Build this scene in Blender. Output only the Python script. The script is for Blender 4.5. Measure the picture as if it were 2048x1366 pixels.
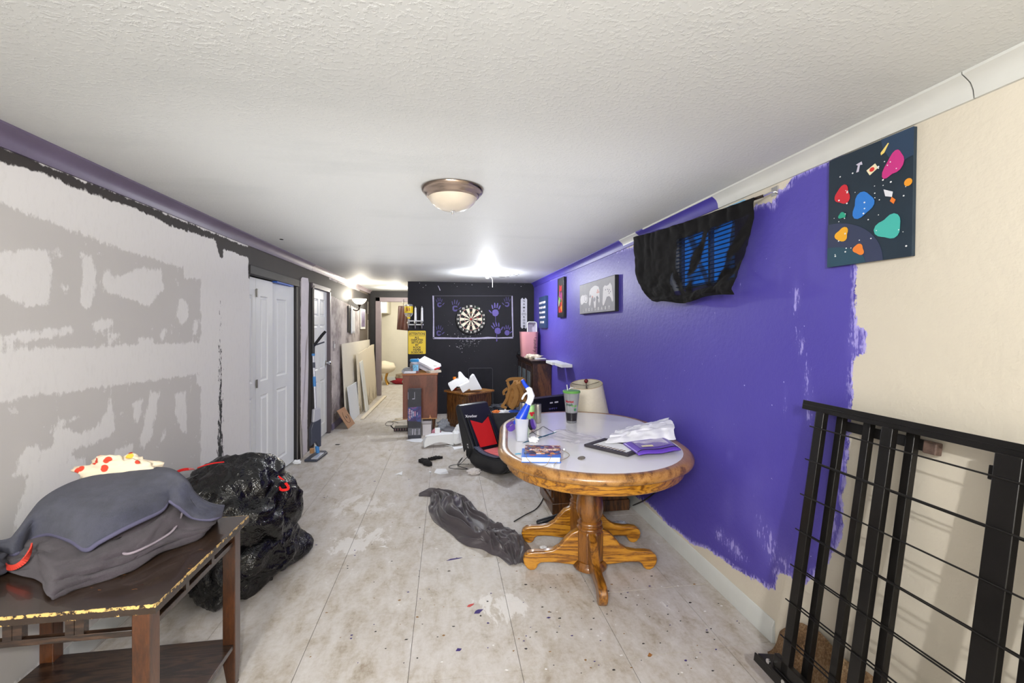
import bpy, math, random
import numpy as np
from mathutils import Vector, Matrix, noise as mnoise
random.seed(7); np.random.seed(7)
for o in list(bpy.data.objects): bpy.data.objects.remove(o)
SC = bpy.context.scene
COL = SC.collection
# ------------------------------------------------------------------ camera
F, PX, HY, EYE = 885.0, 1024.0, 654.0, 1.411
PSI = math.atan(131.0/885.0); CP, SP = math.cos(PSI), math.sin(PSI)
cam = bpy.data.cameras.new('camera'); camo = bpy.data.objects.new('camera', cam); COL.objects.link(camo)
camo.location = (0, 0, EYE); camo.rotation_euler = (math.pi/2, 0, -PSI)
cam.sensor_width = 36.0; cam.lens = F/2048*36.0; cam.shift_y = -(683-HY)/2048; cam.clip_start = 0.05
SC.camera = camo
# ------------------------------------------------------------------ world, lights, exposure
w = bpy.data.worlds.new('world'); SC.world = w; w.use_nodes = True
w.node_tree.nodes['Background'].inputs[0].default_value = (0.6, 0.7, 0.9, 1)
w.node_tree.nodes['Background'].inputs[1].default_value = 0.3
vs = SC.view_settings
vs.view_transform = 'Standard'; vs.look = 'None'; vs.gamma = 1.0; vs.use_curve_mapping = False
vs.exposure = 0.0
def lamp(name, kind, loc, power, color=(1, 1, 1), rot=(0, 0, 0), size=0.1, size_y=None, shape=None):
    l = bpy.data.lights.new(name, kind); l.energy = power; l.color = color
    if kind == 'AREA':
        l.size = size
        if size_y: l.shape = 'RECTANGLE'; l.size_y = size_y
        elif shape: l.shape = shape
    elif kind == 'POINT': l.shadow_soft_size = size
    o = bpy.data.objects.new(name, l); COL.objects.link(o); o.location = loc; o.rotation_euler = rot
    return o
# added unseen fill panels and fill spot; room lamp behind the photographer, open bulb at the far ceiling, wall sconce, far room lamp
lamp('bounce_fill_light', 'AREA', (0.0, -0.3, 1.35), 14, (1, 0.985, 0.96), (math.pi, 0, 0), 1.6, 1.6)  # unseen panel added to brighten the room by way of the ceiling
lamp('bounce_mid_fill_light', 'AREA', (0.0, 3.4, 1.75), 17, (1, 0.99, 0.98), (math.pi, 0, 0), 2.2, 3.6)  # added panel floating mid-room, aimed up for soft overhead fill
lamp('rear_room_light', 'POINT', (0.15, -0.75, 1.95), 135, (1, 0.98, 0.95), size=0.04)
lamp('front_fill_light', 'AREA', (0.1, -1.3, 1.4), 9, (0.97, 0.98, 1.0), (math.radians(90), 0, 0), 2.4, 1.6)
fl = lamp('spot_fill_light', 'SPOT', (-0.75, -0.9, 1.98), 430, (1, 0.99, 0.98), size=0.1)  # spot added behind the camera to lift the middle of the room
fl.data.spot_size = math.radians(78); fl.data.spot_blend = 1.0; fl.data.shadow_soft_size = 0.25
fl.rotation_euler = (Vector((0.25, 5.2, 0.45))-Vector(fl.location)).to_track_quat('-Z', 'Y').to_euler()
lamp('ceiling_bulb_light', 'POINT', (0.54, 5.9, 2.02), 66, (0.93, 0.96, 1.0), size=0.035)
lamp('sconce_light', 'POINT', (-1.39, 7.53, 1.90), 24, (1, 0.93, 0.80), size=0.05)
lamp('hall_light', 'POINT', (-0.95, 8.6, 2.0), 22, (1, 0.95, 0.86), size=0.08)
lamp('far_room_light', 'POINT', (-1.0, 10.6, 1.95), 60, (1, 0.95, 0.84), size=0.1)
# ------------------------------------------------------------------ helpers
def ray(px, py):
    u, v = (px-PX)/F, (HY-py)/F
    return Vector((u*CP+SP, -u*SP+CP, v))
def onz(px, py, z=0.0):
    d = ray(px, py); t = (z-EYE)/d.z; return Vector((d.x*t, d.y*t, z))
def onx(px, py, X):
    d = ray(px, py); t = X/d.x; return Vector((X, d.y*t, EYE+d.z*t))
def ony(px, py, Y):
    d = ray(px, py); t = Y/d.y; return Vector((d.x*t, Y, EYE+d.z*t))
def ceilz(y): return 2.112+0.005*(y-1)
def lin(c):
    r = []
    for v in c:
        v = v/255.0
        r.append(v/12.92 if v <= 0.04045 else ((v+0.055)/1.055)**2.4)
    return tuple(r)+(1.0,)
def V(*a): return Vector(a)
class MB:
    def __init__(s): s.v = []; s.f = []; s.m = []; s.cm = 0
    def mat(s, i): s.cm = i; return s
    def add(s, vs_, fs):
        n = len(s.v); s.v += [tuple(p) for p in vs_]
        for f in fs: s.f.append(tuple(i+n for i in f)); s.m.append(s.cm)
        return s
    def box(s, x0, x1, y0, y1, z0, z1):
        p = [(x, y, z) for z in (z0, z1) for y in (y0, y1) for x in (x0, x1)]
        return s.add(p, [(0, 2, 3, 1), (4, 5, 7, 6), (0, 1, 5, 4), (2, 6, 7, 3), (0, 4, 6, 2), (1, 3, 7, 5)])
    def beam(s, a, b, w_, h_, up=(0, 0, 1)):
        a = Vector(a); b = Vector(b); d = (b-a).normalized(); up = Vector(up)
        r = d.cross(up)
        if r.length < 1e-5: r = d.cross(Vector((1, 0, 0)))
        r.normalize(); u = r.cross(d).normalized()
        p = []
        for c in (a, b):
            for sy in (-.5, .5):
                for sx in (-.5, .5): p.append(c+r*sx*w_+u*sy*h_)
        return s.add(p, [(0, 1, 3, 2), (4, 6, 7, 5), (0, 4, 5, 1), (2, 3, 7, 6), (0, 2, 6, 4), (1, 5, 7, 3)])
    def tube(s, pts, r, n=8, cap=True):
        pts = [Vector(p) for p in pts]; rs = r if isinstance(r, (list, tuple)) else [r]*len(pts)
        rings = []; prev = None
        for i, p in enumerate(pts):
            d = (pts[min(i+1, len(pts)-1)]-pts[max(i-1, 0)])
            d = d.normalized() if d.length > 1e-9 else Vector((0, 0, 1))
            if prev is None:
                a = Vector((0, 0, 1)) if abs(d.z) < .9 else Vector((1, 0, 0))
                prev = d.cross(a).normalized()
            nn = (prev-d*prev.dot(d)); nn = nn.normalized() if nn.length > 1e-6 else prev
            prev = nn; bb = d.cross(nn)
            rings.append([p+(nn*math.cos(2*math.pi*k/n)+bb*math.sin(2*math.pi*k/n))*rs[i] for k in range(n)])
        vs_ = [q for rg in rings for q in rg]; fs = []
        for i in range(len(pts)-1):
            for k in range(n):
                k2 = (k+1) % n; fs.append((i*n+k, i*n+k2, (i+1)*n+k2, (i+1)*n+k))
        if cap:
            fs.append(tuple(range(n))[::-1]); fs.append(tuple((len(pts)-1)*n+k for k in range(n)))
        return s.add(vs_, fs)
    def lathe(s, prof, c=(0, 0, 0), n=32, a0=0.0, sx=1.0, sy=1.0):
        vs_ = []; fs = []; m = len(prof)
        for r, z in prof:
            for k in range(n):
                a = a0+2*math.pi*k/n
                vs_.append((c[0]+r*math.cos(a)*sx, c[1]+r*math.sin(a)*sy, c[2]+z))
        for i in range(m-1):
            for k in range(n):
                k2 = (k+1) % n; fs.append((i*n+k, i*n+k2, (i+1)*n+k2, (i+1)*n+k))
        if prof[0][0] > 1e-6: fs.append(tuple(range(n))[::-1])
        if prof[-1][0] > 1e-6: fs.append(tuple((m-1)*n+k for k in range(n)))
        return s.add(vs_, fs)
    def prism(s, pts, d, M=None):
        """polygon in xy, extruded along z by d; M maps to world"""
        n = len(pts); a = sum(pts[i][0]*pts[(i+1) % n][1]-pts[(i+1) % n][0]*pts[i][1] for i in range(n))
        if a < 0: pts = pts[::-1]
        vs_ = [Vector((x, y, 0)) for x, y in pts]+[Vector((x, y, d)) for x, y in pts]
        if M is not None: vs_ = [M @ q for q in vs_]
        fs = [tuple(range(n))[::-1], tuple(range(n, 2*n))]+[(i, (i+1) % n, (i+1) % n+n, i+n) for i in range(n)]
        return s.add(vs_, fs)
    def grid(s, P, closed_u=False):
        ny, nx = P.shape[:2]; fs = []
        for j in range(ny-1):
            for i in range(nx-1 if not closed_u else nx):
                i2 = (i+1) % nx
                fs.append((j*nx+i, j*nx+i2, (j+1)*nx+i2, (j+1)*nx+i))
        return s.add(P.reshape(-1, 3).tolist(), fs)
    def ball(s, c, r, n=16, m=10, sc=(1, 1, 1)):
        prof = [(math.sin(math.pi*i/m), -math.cos(math.pi*i/m)) for i in range(m+1)]
        k0 = len(s.v); s.lathe([(max(p[0], 0), p[1]) for p in prof], (0, 0, 0), n)
        for i in range(k0, len(s.v)):
            x, y, z = s.v[i]; s.v[i] = (c[0]+x*r*sc[0], c[1]+y*r*sc[1], c[2]+z*r*sc[2])
        return s
    def xf(s, M, i0=0):
        s.v = s.v[:i0]+[tuple(M @ Vector(p)) for p in s.v[i0:]]; return s
    def warp(s, fn, i0=0):
        s.v = s.v[:i0]+[tuple(fn(Vector(p))) for p in s.v[i0:]]; return s
WM = {}
def empty(name, loc, rz=0.0):
    o = bpy.data.objects.new(name, None); COL.objects.link(o); o.location = loc; o.rotation_euler = (0, 0, rz)
    o.empty_display_size = 0.1
    WM[o.name] = Matrix.Translation(Vector(loc)) @ Matrix.Rotation(rz, 4, 'Z'); return o
def obj(name, mb, mats, parent=None, bevel=0.0, smooth=True, seg=2, sub=0, solid=0.0, angle=38, origin=None, kind=None):
    if not isinstance(mats, (list, tuple)): mats = [mats]
    vs_ = [Vector(p) for p in mb.v]
    if parent is not None:
        Mi = WM[parent.name].inverted(); vs_ = [Mi @ p for p in vs_]; loc = None
    else:
        xs = [p.x for p in vs_]; ys = [p.y for p in vs_]; zs = [p.z for p in vs_]
        loc = Vector(origin) if origin else Vector(((min(xs)+max(xs))/2, (min(ys)+max(ys))/2, min(zs)))
        vs_ = [p-loc for p in vs_]
    me = bpy.data.meshes.new(name); me.from_pydata([tuple(p) for p in vs_], [], mb.f)
    for m_ in mats: me.materials.append(m_)
    if len(mats) > 1: me.polygons.foreach_set('material_index', mb.m)
    me.validate(); me.update()
    if smooth:
        me.shade_smooth(); me.set_sharp_from_angle(angle=math.radians(angle))
    o = bpy.data.objects.new(name, me); COL.objects.link(o)
    if parent is not None:
        o.parent = parent; WM[o.name] = WM[parent.name].copy()
    else:
        o.location = loc; WM[o.name] = Matrix.Translation(loc)
    if solid:
        md = o.modifiers.new('solid', 'SOLIDIFY'); md.thickness = solid; md.offset = 0
    if bevel:
        md = o.modifiers.new('bevel', 'BEVEL'); md.width = bevel; md.segments = seg; md.limit_method = 'ANGLE'; md.angle_limit = math.radians(40)
    if sub:
        md = o.modifiers.new('sub', 'SUBSURF'); md.levels = sub; md.render_levels = sub
    if kind: o['kind'] = kind
    return o
def tag(o, label, cat, group=None, kind=None):
    o['label'] = label; o['category'] = cat
    if group: o['group'] = group
    if kind: o['kind'] = kind
    return o
def thing(name, loc, label, cat, rz=0.0, group=None):
    return tag(empty(name, loc, rz), label, cat, group)
def struct(o): o['kind'] = 'structure'; return o
def frameM(o, ex, ey):
    ex = Vector(ex).normalized(); ey = Vector(ey).normalized(); ez = ex.cross(ey)
    return Matrix(((ex.x, ey.x, ez.x, o[0]), (ex.y, ey.y, ez.y, o[1]), (ex.z, ey.z, ez.z, o[2]), (0, 0, 0, 1)))
def MR(y, z, x=1.45): return frameM((x, y, z), (0, -1, 0), (0, 0, 1))      # right wall, facing -X
def MBk(x, z, y=7.28): return frameM((x, y, z), (1, 0, 0), (0, 0, 1))      # back wall, facing -Y
def ML(y, z, x=-1.55): return frameM((x, y, z), (0, 1, 0), (0, 0, 1))      # left wall, facing +X
def text(body, size, M, mat, parent, name='lettering', align='CENTER', ext=0.0006, sx=1.0, space=1.0, line=1.0, bold=0.0):
    c = bpy.data.curves.new(name, 'FONT'); c.body = body; c.size = size; c.align_x = align; c.align_y = 'CENTER'
    c.extrude = ext; c.space_character = space; c.space_line = line; c.resolution_u = 3; c.offset = bold
    t = bpy.data.objects.new('t', c); COL.objects.link(t)
    dg = bpy.context.evaluated_depsgraph_get(); dg.update()
    me = bpy.data.meshes.new_from_object(t.evaluated_get(dg)); bpy.data.objects.remove(t)
    mb = MB(); S = Matrix.Diagonal((sx, 1, 1, 1))
    mb.add([M @ (S @ v.co) for v in me.vertices], [tuple(p.vertices) for p in me.polygons])
    bpy.data.meshes.remove(me)
    return obj(name, mb, mat, parent, smooth=False)
def ellipse(cx, cy, rx, ry, n=20, a=0.0):
    return [(cx+rx*math.cos(t)*math.cos(a)-ry*math.sin(t)*math.sin(a), cy+rx*math.cos(t)*math.sin(a)+ry*math.sin(t)*math.cos(a))
            for t in [2*math.pi*k/n for k in range(n)]]
def rrect(x0, x1, y0, y1, r, n=5):
    out = []
    for cx, cy, a in ((x1-r, y1-r, 0), (x0+r, y1-r, 90), (x0+r, y0+r, 180), (x1-r, y0+r, 270)):
        for k in range(n+1):
            t = math.radians(a+90*k/n); out.append((cx+r*math.cos(t), cy+r*math.sin(t)))
    return out
def fbm(p, sc=1.0, octv=3, seed=0.0):
    s = 0; a = 1; q = Vector(p)*sc+Vector((seed, seed*1.7, -seed))
    for _ in range(octv): s += a*mnoise.noise(q); q = q*2.03; a *= .5
    return s
def spline(pts, n=8):
    pts = [Vector(p) for p in pts]; out = []
    P = [pts[0]]+pts+[pts[-1]]
    for i in range(1, len(P)-2):
        a, b, c, d = P[i-1], P[i], P[i+1], P[i+2]
        for k in range(n):
            t = k/n
            out.append(0.5*((2*b)+(c-a)*t+(2*a-5*b+4*c-d)*t*t+(3*b-a-3*c+d)*t**3))
    out.append(pts[-1]); return out
# ------------------------------------------------------------------ materials
class NT:
    def __init__(s, name):
        s.m = bpy.data.materials.new(name); s.m.use_nodes = True; s.t = s.m.node_tree; s.b = s.t.nodes['Principled BSDF']
        s.out = s.t.nodes['Material Output']; s.pos = None
    def n(s, typ, **kw):
        nd = s.t.nodes.new(typ)
        for k, v in kw.items(): setattr(nd, k, v)
        return nd
    def link(s, a, b): s.t.links.new(a, b)
    def put(s, sock, v):
        if hasattr(v, 'is_output') or hasattr(v, 'links'): s.link(v, sock)
        else: sock.default_value = v
    def co(s, kind='Object', scale=(1, 1, 1), rot=(0, 0, 0)):
        if kind == 'World':
            src = s.n('ShaderNodeNewGeometry').outputs['Position']
        else: src = s.n('ShaderNodeTexCoord').outputs[kind]
        mp = s.n('ShaderNodeMapping'); mp.inputs['Scale'].default_value = scale; mp.inputs['Rotation'].default_value = rot
        s.link(src, mp.inputs['Vector']); return mp.outputs['Vector']
    def noise(s, vec, scale=5, detail=4, rough=.5, dist=0.0):
        nd = s.n('ShaderNodeTexNoise'); nd.inputs['Scale'].default_value = scale; nd.inputs['Detail'].default_value = detail
        nd.inputs['Roughness'].default_value = rough; nd.inputs['Distortion'].default_value = dist
        s.link(vec, nd.inputs['Vector']); return nd.outputs['Fac']
    def ramp(s, fac, stops, interp='LINEAR'):
        nd = s.n('ShaderNodeValToRGB'); e = nd.color_ramp.elements; nd.color_ramp.interpolation = interp
        while len(e) < len(stops): e.new(0.5)
        for i, (p, c) in enumerate(stops): e[i].position = p; e[i].color = c
        s.link(fac, nd.inputs['Fac']); return nd.outputs['Color']
    def math(s, op, a, b=0.0, c=0.0, clamp=False):
        nd = s.n('ShaderNodeMath', operation=op); nd.use_clamp = clamp
        for i, v in enumerate((a, b, c)): s.put(nd.inputs[i], v)
        return nd.outputs[0]
    def mix(s, fac, a, b, mode='MIX'):
        nd = s.n('ShaderNodeMix', data_type='RGBA', blend_type=mode)
        s.put(nd.inputs[0], fac); s.put(nd.inputs[6], a); s.put(nd.inputs[7], b); return nd.outputs[2]
    def step(s, v, lo, hi):
        nd = s.n('ShaderNodeMapRange'); nd.interpolation_type = 'SMOOTHSTEP'
        s.put(nd.inputs[0], v); nd.inputs[1].default_value = lo; nd.inputs[2].default_value = hi; return nd.outputs[0]
    def attr(s, name): return s.n('ShaderNodeAttribute', attribute_name=name).outputs['Fac']
    def bump(s, h, strength=.3, dist=.01, normal=None):
        nd = s.n('ShaderNodeBump'); nd.inputs['Strength'].default_value = strength; nd.inputs['Distance'].default_value = dist
        s.link(h, nd.inputs['Height'])
        if normal is not None: s.link(normal, nd.inputs['Normal'])
        s.link(nd.outputs[0], s.b.inputs['Normal']); return nd.outputs[0]
MC = {}
def pbr(name, col, rough=.6, metal=0.0, var=0.0, vscale=6, bump=0.0, bscale=60, bdist=.003, trans=0.0, ior=1.45, emit=0.0, alpha=1.0, sheen=0.0, coat=0.0, spec=None, ecol=None, world=False):
    if name in MC: return MC[name]
    t = NT(name); b = t.b; c = lin(col)
    b.inputs['Base Color'].default_value = c; b.inputs['Roughness'].default_value = rough; b.inputs['Metallic'].default_value = metal
    co = t.co('World' if world else 'Object') if (var or bump) else None
    if var:
        f = t.noise(co, vscale, 5, .6)
        d = tuple(x*(1-var) for x in c[:3])+(1,); l = tuple(min(1, x*(1+var)) for x in c[:3])+(1,)
        t.link(t.ramp(f, [(.3, d), (.7, l)]), b.inputs['Base Color'])
    if bump: t.bump(t.noise(co, bscale, 3, .6), bump, bdist)
    b.inputs['Transmission Weight'].default_value = trans; b.inputs['IOR'].default_value = ior
    if emit:
        b.inputs['Emission Color'].default_value = lin(ecol or col); b.inputs['Emission Strength'].default_value = emit
    b.inputs['Alpha'].default_value = alpha; b.inputs['Coat Weight'].default_value = coat
    if sheen: b.inputs['Sheen Weight'].default_value = sheen
    if spec is not None: b.inputs['Specular IOR Level'].default_value = spec
    MC[name] = t.m; return t.m
def wood(name, dark, mid, light, axis='X', scale=1.0, rough=.45, coat=0.0, bands=14, stretch=9, wear=None):
    if name in MC: return MC[name]
    t = NT(name); sc = {'X': (1, stretch, stretch), 'Y': (stretch, 1, stretch), 'Z': (stretch, stretch, 1)}[axis]
    co = t.co('Object', tuple(s_*scale for s_ in sc))
    n1 = t.noise(co, 1.6, 3, .55, .6)
    w1 = t.math('PINGPONG', t.math('MULTIPLY', n1, bands*1.6), 1.0)
    ring = t.step(w1, 0.1, 0.9)
    fine = t.noise(t.co('Object', tuple(s_*scale*3 for s_ in sc)), 9, 4, .7)
    f = t.math('ADD', t.math('MULTIPLY', ring, .28), t.math('MULTIPLY', fine, .75))
    c = t.ramp(f, [(.30, lin(dark)), (.47, lin(mid)), (.72, lin(light))])
    t.link(c, t.b.inputs['Base Color']); t.b.inputs['Roughness'].default_value = rough; t.b.inputs['Coat Weight'].default_value = coat
    t.b.inputs['Coat Roughness'].default_value = .15
    t.bump(fine, .12, .002)
    MC[name] = t.m; return t.m
white = pbr('white_paint', (222, 224, 222), .45, var=.03)
trimwhite = pbr('trim_white', (205, 208, 206), .45, var=.05, vscale=4)
blackp = pbr('black_paint', (32, 30, 32), .55, var=.25, vscale=7, bump=.15)
blackplastic = pbr('black_plastic', (26, 27, 30), .35)
blackmetal = pbr('black_metal', (22, 20, 19), .33, metal=.25, var=.2, vscale=14, bump=.08, bscale=90)
chrome = pbr('chrome', (215, 215, 215), .16, metal=1.0)
steel = pbr('brushed_steel', (190, 186, 178), .3, metal=1.0, var=.08, vscale=30)
foam = pbr('white_foam', (238, 240, 242), .75, bump=.2, bscale=140, bdist=.002)
paper = pbr('white_paper', (232, 234, 236), .7, var=.03, vscale=20)
# ------------------------------------------------------------------ paint masks on the walls
def sdf(poly, Y, Z):
    """signed distance, positive inside; poly list of (y,z)"""
    d = np.full(Y.shape, 1e9); ins = np.zeros(Y.shape, bool); n = len(poly)
    for i in range(n):
        ay, az = poly[i]; by, bz = poly[(i+1) % n]
        ey, ez = by-ay, bz-az; L = ey*ey+ez*ez+1e-12
        t = np.clip(((Y-ay)*ey+(Z-az)*ez)/L, 0, 1)
        d = np.minimum(d, np.hypot(Y-ay-t*ey, Z-az-t*ez))
        c = ((az > Z) != (bz > Z)) & (Y < (by-ay)*(Z-az)/((bz-az) if abs(bz-az) > 1e-9 else 1e-9)+ay)
        ins ^= c
    return np.where(ins, d, -d)
def wall_grid(name, X, y0, y1, holes, facing, mat, fields, step=.03, thick=.1):
    ys = list(np.arange(y0, y1, step))+[y1]; zs = list(np.arange(0, 2.2, step))
    for h in holes: ys += [h[0], h[1]]; zs += [h[2], h[3]]
    def uniq(a):
        a = sorted(a); o = [a[0]]
        for q in a[1:]:
            if q-o[-1] > 1e-3: o.append(q)
        return o
    ys = [y for y in uniq(ys)]; zs = [z for z in uniq(zs)]
    ny, nz = len(ys), len(zs); YY, ZZ = np.meshgrid(np.array(ys), np.array(zs))
    ZW = np.minimum(ZZ, ceilz(YY))
    mb = MB(); vs_ = [(X, YY[j, i], ZW[j, i]) for j in range(nz) for i in range(ny)]; fs = []
    for j in range(nz-1):
        for i in range(ny-1):
            cy, cz = (ys[i]+ys[i+1])/2, (zs[j]+zs[j+1])/2
            if any(h[0] < cy < h[1] and h[2] < cz < h[3] for h in holes): continue
            if zs[j] > ceilz(ys[i])+.01: continue
            q = (j*ny+i, j*ny+i+1, (j+1)*ny+i+1, (j+1)*ny+i)
            fs.append(q if facing > 0 else q[::-1])
    mb.add(vs_, fs)
    s = -1 if facing > 0 else 1
    for h in holes:       # reveals of the openings
        a, b, c, d = h; x2 = X+s*thick
        for q in (((X, a, c), (x2, a, c), (x2, a, d), (X, a, d)), ((X, b, c), (X, b, d), (x2, b, d), (x2, b, c)),
                  ((X, a, d), (x2, a, d), (x2, b, d), (X, b, d)), ((X, a, c), (X, b, c), (x2, b, c), (x2, a, c))):
            mb.add(q, [(0, 1, 2, 3)])
    me = bpy.data.meshes.new(name); me.from_pydata(mb.v, [], mb.f); me.materials.append(mat); me.update()
    n0 = ny*nz
    for k, fn in fields.items():
        a = me.attributes.new(k, 'FLOAT', 'POINT'); d = np.full(len(mb.v), -1.0); d[:n0] = fn(YY, ZW).reshape(-1)
        a.data.foreach_set('value', d.astype(np.float32))
    o = bpy.data.objects.new(name, me); COL.objects.link(o); struct(o); WM[name] = Matrix.Identity(4); return o
def gauss(pts):
    def f(Y, Z):
        s = np.zeros(Y.shape)
        for y, z, ry, rz, a in pts: s = np.maximum(s, a*np.exp(-((Y-y)/ry)**2-((Z-z)/rz)**2))
        return s
    return f
RX = 1.45
def rp(pts): return [tuple(onx(x, y, RX))[1:] for x, y in pts]
purple_poly = [(7.4, 2.3), (7.4, -.2), (4.5, -.2)]+[(3.6, .06), (3.1, .10)]+rp([(1262, 985), (1290, 1003), (1312, 1022), (1335, 1050), (1352, 1060), (1372, 1078),
    (1392, 1093), (1412, 1097), (1440, 1116), (1468, 1138), (1490, 1152), (1520, 1165), (1538, 1180), (1553, 1181), (1553, 1143), (1570, 1148), (1588, 1160), (1611, 1170),
    (1640, 1145), (1659, 1123), (1672, 1098), (1684, 1072), (1689, 1037), (1684, 1003), (1693, 952), (1702, 857), (1706, 800), (1704, 760), (1708, 713),
    (1734, 709), (1732, 656), (1712, 655), (1714, 600), (1713, 525), (1700, 500), (1690, 400), (1690, 300), (1655, 322), (1582, 351), (1578, 373), (1551, 382), (1547, 415),
    (1541, 404), (1515, 407), (1500, 425), (1400, 450), (1330, 466), (1270, 492), (1200, 512), (1100, 560)])+[(5.5, 2.3)]
scuffs = [(*tuple(onx(x, y, RX))[1:], a, b, s) for x, y, a, b, s in [
    (1592, 600, .03, .09, 1.0), (1600, 690, .03, .10, 1.0), (1615, 760, .03, .12, .9), (1620, 820, .03, .12, .9), (1570, 800, .02, .12, .7), (1560, 560, .02, .06, .5),
    (1470, 1100, .10, .06, 1.0), (1440, 1070, .08, .06, .8), (1540, 1090, .05, .10, .9), (1570, 1130, .05, .08, .9), (1520, 1060, .05, .12, .7), (1455, 1020, .05, .12, .45),
    (1460, 585, .12, .05, .55), (1480, 560, .04, .12, .6), (1520, 470, .03, .10, .5), (1340, 600, .10, .10, .35), (1258, 590, .05, .10, .5), (1180, 700, .3, .25, .25), (1712, 690, .04, .08, 1.0),
    (1680, 930, .03, .12, 1.0), (1665, 1040, .04, .10, 1.0), (1510, 990, .10, .2, .35), (1190, 780, .3, .15, .2), (1460, 910, .02, .03, .8)]]
t = NT('right_wall_paint'); co = t.co('World')
n1 = t.noise(co, 26, 4, .65); n2 = t.noise(t.co('World', (1, 1, .25)), 110, 3, .6); n3 = t.noise(co, 1.7, 3, .5)
pur = t.attr('purple'); sc_ = t.attr('scuff')
wob = t.math('ADD', t.math('MULTIPLY', t.math('SUBTRACT', n1, .5), .045), t.math('MULTIPLY', t.math('SUBTRACT', n2, .5), .03))
edge = t.math('ADD', pur, wob)
fac = t.step(edge, -.001, .003)
lav = t.math('MULTIPLY', t.math('SUBTRACT', 1.0, t.step(edge, .004, .03)), t.step(n2, .44, .56))
scm = t.step(t.math('ADD', t.math('MULTIPLY', sc_, .24), t.math('MULTIPLY', n2, .6)), .485, .54)
lavf = t.math('MAXIMUM', lav, t.math('MULTIPLY', scm, .75))
purple = t.mix(n3, lin((72, 62, 160)), lin((88, 78, 176)))
purple = t.mix(t.math('MULTIPLY', t.step(t.math('ADD', n3, t.math('MULTIPLY', sc_, .5)), .5, 1.0), .35), purple, lin((120, 112, 205)))
purple = t.mix(lavf, purple, lin((178, 170, 238)))
fleck = t.step(t.noise(co, 38, 2, .5), .755, .775)
purple = t.mix(t.math('MULTIPLY', fleck, .9), purple, lin((190, 186, 232)))
cream = t.mix(t.noise(co, 2.2, 4, .6), lin((206, 198, 182)), lin((217, 210, 195)))
hole = t.math('MULTIPLY', t.step(pur, -1.0, -.05), 0)
t.link(t.mix(fac, cream, purple), t.b.inputs['Base Color'])
t.b.inputs['Roughness'].default_value = .5
h = t.math('ADD', t.math('MULTIPLY', t.noise(co, 34, 3, .55), 1.0), t.math('MULTIPLY', t.noise(co, 120, 2, .5), .25))
t.bump(h, .32, .006)
WIN = (2.06, 2.74, 1.64, 2.02)
wall_right = wall_grid('wall_right', RX, -1.7, 7.28, [WIN], -1, t.m,
    {'purple': lambda Y, Z: sdf(purple_poly, Y, Z), 'scuff': gauss(scuffs)}, step=.03, thick=.16)
# ---- left wall
LX = -1.55
def lp(pts): return [tuple(onx(x, y, LX))[1:] for x, y in pts]
def c5(pts): return lp([(x/1.898, y/1.898+220) for x, y in pts])
mud = [c5(p) for p in (
    [(-60, 545), (60, 530), (180, 530), (200, 600), (190, 735), (100, 745), (0, 700), (-60, 690)],
    [(310, 545), (350, 545), (362, 640), (355, 700), (340, 755), (305, 740), (312, 650)],
    [(385, 650), (405, 590), (430, 640), (520, 600), (612, 605), (622, 680), (560, 748), (500, 722), (440, 700), (390, 690)],
    [(-60, 868), (150, 835), (270, 825), (286, 845), (150, 872), (10, 890), (-60, 895)],
    [(350, 812), (385, 790), (430, 792), (428, 830), (360, 840)], [(388, 846), (460, 850), (450, 872), (402, 876)],
    [(672, 740), (690, 712), (712, 740), (716, 790), (690, 818), (668, 790)], [(575, 1066), (606, 1072), (575, 1240), (545, 1290), (525, 1280)],
    [(662, 1080), (705, 1070), (712, 1230), (690, 1222), (665, 1150)], [(500, 1110), (525, 1100), (545, 1080), (530, 1180), (515, 1200)],
    [(195, 1212), (262, 1205), (300, 1232), (370, 1200), (402, 1140), (420, 1065), (440, 1225), (360, 1262), (290, 1292), (205, 1290)],
    [(90, 1280), (165, 1272), (140, 1380), (40, 1400)], [(215, 1178), (300, 1163), (285, 1186), (215, 1192)],
    [(240, 1332), (325, 1320), (325, 1380), (240, 1380)], [(430, 1295), (500, 1268), (498, 1340), (430, 1345)], [(610, 830), (632, 832), (625, 870), (608, 862)],
    [(735, 800), (752, 792), (750, 850), (733, 852)], [(525, 862), (580, 868), (575, 905), (528, 900)], [(100, 905), (215, 890), (215, 918), (110, 920)],
    [(695, 585), (762, 590), (765, 640), (700, 640)], [(240, 650), (262, 690), (245, 705), (232, 700)], [(205, 490), (235, 550), (222, 556)],
    [(610, 1240), (632, 1205), (625, 1250), (605, 1262)], [(745, 1000), (770, 985), (775, 1060), (745, 1040)])]
mud += [[(-2, 1.13), (1.75, 1.15), (3.2, 1.11), (3.2, 1.315), (1.75, 1.33), (-2, 1.35)], [(3.08, 0), (3.8, 0), (3.8, 2.2), (3.08, 2.2)],
        [(-2, 1.86), (1.7, 1.86), (2.4, 1.78), (3.1, 1.76), (3.1, 2.2), (-2, 2.2)], [(-2, 0), (3.2, 0), (3.2, .12), (-2, .12)],
        lp([(-100, 1366), (0, 1200), (40, 1000), (80, 900), (150, 880), (90, 1080), (30, 1280)]), lp([(60, 950), (130, 925), (170, 960), (120, 1040), (70, 1060)])]
def f_mud(Y, Z):
    d = np.full(Y.shape, -9.0)
    for p in mud: d = np.maximum(d, sdf(p, Y, Z))
    return d
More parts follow.
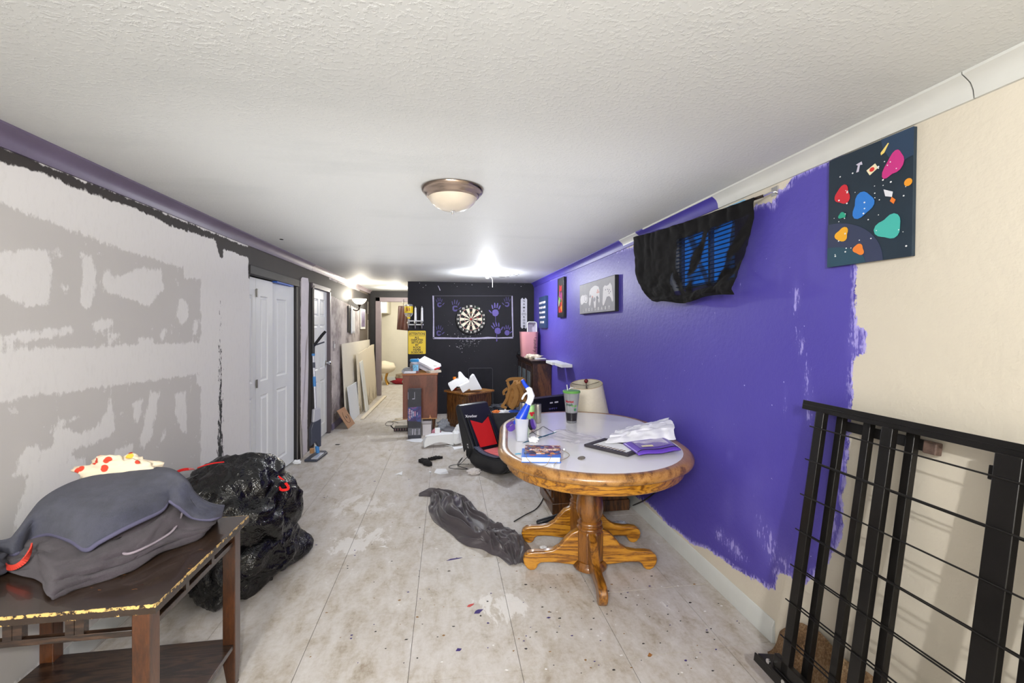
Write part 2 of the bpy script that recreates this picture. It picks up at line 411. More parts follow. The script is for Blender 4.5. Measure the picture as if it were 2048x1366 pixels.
black_polys = [lp([(-200, 215), (-100, 256), (0, 296), (250, 395), (500, 497), (700, 575), (760, 600), (760, 640), (600, 560), (600, 960), (595, 960), (592, 600), (497, 548), (500, 530), (504, 518),
                   (470, 505), (445, 497), (446, 515), (442, 520), (432, 480), (400, 470), (340, 450), (280, 420), (220, 400), (150, 375), (100, 350), (60, 335), (0, 325), (-100, 292), (-200, 255)]),
               [(3.77, 1.80), (5.0, 1.80), (5.0, 2.2), (3.77, 2.2)], [(4.9, -.1), (5.03, -.1), (5.03, 2.2), (4.9, 2.2)], [(5.27, -.1), (5.44, -.1), (5.44, 2.2), (5.27, 2.2)],
               [(4.9, 2.0), (6.2, 2.0), (6.2, 2.2), (4.9, 2.2)], [(6.18, -.1), (6.32, -.1), (6.32, .9), (6.18, .9)], [(9.15, -.1), (9.5, -.1), (9.5, 2.2), (9.15, 2.2)]]
def f_black(Y, Z):
    d = np.full(Y.shape, -9.0)
    for p in black_polys: d = np.maximum(d, sdf(p, Y, Z))
    return d
def f_strip(Y, Z):  # dry-brushed black scrapes of the corner bead
    s = np.exp(-((Y-3.33)/.062)**2)*np.clip(1.25-Z*.42, .3, 1)
    return s*(Z < 1.8)
def f_zone(Y, Z): return Y
t = NT('left_wall_drywall'); co = t.co('World')
n1 = t.noise(co, 16, 5, .65); n2 = t.noise(t.co('World', (1, 1, .35)), 55, 4, .7); n3 = t.noise(co, 2.5, 4, .6)
wob = t.math('ADD', t.math('MULTIPLY', t.math('SUBTRACT', n1, .5), .05), t.math('MULTIPLY', t.math('SUBTRACT', n2, .5), .055))
md = t.math('ADD', t.attr('mud'), wob)
mf = t.math('MULTIPLY', t.step(md, -.006, .008), t.math('ADD', .55, t.math('MULTIPLY', n2, .9)), clamp=True)
mfine = t.step(t.math('ADD', n1, t.math('MULTIPLY', n2, .35)), .84, .87)
mf = t.math('MAXIMUM', mf, t.math('MULTIPLY', mfine, .5))
base = t.mix(n3, lin((186, 183, 180)), lin((196, 193, 190)))
col = t.mix(mf, base, lin((219, 217, 215)))
zone = t.attr('zone')
strip = t.step(t.math('ADD', t.math('MULTIPLY', t.attr('strip'), .37), t.math('MULTIPLY', n2, .62)), .585, .62)
wobk = t.math('ADD', .004, t.math('ADD', t.math('MULTIPLY', t.math('SUBTRACT', n1, .5), .045), t.math('MULTIPLY', t.math('SUBTRACT', n2, .5), .03)))
# mauve plaster strip between the doors, patchy mauve-grey plaster, then taupe
z1 = t.step(zone, 5.0, 5.01); z2 = t.step(t.math('ADD', zone, t.math('MULTIPLY', wobk, .5)), 6.28, 6.33); z3 = t.step(zone, 8.28, 8.31)
col = t.mix(z1, col, lin((205, 198, 200)))
mauve = t.mix(t.step(t.math('ADD', t.math('MULTIPLY', n3, 1.0), t.math('MULTIPLY', n1, .3)), .45, .80), lin((120, 108, 110)), lin((196, 188, 188)))
col = t.mix(z2, col, mauve)
col = t.mix(z3, col, lin((92, 82, 72)))
col = t.mix(strip, col, lin((40, 40, 40)))
kb = t.step(t.math('ADD', t.attr('black'), wobk), -.003, .006)
kcol = t.mix(n3, lin((34, 30, 30)), lin((58, 52, 48)))
col = t.mix(kb, col, kcol)
t.link(col, t.b.inputs['Base Color']); t.b.inputs['Roughness'].default_value = .7
t.bump(t.math('ADD', t.math('MULTIPLY', mf, .6), t.math('MULTIPLY', n2, .3)), .25, .004)
CLO = (3.79, 4.93, 0.0, 1.845); D2 = (5.44, 6.19, 0.0, 1.885)
wall_left = wall_grid('wall_left', LX, -1.7, 9.4, [CLO, D2], 1, t.m,
    {'mud': f_mud, 'black': f_black, 'strip': f_strip, 'zone': f_zone}, step=.025, thick=.11)
# ------------------------------------------------------------------ other walls
def slab(name, x0, x1, y0, y1, z0, z1, mat): return struct(obj(name, MB().box(x0, x1, y0, y1, z0, z1), mat, smooth=False))
t = NT('black_wall_paint'); co = t.co('World')
c = t.mix(t.noise(co, 2.2, 5, .6), lin((30, 30, 34)), lin((42, 41, 47)))
c = t.mix(t.math('MULTIPLY', t.step(t.noise(t.co('World', (1, 1, .35)), 3.1, 5, .7, .8), .66, .82), .25), c, lin((92, 92, 100)))
fl = t.step(t.noise(co, 42, 2, .4), .80, .82)
c = t.mix(t.math('MULTIPLY', fl, .6), c, lin((200, 200, 205)))
t.link(c, t.b.inputs['Base Color']); t.b.inputs['Roughness'].default_value = .75; t.b.inputs['Specular IOR Level'].default_value = .2; t.bump(t.noise(co, 70, 3, .6), .15, .003)
blackwall = t.m
YB = 7.28; PLX = ony(815.5, 600, YB).x
wall_back = slab('wall_back', PLX, 1.6, YB, YB+.12, 0, 2.16, blackwall)
creamw = pbr('cream_wall', (214, 208, 192), .6, var=.03, vscale=3, bump=.2, bscale=40, bdist=.004, world=True)
mauvetrim = pbr('mauve_trim', (140, 128, 132), .5, var=.08)
slab('wall_hall_right', -.56, -.46, YB+.12, 9.4, 0, 2.16, creamw)
DWL = ony(760, 700, 9.4).x
dw = MB(); dw.box(-1.6, DWL, 9.4, 9.5, 0, 2.2); dw.box(DWL, -.46, 9.4, 9.5, 1.95, 2.2)
struct(obj('wall_hall_end', dw, blackp, smooth=False))
tr = MB(); tr.box(DWL-.085, DWL, 9.375, 9.4, 0, 2.02); tr.box(DWL-.085, -.5, 9.375, 9.4, 1.94, 2.02); tr.box(DWL-.002, DWL+.02, 9.38, 9.5, 0, 1.95); tr.box(DWL, -.5, 9.38, 9.5, 1.93, 1.952)
struct(obj('trim_1', tr, mauvetrim, bevel=.003))
slab('wall_far_back', -3.2, 1.4, 12.1, 12.2, 0, 2.3, creamw); slab('wall_far_left', -3.3, -3.2, 9.4, 12.1, 0, 2.3, creamw); slab('wall_far_right', 1.4, 1.5, 9.4, 12.1, 0, 2.3, creamw)
sx0 = ony(782, 620, 12.1).x
struct(obj('trim_2', MB().box(-3.2, sx0, 11.2, 12.1, ony(770, 628, 12.1).z, 2.25), creamw, smooth=False))
struct(obj('trim_3', MB().box(-3.2, 1.4, 12.07, 12.1, 0, .09), trimwhite, bevel=.004))
slab('wall_rear', -1.65, 1.6, -1.8, -1.7, 0, 2.2, creamw)
slab('wall_far_front_left', -3.3, -1.6, 9.4, 9.5, 0, 2.3, creamw); slab('wall_far_front_right', -.46, 1.5, 9.42, 9.5, 0, 2.3, creamw)
# ------------------------------------------------------------------ ceiling
t = NT('textured_ceiling'); co = t.co('World'); cs = t.co('World', (1, .45, 1))
n = t.noise(co, 78, 3, .55); big = t.noise(co, 1.1, 3, .5)
rough_zone = t.step(big, .35, .62)
spk = t.step(n, .50, .64)
h = t.math('ADD', t.math('MULTIPLY', spk, t.math('ADD', .35, rough_zone)), t.math('MULTIPLY', t.noise(cs, 5, 3, .5), .6))
sepn = t.n('ShaderNodeSeparateXYZ'); t.link(co, sepn.inputs[0])
stain = t.math('MULTIPLY', t.step(t.noise(t.co('World', (.5, 1.6, 1)), 1.4, 4, .6), .52, .75), .35)
c = t.mix(stain, lin((204, 206, 205)), lin((180, 184, 184)))
t.link(c, t.b.inputs['Base Color']); t.b.inputs['Roughness'].default_value = .62; t.b.inputs['Specular IOR Level'].default_value = .35
t.bump(h, .24, .005)
cm = MB(); cm.add([(-1.7, -1.8, ceilz(-1.8)), (1.62, -1.8, ceilz(-1.8)), (1.62, 9.42, ceilz(9.42)), (-1.7, 9.42, ceilz(9.42))]+
                  [(-1.7, -1.8, 2.3), (1.62, -1.8, 2.3), (1.62, 9.42, 2.3), (-1.7, 9.42, 2.3)],
                  [(0, 3, 2, 1), (4, 5, 6, 7), (0, 1, 5, 4), (1, 2, 6, 5), (2, 3, 7, 6), (3, 0, 4, 7)])
ceiling = struct(obj('ceiling', cm, t.m, smooth=False))
slab('ceiling_far', -3.3, 1.5, 9.42, 12.2, 2.16, 2.3, white)
# dark scribble stains and small hole on the ceiling
marks = MB()
for px, py, a, b, rot in ((1004, 554.5, .10, .028, 0), (1016, 554, .05, .02, .3), (1000, 549.5, .03, .015, 0), (1008, 550.2, .025, .02, 0), (1014, 548.8, .03, .02, 0), (1020, 550.4, .03, .018, .3), (1028, 549.8, .025, .014, 0), (1033, 551.2, .04, .02, .4), (1037, 549, .03, .02, 0), (1025, 548.6, .02, .015, 0)):
    p = onz(px, py, ceilz(5.6)); e = ellipse(0, 0, a*.5, b, 12, rot)
    inner = [(x*.82, y*.82) for x, y in e]
    marks.prism([(x, y) for x, y in e], .0015, Matrix.Translation((p.x, p.y, ceilz(p.y)-.0018)))
darkmark = pbr('dark_smudge', (58, 56, 56), .8)
o = obj('stain', marks, darkmark, None); o['kind'] = 'stuff'; tag(o, 'dark smudged scuff marks on the ceiling beside the lit bulb', 'stain')
p = onz(563, 479, ceilz(3.4)); hb = MB().prism(ellipse(0, 0, .014, .02, 14), .002, Matrix.Translation((p.x, p.y, ceilz(p.y)-.0022)))
o = obj('ceiling_hole', hb, pbr('hole_black', (12, 12, 12), .9), ceiling) if False else obj('screw_hole', hb, pbr('hole_black', (12, 12, 12), .9)); tag(o, 'small round black hole in the ceiling above the closet doors', 'hole')
# ------------------------------------------------------------------ floor: vinyl tiles
def tilemat(name, tint):
    t = NT(name); co = t.co('World')
    sp = t.n('ShaderNodeObjectInfo')
    n1 = t.noise(t.co('World', (1.5, .7, 1)), 7, 6, .68, .35); n2 = t.noise(co, 42, 4, .7); n3 = t.noise(co, .9, 3, .5)
    f = t.math('ADD', t.math('MULTIPLY', n1, .75), t.math('MULTIPLY', n2, .3))
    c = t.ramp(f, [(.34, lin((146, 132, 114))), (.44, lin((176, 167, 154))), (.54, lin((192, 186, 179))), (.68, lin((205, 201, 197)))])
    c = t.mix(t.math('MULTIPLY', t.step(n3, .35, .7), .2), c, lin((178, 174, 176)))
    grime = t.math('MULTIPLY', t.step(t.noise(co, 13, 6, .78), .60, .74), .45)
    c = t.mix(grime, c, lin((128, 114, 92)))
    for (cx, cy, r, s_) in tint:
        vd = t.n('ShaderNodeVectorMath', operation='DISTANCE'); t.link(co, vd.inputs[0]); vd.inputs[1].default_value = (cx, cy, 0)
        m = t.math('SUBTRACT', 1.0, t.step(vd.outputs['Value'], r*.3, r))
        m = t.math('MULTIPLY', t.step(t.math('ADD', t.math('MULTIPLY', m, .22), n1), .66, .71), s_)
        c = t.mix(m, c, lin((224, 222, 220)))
    t.link(c, t.b.inputs['Base Color'])
    t.link(t.math('ADD', .30, t.math('MULTIPLY', n1, .35)), t.b.inputs['Roughness'])
    t.bump(t.math('ADD', n1, t.math('MULTIPLY', n2, .2)), .18, .004)
    return t.m
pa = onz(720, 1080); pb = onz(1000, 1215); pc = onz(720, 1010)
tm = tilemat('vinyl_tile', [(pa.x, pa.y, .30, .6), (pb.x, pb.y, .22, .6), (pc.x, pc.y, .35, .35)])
floor_base = struct(obj('floor', MB().box(-3.3, 1.65, -1.8, 12.2, -.08, -.004), pbr('subfloor_dark', (88, 82, 78), .9), smooth=False))
T = .4572; g = .0011
tb = MB().box(-T/2+g, T/2-g, -T/2+g, T/2-g, -.004, 0.0)
tile_me = None
cols = [.3048+T*k for k in range(-5, 3)]
n = 0
for i in range(-5, 4):
    for j in range(-9, 17):
        xa, xb = .3048+T*i, .3048+T*(i+1); ya, yb = 1.793+T*j, 1.793+T*(j+1)
        if xb < -1.64 or xa > 1.46 or ya > 9.45 or yb < -1.7: continue
        if tile_me is None:
            o = obj('tile', tb, tm, floor_base, smooth=False); tile_me = o.data
            for v in tile_me.vertices: v.co += WM['floor'].to_translation()
        else:
            o = bpy.data.objects.new('tile', tile_me); COL.objects.link(o); o.parent = floor_base
        o.location = Vector(((xa+xb)/2, (ya+yb)/2, random.uniform(-.0006, .0)))-Vector(floor_base.location)
farf = struct(obj('floor_far', MB().box(-3.2, 1.4, 9.45, 12.1, -.004, .001), tm, smooth=False))
# ------------------------------------------------------------------ crowns, baseboards
def crown(name, x, s, y0, y1, mats, hh=.062, ww=.05, cut=None, bev=0):
    mb = MB(); ys = np.arange(y0, y1, .04).tolist()+[y1]
    prof = [(0, -hh-.008), (.010, -hh-.008), (.013, -hh*.75), (.022, -hh*.45), (.035, -hh*.28), (ww*.92, -hh*.16), (ww, -.008), (ww, 0), (0, 0)]
    m = len(prof); vs_ = []
    for y in ys:
        cz = ceilz(y)+.0
        for a, b in prof: vs_.append((x+s*a, y, cz+b))
    n0 = len(mb.v); mb.v += vs_
    for i in range(len(ys)-1):
        for k in range(m):
            k2 = (k+1) % m; q = (i*m+k, i*m+k2, (i+1)*m+k2, (i+1)*m+k)
            mb.f.append(q if s < 0 else q[::-1]); mb.m.append(cut(ys[i], k) if cut else 0)
    mb.add([vs_[k] for k in range(m)], [tuple(range(m))]); mb.m[-1] = mb.m[0]
    return struct(obj(name, mb, mats, angle=50))
purplet = pbr('purple_trim', (66, 56, 152), .5, var=.12, vscale=5)
crownwhite = pbr('crown_white', (203, 204, 200), .4, var=.05, vscale=3, bump=.15, bscale=14, bdist=.004)
def cutR(y, k):
    if y > 3.45: return 1
    if 3.0 < y < 3.13: return 1
    if 3.13 <= y < 3.45: return 1 if k < 2 else 0
    if 2.16 < y <= 3.0: return 1 if k < 5 else 0
    return 0
crown('trim_4', RX, -1, -1.7, 1.02, [crownwhite, purplet]); crown('trim_5', RX, -1, 1.024, 7.27, [crownwhite, purplet], cut=cutR)
crownpl = pbr('crown_mauve', (96, 86, 108), .38, var=.12, vscale=5); crownlt = pbr('crown_pale_mauve', (150, 138, 142), .45, var=.15, vscale=9)
crown('trim_6', LX, 1, -1.7, 5.4, [crownpl], .066, .052); crown('trim_7', LX, 1, 5.41, 8.05, [crownlt], .06, .05); crown('trim_8', LX, 1, 8.06, 9.38, [crownlt], .056, .046)
bb = MB()
def base_prof(mb, x, s, y0, y1, h=.10):
    pr = [(0, 0), (.016, 0), (.016, h*.72), (.010, h*.86), (.004, h), (0, h)]
    M = frameM((x, y0, 0), (s, 0, 0), (0, 0, 1)); d = y1-y0
    vs_ = [(x+s*a, y, b) for y in (y0, y1) for a, b in pr]; m = len(pr)
    mb.add(vs_, [tuple(range(m)), tuple(range(m, 2*m))[::-1]]+[(k, k+m, (k+1) % m+m, (k+1) % m) for k in range(m)])
base_prof(bb, RX, -1, 1.78, 7.26)
struct(obj('baseboard_right', bb, trimwhite, bevel=.002))
bb = MB(); base_prof(bb, LX, 1, 6.33, 9.35, .085)
struct(obj('baseboard_left', bb, pbr('baseboard_lilac', (120, 112, 140), .5)))
bb = MB(); base_prof(bb, LX, 1, -1.7, 3.70, .09)
struct(obj('baseboard_left_near', bb, trimwhite))
# plaster strip between the doors: a bare drywall pilaster patch
pp = MB(); ys_ = [(5.03, 0), (5.29, 0)]
outl = [(5.035, 0.02), (5.05, .6), (5.035, 1.2), (5.04, 1.93), (5.07, 1.95), (5.27, 1.96), (5.30, 1.9), (5.27, 1.5), (5.285, 1.0), (5.26, .6), (5.22, .2), (5.21, .02)]
pp.prism(outl, .006, ML(0, 0, LX+.001))
o = obj('plaster_patch', pp, pbr('lilac_plaster', (206, 199, 203), .8, var=.06, vscale=9, bump=.3, bscale=25), wall_left, smooth=False)
# ------------------------------------------------------------------ doors
def panel_leaf(name, a, b, z0, z1, X, th, cols_, rows, mat, parent, x2=None, kind=None):
    """door leaf in the left wall, a..b along Y; raised-moulding recessed panels. x2: X at the far edge"""
    x2 = X if x2 is None else x2
    L = math.hypot(b-a, x2-X); M = frameM((X, a, z0), (x2-X, b-a, 0), (0, 0, 1)); H = z1-z0
    mb = MB()
    def quad(p): mb.add([M @ Vector(q) for q in p], [tuple(range(len(p)))])
    us = sorted(set([0, L]+[c for cc in cols_ for c in cc])); zs = sorted(set([0, H]+[r for rr in rows for r in rr]))
    for i in range(len(us)-1):
        for j in range(len(zs)-1):
            u0, u1, v0, v1 = us[i], us[i+1], zs[j], zs[j+1]
            if any(abs(c[0]-u0) < 1e-6 and abs(c[1]-u1) < 1e-6 for c in cols_) and any(abs(r[0]-v0) < 1e-6 and abs(r[1]-v1) < 1e-6 for r in rows):
                ins = [0, .012, .02, .034]; dep = [0, -.009, -.009, -.002]
                ring = []
                for k in range(4):
                    q = ins[k]; ring.append([(u0+q, v0+q, dep[k]), (u1-q, v0+q, dep[k]), (u1-q, v1-q, dep[k]), (u0+q, v1-q, dep[k])])
                for k in range(3):
                    for c in range(4): quad([ring[k][c], ring[k][(c+1) % 4], ring[k+1][(c+1) % 4], ring[k+1][c]])
                quad(ring[3])
            else: quad([(u0, v0, 0), (u1, v0, 0), (u1, v1, 0), (u0, v1, 0)])
    quad([(0, 0, -th), (0, H, -th), (L, H, -th), (L, 0, -th)])
    quad([(0, 0, 0), (0, H, 0), (0, H, -th), (0, 0, -th)]); quad([(L, 0, 0), (L, 0, -th), (L, H, -th), (L, H, 0)])
    quad([(0, H, 0), (L, H, 0), (L, H, -th), (0, H, -th)]); quad([(0, 0, 0), (0, 0, -th), (L, 0, -th), (L, 0, 0)])
    return obj(name, mb, mat, parent, smooth=False), M
doorwhite = pbr('door_white', (222, 224, 224), .42, var=.02)
d1 = empty('door_1', (-1.6, 4.36, 0)); d1['kind'] = 'structure'; d1['label'] = 'white four-leaf bifold closet door with raised panels'
leafs = [(3.80, 4.02, -1.600, -1.597, [(.05, .165)]), (4.023, 4.355, -1.597, -1.585, [(.085, .235)]), (4.358, 4.885, -1.612, -1.572, [(.14, .36)])]
for a, b, xa, xb, cc in leafs:
    lf, M = panel_leaf('door_leaf', a, b, .02, 1.825, xa, .03, cc, [(.12, .80), (.92, 1.66)], doorwhite, d1, xb)
hm = pbr('hinge_steel', (120, 118, 114), .4, metal=.8)
for (y, z, X) in ((4.024, 1.70, -1.592), (4.024, .93, -1.592), (4.362, 1.66, -1.604), (4.362, .98, -1.604), (4.362, .18, -1.604)):
    h = MB(); h.box(X, X+.006, y-.012, y+.014, z-.035, z+.035); h.tube([(X+.006, y, z-.036), (X+.006, y, z+.036)], .004)
    obj('hinge', h, hm, d1)
bk = MB(); bk.box(-2.2, -2.15, 3.6, 5.0, 0, 2.1); bk.box(-2.2, -1.66, 3.6, 3.65, 0, 2.1); bk.box(-2.2, -1.66, 4.95, 5.0, 0, 2.1); bk.box(-2.2, -1.66, 3.6, 5.0, 2.05, 2.1)
struct(obj('wall_closet', bk, blackp, smooth=False))
tj = MB(); tj.box(-1.66, -1.552, 4.90, 4.93, 0, 1.845); tj.box(-1.66, -1.535, 3.77, 4.95, 1.835, 1.905)
struct(obj('trim_9', tj, blackp, bevel=.003))
tape = MB().box(-1.59, -1.545, 4.36, 4.80, 1.822, 1.834); obj('tape', tape, pbr('blue_tape', (28, 88, 190), .5), d1)
# six panel door
d2 = empty('door_2', (-1.575, 5.8, 0)); d2['kind'] = 'structure'; d2['label'] = 'white six-panel door with chrome knob'
leaf2, _ = panel_leaf('door_leaf', 5.465, 6.165, .02, 1.868, -1.572, .035, [(.10, .31), (.39, .60)], [(.15, .72), (.86, 1.42), (1.52, 1.74)], doorwhite, d2)
for z in (1.62, .25):
    h = MB(); h.box(-1.572, -1.562, 5.44, 5.468, z-.045, z+.045); h.tube([(-1.56, 5.455, z-.046), (-1.56, 5.455, z+.046)], .006); obj('hinge', h, hm, d2)
k = MB(); k.lathe([(.001, 0), (.032, 0), (.032, .006), (.012, .012), (.011, .035), (.026, .045), (.03, .06), (.02, .072), (.001, .074)], n=20)
k.xf(frameM((-1.572, 6.105, .94), (0, 1, 0), (0, 0, 1))); obj('door_knob', k, chrome, leaf2)
darkmauve = pbr('dark_mauve_casing', (92, 82, 88), .45, var=.12)
tj = MB(); tj.box(-1.66, -1.530, 6.165, 6.215, 0, 1.90); tj.box(-1.66, -1.530, 5.40, 6.215, 1.87, 1.925); tj.box(-1.66, -1.530, 5.42, 5.463, 0, 1.90)
struct(obj('trim_10', tj, darkmauve, bevel=.004))
struct(obj('trim_11', MB().box(-1.66, -1.53, 5.40, 5.45, .02, 1.86), blackp, bevel=.003))
slab('wall_door_back', -1.75, -1.70, 5.3, 6.3, 0, 2.0, blackp)
# window: frame, slats, pane with daylight behind
y0, y1, z0, z1 = WIN
wn = empty('window_1', (RX+.1, (y0+y1)/2, z0)); wn['kind'] = 'structure'; wn['label'] = 'small basement window with horizontal slats glowing blue behind black curtain'
fr = MB()
for q in ((y0, y1, z0, z0+.03), (y0, y1, z1-.03, z1), (y0, y0+.03, z0, z1), (y1-.03, y1, z0, z1), ((y0+y1)/2-.012, (y0+y1)/2+.012, z0, z1)):
    fr.box(RX+.075, RX+.115, q[0], q[1], q[2], q[3])
obj('window_frame', fr, pbr('window_frame_grey', (90, 100, 120), .5), wn, bevel=.003)
pane = MB().box(RX+.10, RX+.104, y0, y1, z0, z1)
obj('pane', pane, pbr('blue_daylight_pane', (40, 120, 200), .2, emit=.75, ecol=(36, 120, 215)), wn, smooth=False)
slm = pbr('slat_blue_grey', (60, 90, 130), .5)
for k in range(15):
    z = z0+.03+k*.0245
    s_ = MB(); s_.beam((RX+.05, y0+.01, z), (RX+.05, y1-.01, z), .010, .0012, up=(.5, 0, 1)); obj('slat', s_, slm, wn, smooth=False)
skb = MB().box(RX+.004, RX+.012, 1.93, 2.60, 2.022, 2.045)
obj('blue_header', MB().box(RX-.006, RX, 1.98, 2.70, 2.005, 2.036), pbr('pale_blue_strip', (120, 185, 225), .5), wn, smooth=False)
slab('wall_light_well', RX+.17, RX+.19, 1.8, 2.9, 1.5, 2.16, blackp)
# ------------------------------------------------------------------ curtain and rod
cu = thing('window_curtain', (1.40, 2.45, 1.55), 'black sheer curtain hung crooked over the small high window, bunched along its bottom', 'curtain')
edgeL = [onx(*p, 1.40) for p in ((1271, 478), (1274, 520), (1279, 562), (1290, 582), (1303, 598), (1318, 607))]
edgeR = [onx(*p, 1.40) for p in ((1516, 400), (1514, 440), (1502, 490), (1489, 530), (1480, 562), (1479, 590))]
def lerp_list(L, t):
    t = t*(len(L)-1); i = min(int(t), len(L)-2); return L[i].lerp(L[i+1], t-i)
nu, nv = 150, 80; P = np.zeros((nv, nu, 3)); al = np.zeros((nv, nu))
for j in range(nv):
    v = j/(nv-1)
    a, b = lerp_list(edgeL, v), lerp_list(edgeR, v)
    for i in range(nu):
        u = i/(nu-1); p = a.lerp(b, u)
        warp_ = .08*math.sin(u*5+v*2)+.16*fbm((u*2, v*1.2, 0), 1, 2, 3)
        ph = (u+warp_*v)*30+2.2*fbm((u*5, 0, 4), 1, 2)
        amp = .007*math.exp(-v*7)+.0022*(1-.7*v)
        fold = math.sin(ph)*amp+.5*amp*math.sin(ph*.43+1.2)
        big = .014*v*math.sin((u*1.15+v*.45)*7+fbm((u*3, v*2, 1), 1, 2))+.012*fbm((u*6, v*5, 2), 1, 3)
        bunch = max(0, (v-.78)/.22)
        roll = bunch*(.018+.010*math.sin(u*9+1)+.014*fbm((u*10, v*9, 5), 1, 3))*math.sin(min(1, bunch)*math.pi)
        sag = -.012*math.sin(u*math.pi)*(1-v)+.012*(1-v)
        hem = .010*math.sin(u*6.5+2)*v*v
        P[j, i] = (p.x-.012-abs(fold)-abs(big)-roll*1.2, p.y, p.z+sag+hem+bunch*.006*math.sin(u*11))
        d = .30
        if v < .14: d = .0
        if u < .42: d *= max(0, (u-.26)/.16)
        if u > .88: d *= .15
        if v > .76: d *= max(0, 1-(v-.76)/.08)
        f2 = fbm((u*7+v*2.2, v*2.0, 9), 1, 2)
        d *= 1.0 if f2 < .12 else max(0, 1-(f2-.12)*6)
        ds = abs((u-.40)-(v*.10)); d *= min(1, max(0, (ds-.02)/.03))
        ds = abs((u-.56)-(v*.26)); d *= min(1, max(.25, (ds-.008)/.02))
        if p.y*1.036 > 2.72 or p.z < 1.60: d = 0
        al[j, i] = d
mb = MB().grid(P)
t = NT('sheer_black_cloth'); t.b.inputs['Base Color'].default_value = lin((12, 11, 13)); t.b.inputs['Roughness'].default_value = .9; t.b.inputs['Specular IOR Level'].default_value = .12
t.b.inputs['Sheen Weight'].default_value = .03
a_ = t.attr('sheer'); tr_ = t.n('ShaderNodeBsdfTransparent'); tr_.inputs[0].default_value = (.8, .85, .95, 1); mx = t.n('ShaderNodeMixShader')
wv = t.noise(t.co('Object', (1, 1, 1)), 400, 2, .5)
t.link(t.math('MULTIPLY', a_, t.math('ADD', 1.2, t.math('MULTIPLY', wv, 1.6))), mx.inputs[0]); t.link(t.b.outputs[0], mx.inputs[1]); t.link(tr_.outputs[0], mx.inputs[2]); t.link(mx.outputs[0], t.out.inputs['Surface'])
cur = obj('cloth', mb, t.m, cu, angle=180)
at = cur.data.attributes.new('sheer', 'FLOAT', 'POINT'); at.data.foreach_set('value', al.reshape(-1).astype(np.float32))
A, B = onx(1270, 478, 1.395), onx(1526, 392, 1.395)
rod = thing('curtain_rod', (1.42, 1.8, 1.97), 'thin dark bronze curtain rod with its bare bent end above the black curtain', 'curtain rod')
bronze = pbr('dark_bronze', (52, 40, 32), .4, metal=.6)
rb = MB(); rb.tube([A, A.lerp(B, .5)-Vector((0, 0, .006)), B], .007); obj('rod', rb, bronze, rod)
rb = MB(); rb.tube([B, B+Vector((.025, -.01, .012)), Vector((1.449, B.y-.012, B.z+.02))], .005); rb.box(1.443, 1.45, B.y-.03, B.y+.008, B.z, B.z+.04); obj('bracket', rb, chrome, rod)
rb = MB(); rb.tube([A, Vector((1.449, A.y+.01, A.z))], .005); obj('bracket', rb, chrome, rod)
# ------------------------------------------------------------------ ceiling dome light (off)
cz = ceilz(2.28)
lt = thing('ceiling_light', (.031, 2.28, cz), 'unlit flush-mount dome light with bronze rim and frosted glass bowl', 'ceiling light')
m = MB().lathe([(.02, 0), (.150, 0), (.158, -.006), (.156, -.016), (.148, -.026), (.140, -.030), (.136, -.040), (.126, -.050), (.118, -.052), (.05, -.05)], (.031, 2.28, cz), 48)
obj('rim', m, pbr('bronze_nickel', (142, 126, 114), .22, metal=1.0, var=.06), lt, angle=60)
m = MB().lathe([(.124, -.044), (.122, -.052), (.112, -.070), (.092, -.090), (.062, -.106), (.03, -.114), (.001, -.116)], (.031, 2.28, cz), 48)
obj('glass_bowl', m, pbr('frosted_amber_glass', (186, 174, 156), .3, var=.08, vscale=5, coat=.6), lt, angle=60)
m = MB().lathe([(.001, -.112), (.014, -.113), (.015, -.117), (.006, -.120), (.005, -.128), (.0065, -.133), (.001, -.138)], (.031, 2.28, cz), 20)
obj('finial', m, chrome, lt)
# far bulb holder on the ceiling
bx, by = .54, 5.9; cz = ceilz(by)
lb = thing('ceiling_bulb', (bx, by, cz), 'lit bare bulb on a white ceiling holder near the black dartboard wall', 'ceiling light')
m = MB().lathe([(.001, 0), (.055, 0), (.055, -.012), (.03, -.022), (.022, -.03), (.001, -.03)], (bx, by, cz), 24); obj('holder', m, white, lb)
m = MB().ball((bx, by, cz-.052), .026); obj('bulb', m, pbr('lit_bulb', (255, 255, 255), .4, emit=10), lb)
pcx = onz(984, 552, cz)
m = MB().tube(spline([(pcx.x-.04, pcx.y, cz-.002), (pcx.x-.02, pcx.y, cz-.02), (pcx.x+.004, pcx.y, cz-.05), (pcx.x+.008, pcx.y, cz-.16)], 5), .0022, 6)
m2 = MB().tube(spline([(pcx.x+.06, pcx.y, cz-.002), (pcx.x+.03, pcx.y, cz-.02), (pcx.x+.004, pcx.y, cz-.05)], 5), .003, 6)
tag(obj('pull_cord', m, white), 'white cord hanging down from the ceiling beside the lit bulb', 'cord')
# sconce
sy = 7.53; sz = 1.80
scn = thing('wall_sconce', (LX, sy, 1.80), 'lit wall sconce with frosted glass bowl on the grey left wall', 'wall lamp')
m = MB().lathe([(.001, 0), (.045, 0), (.045, .012), (.02, .02), (.001, .02)], n=20); m.xf(ML(sy, sz-.08, LX)); obj('backplate', m, bronze, scn)
m = MB().tube(spline([(LX+.01, sy, sz-.08), (LX+.08, sy, sz-.12), (LX+.13, sy, sz-.10), (LX+.14, sy, sz-.03)], 6), .009); m.lathe([(.001, -.05), (.012, -.045), (.022, -.02), (.03, 0)], (LX+.14, sy, sz-.02), 16); obj('arm', m, bronze, scn)
m = MB().lathe([(.03, -.02), (.07, .0), (.10, .035), (.115, .07), (.111, .07), (.095, .036), (.066, .004), (.028, -.014)], (LX+.14, sy, sz), 32)
obj('glass_bowl', m, pbr('lit_glass', (255, 244, 220), .4, emit=5.0), scn)
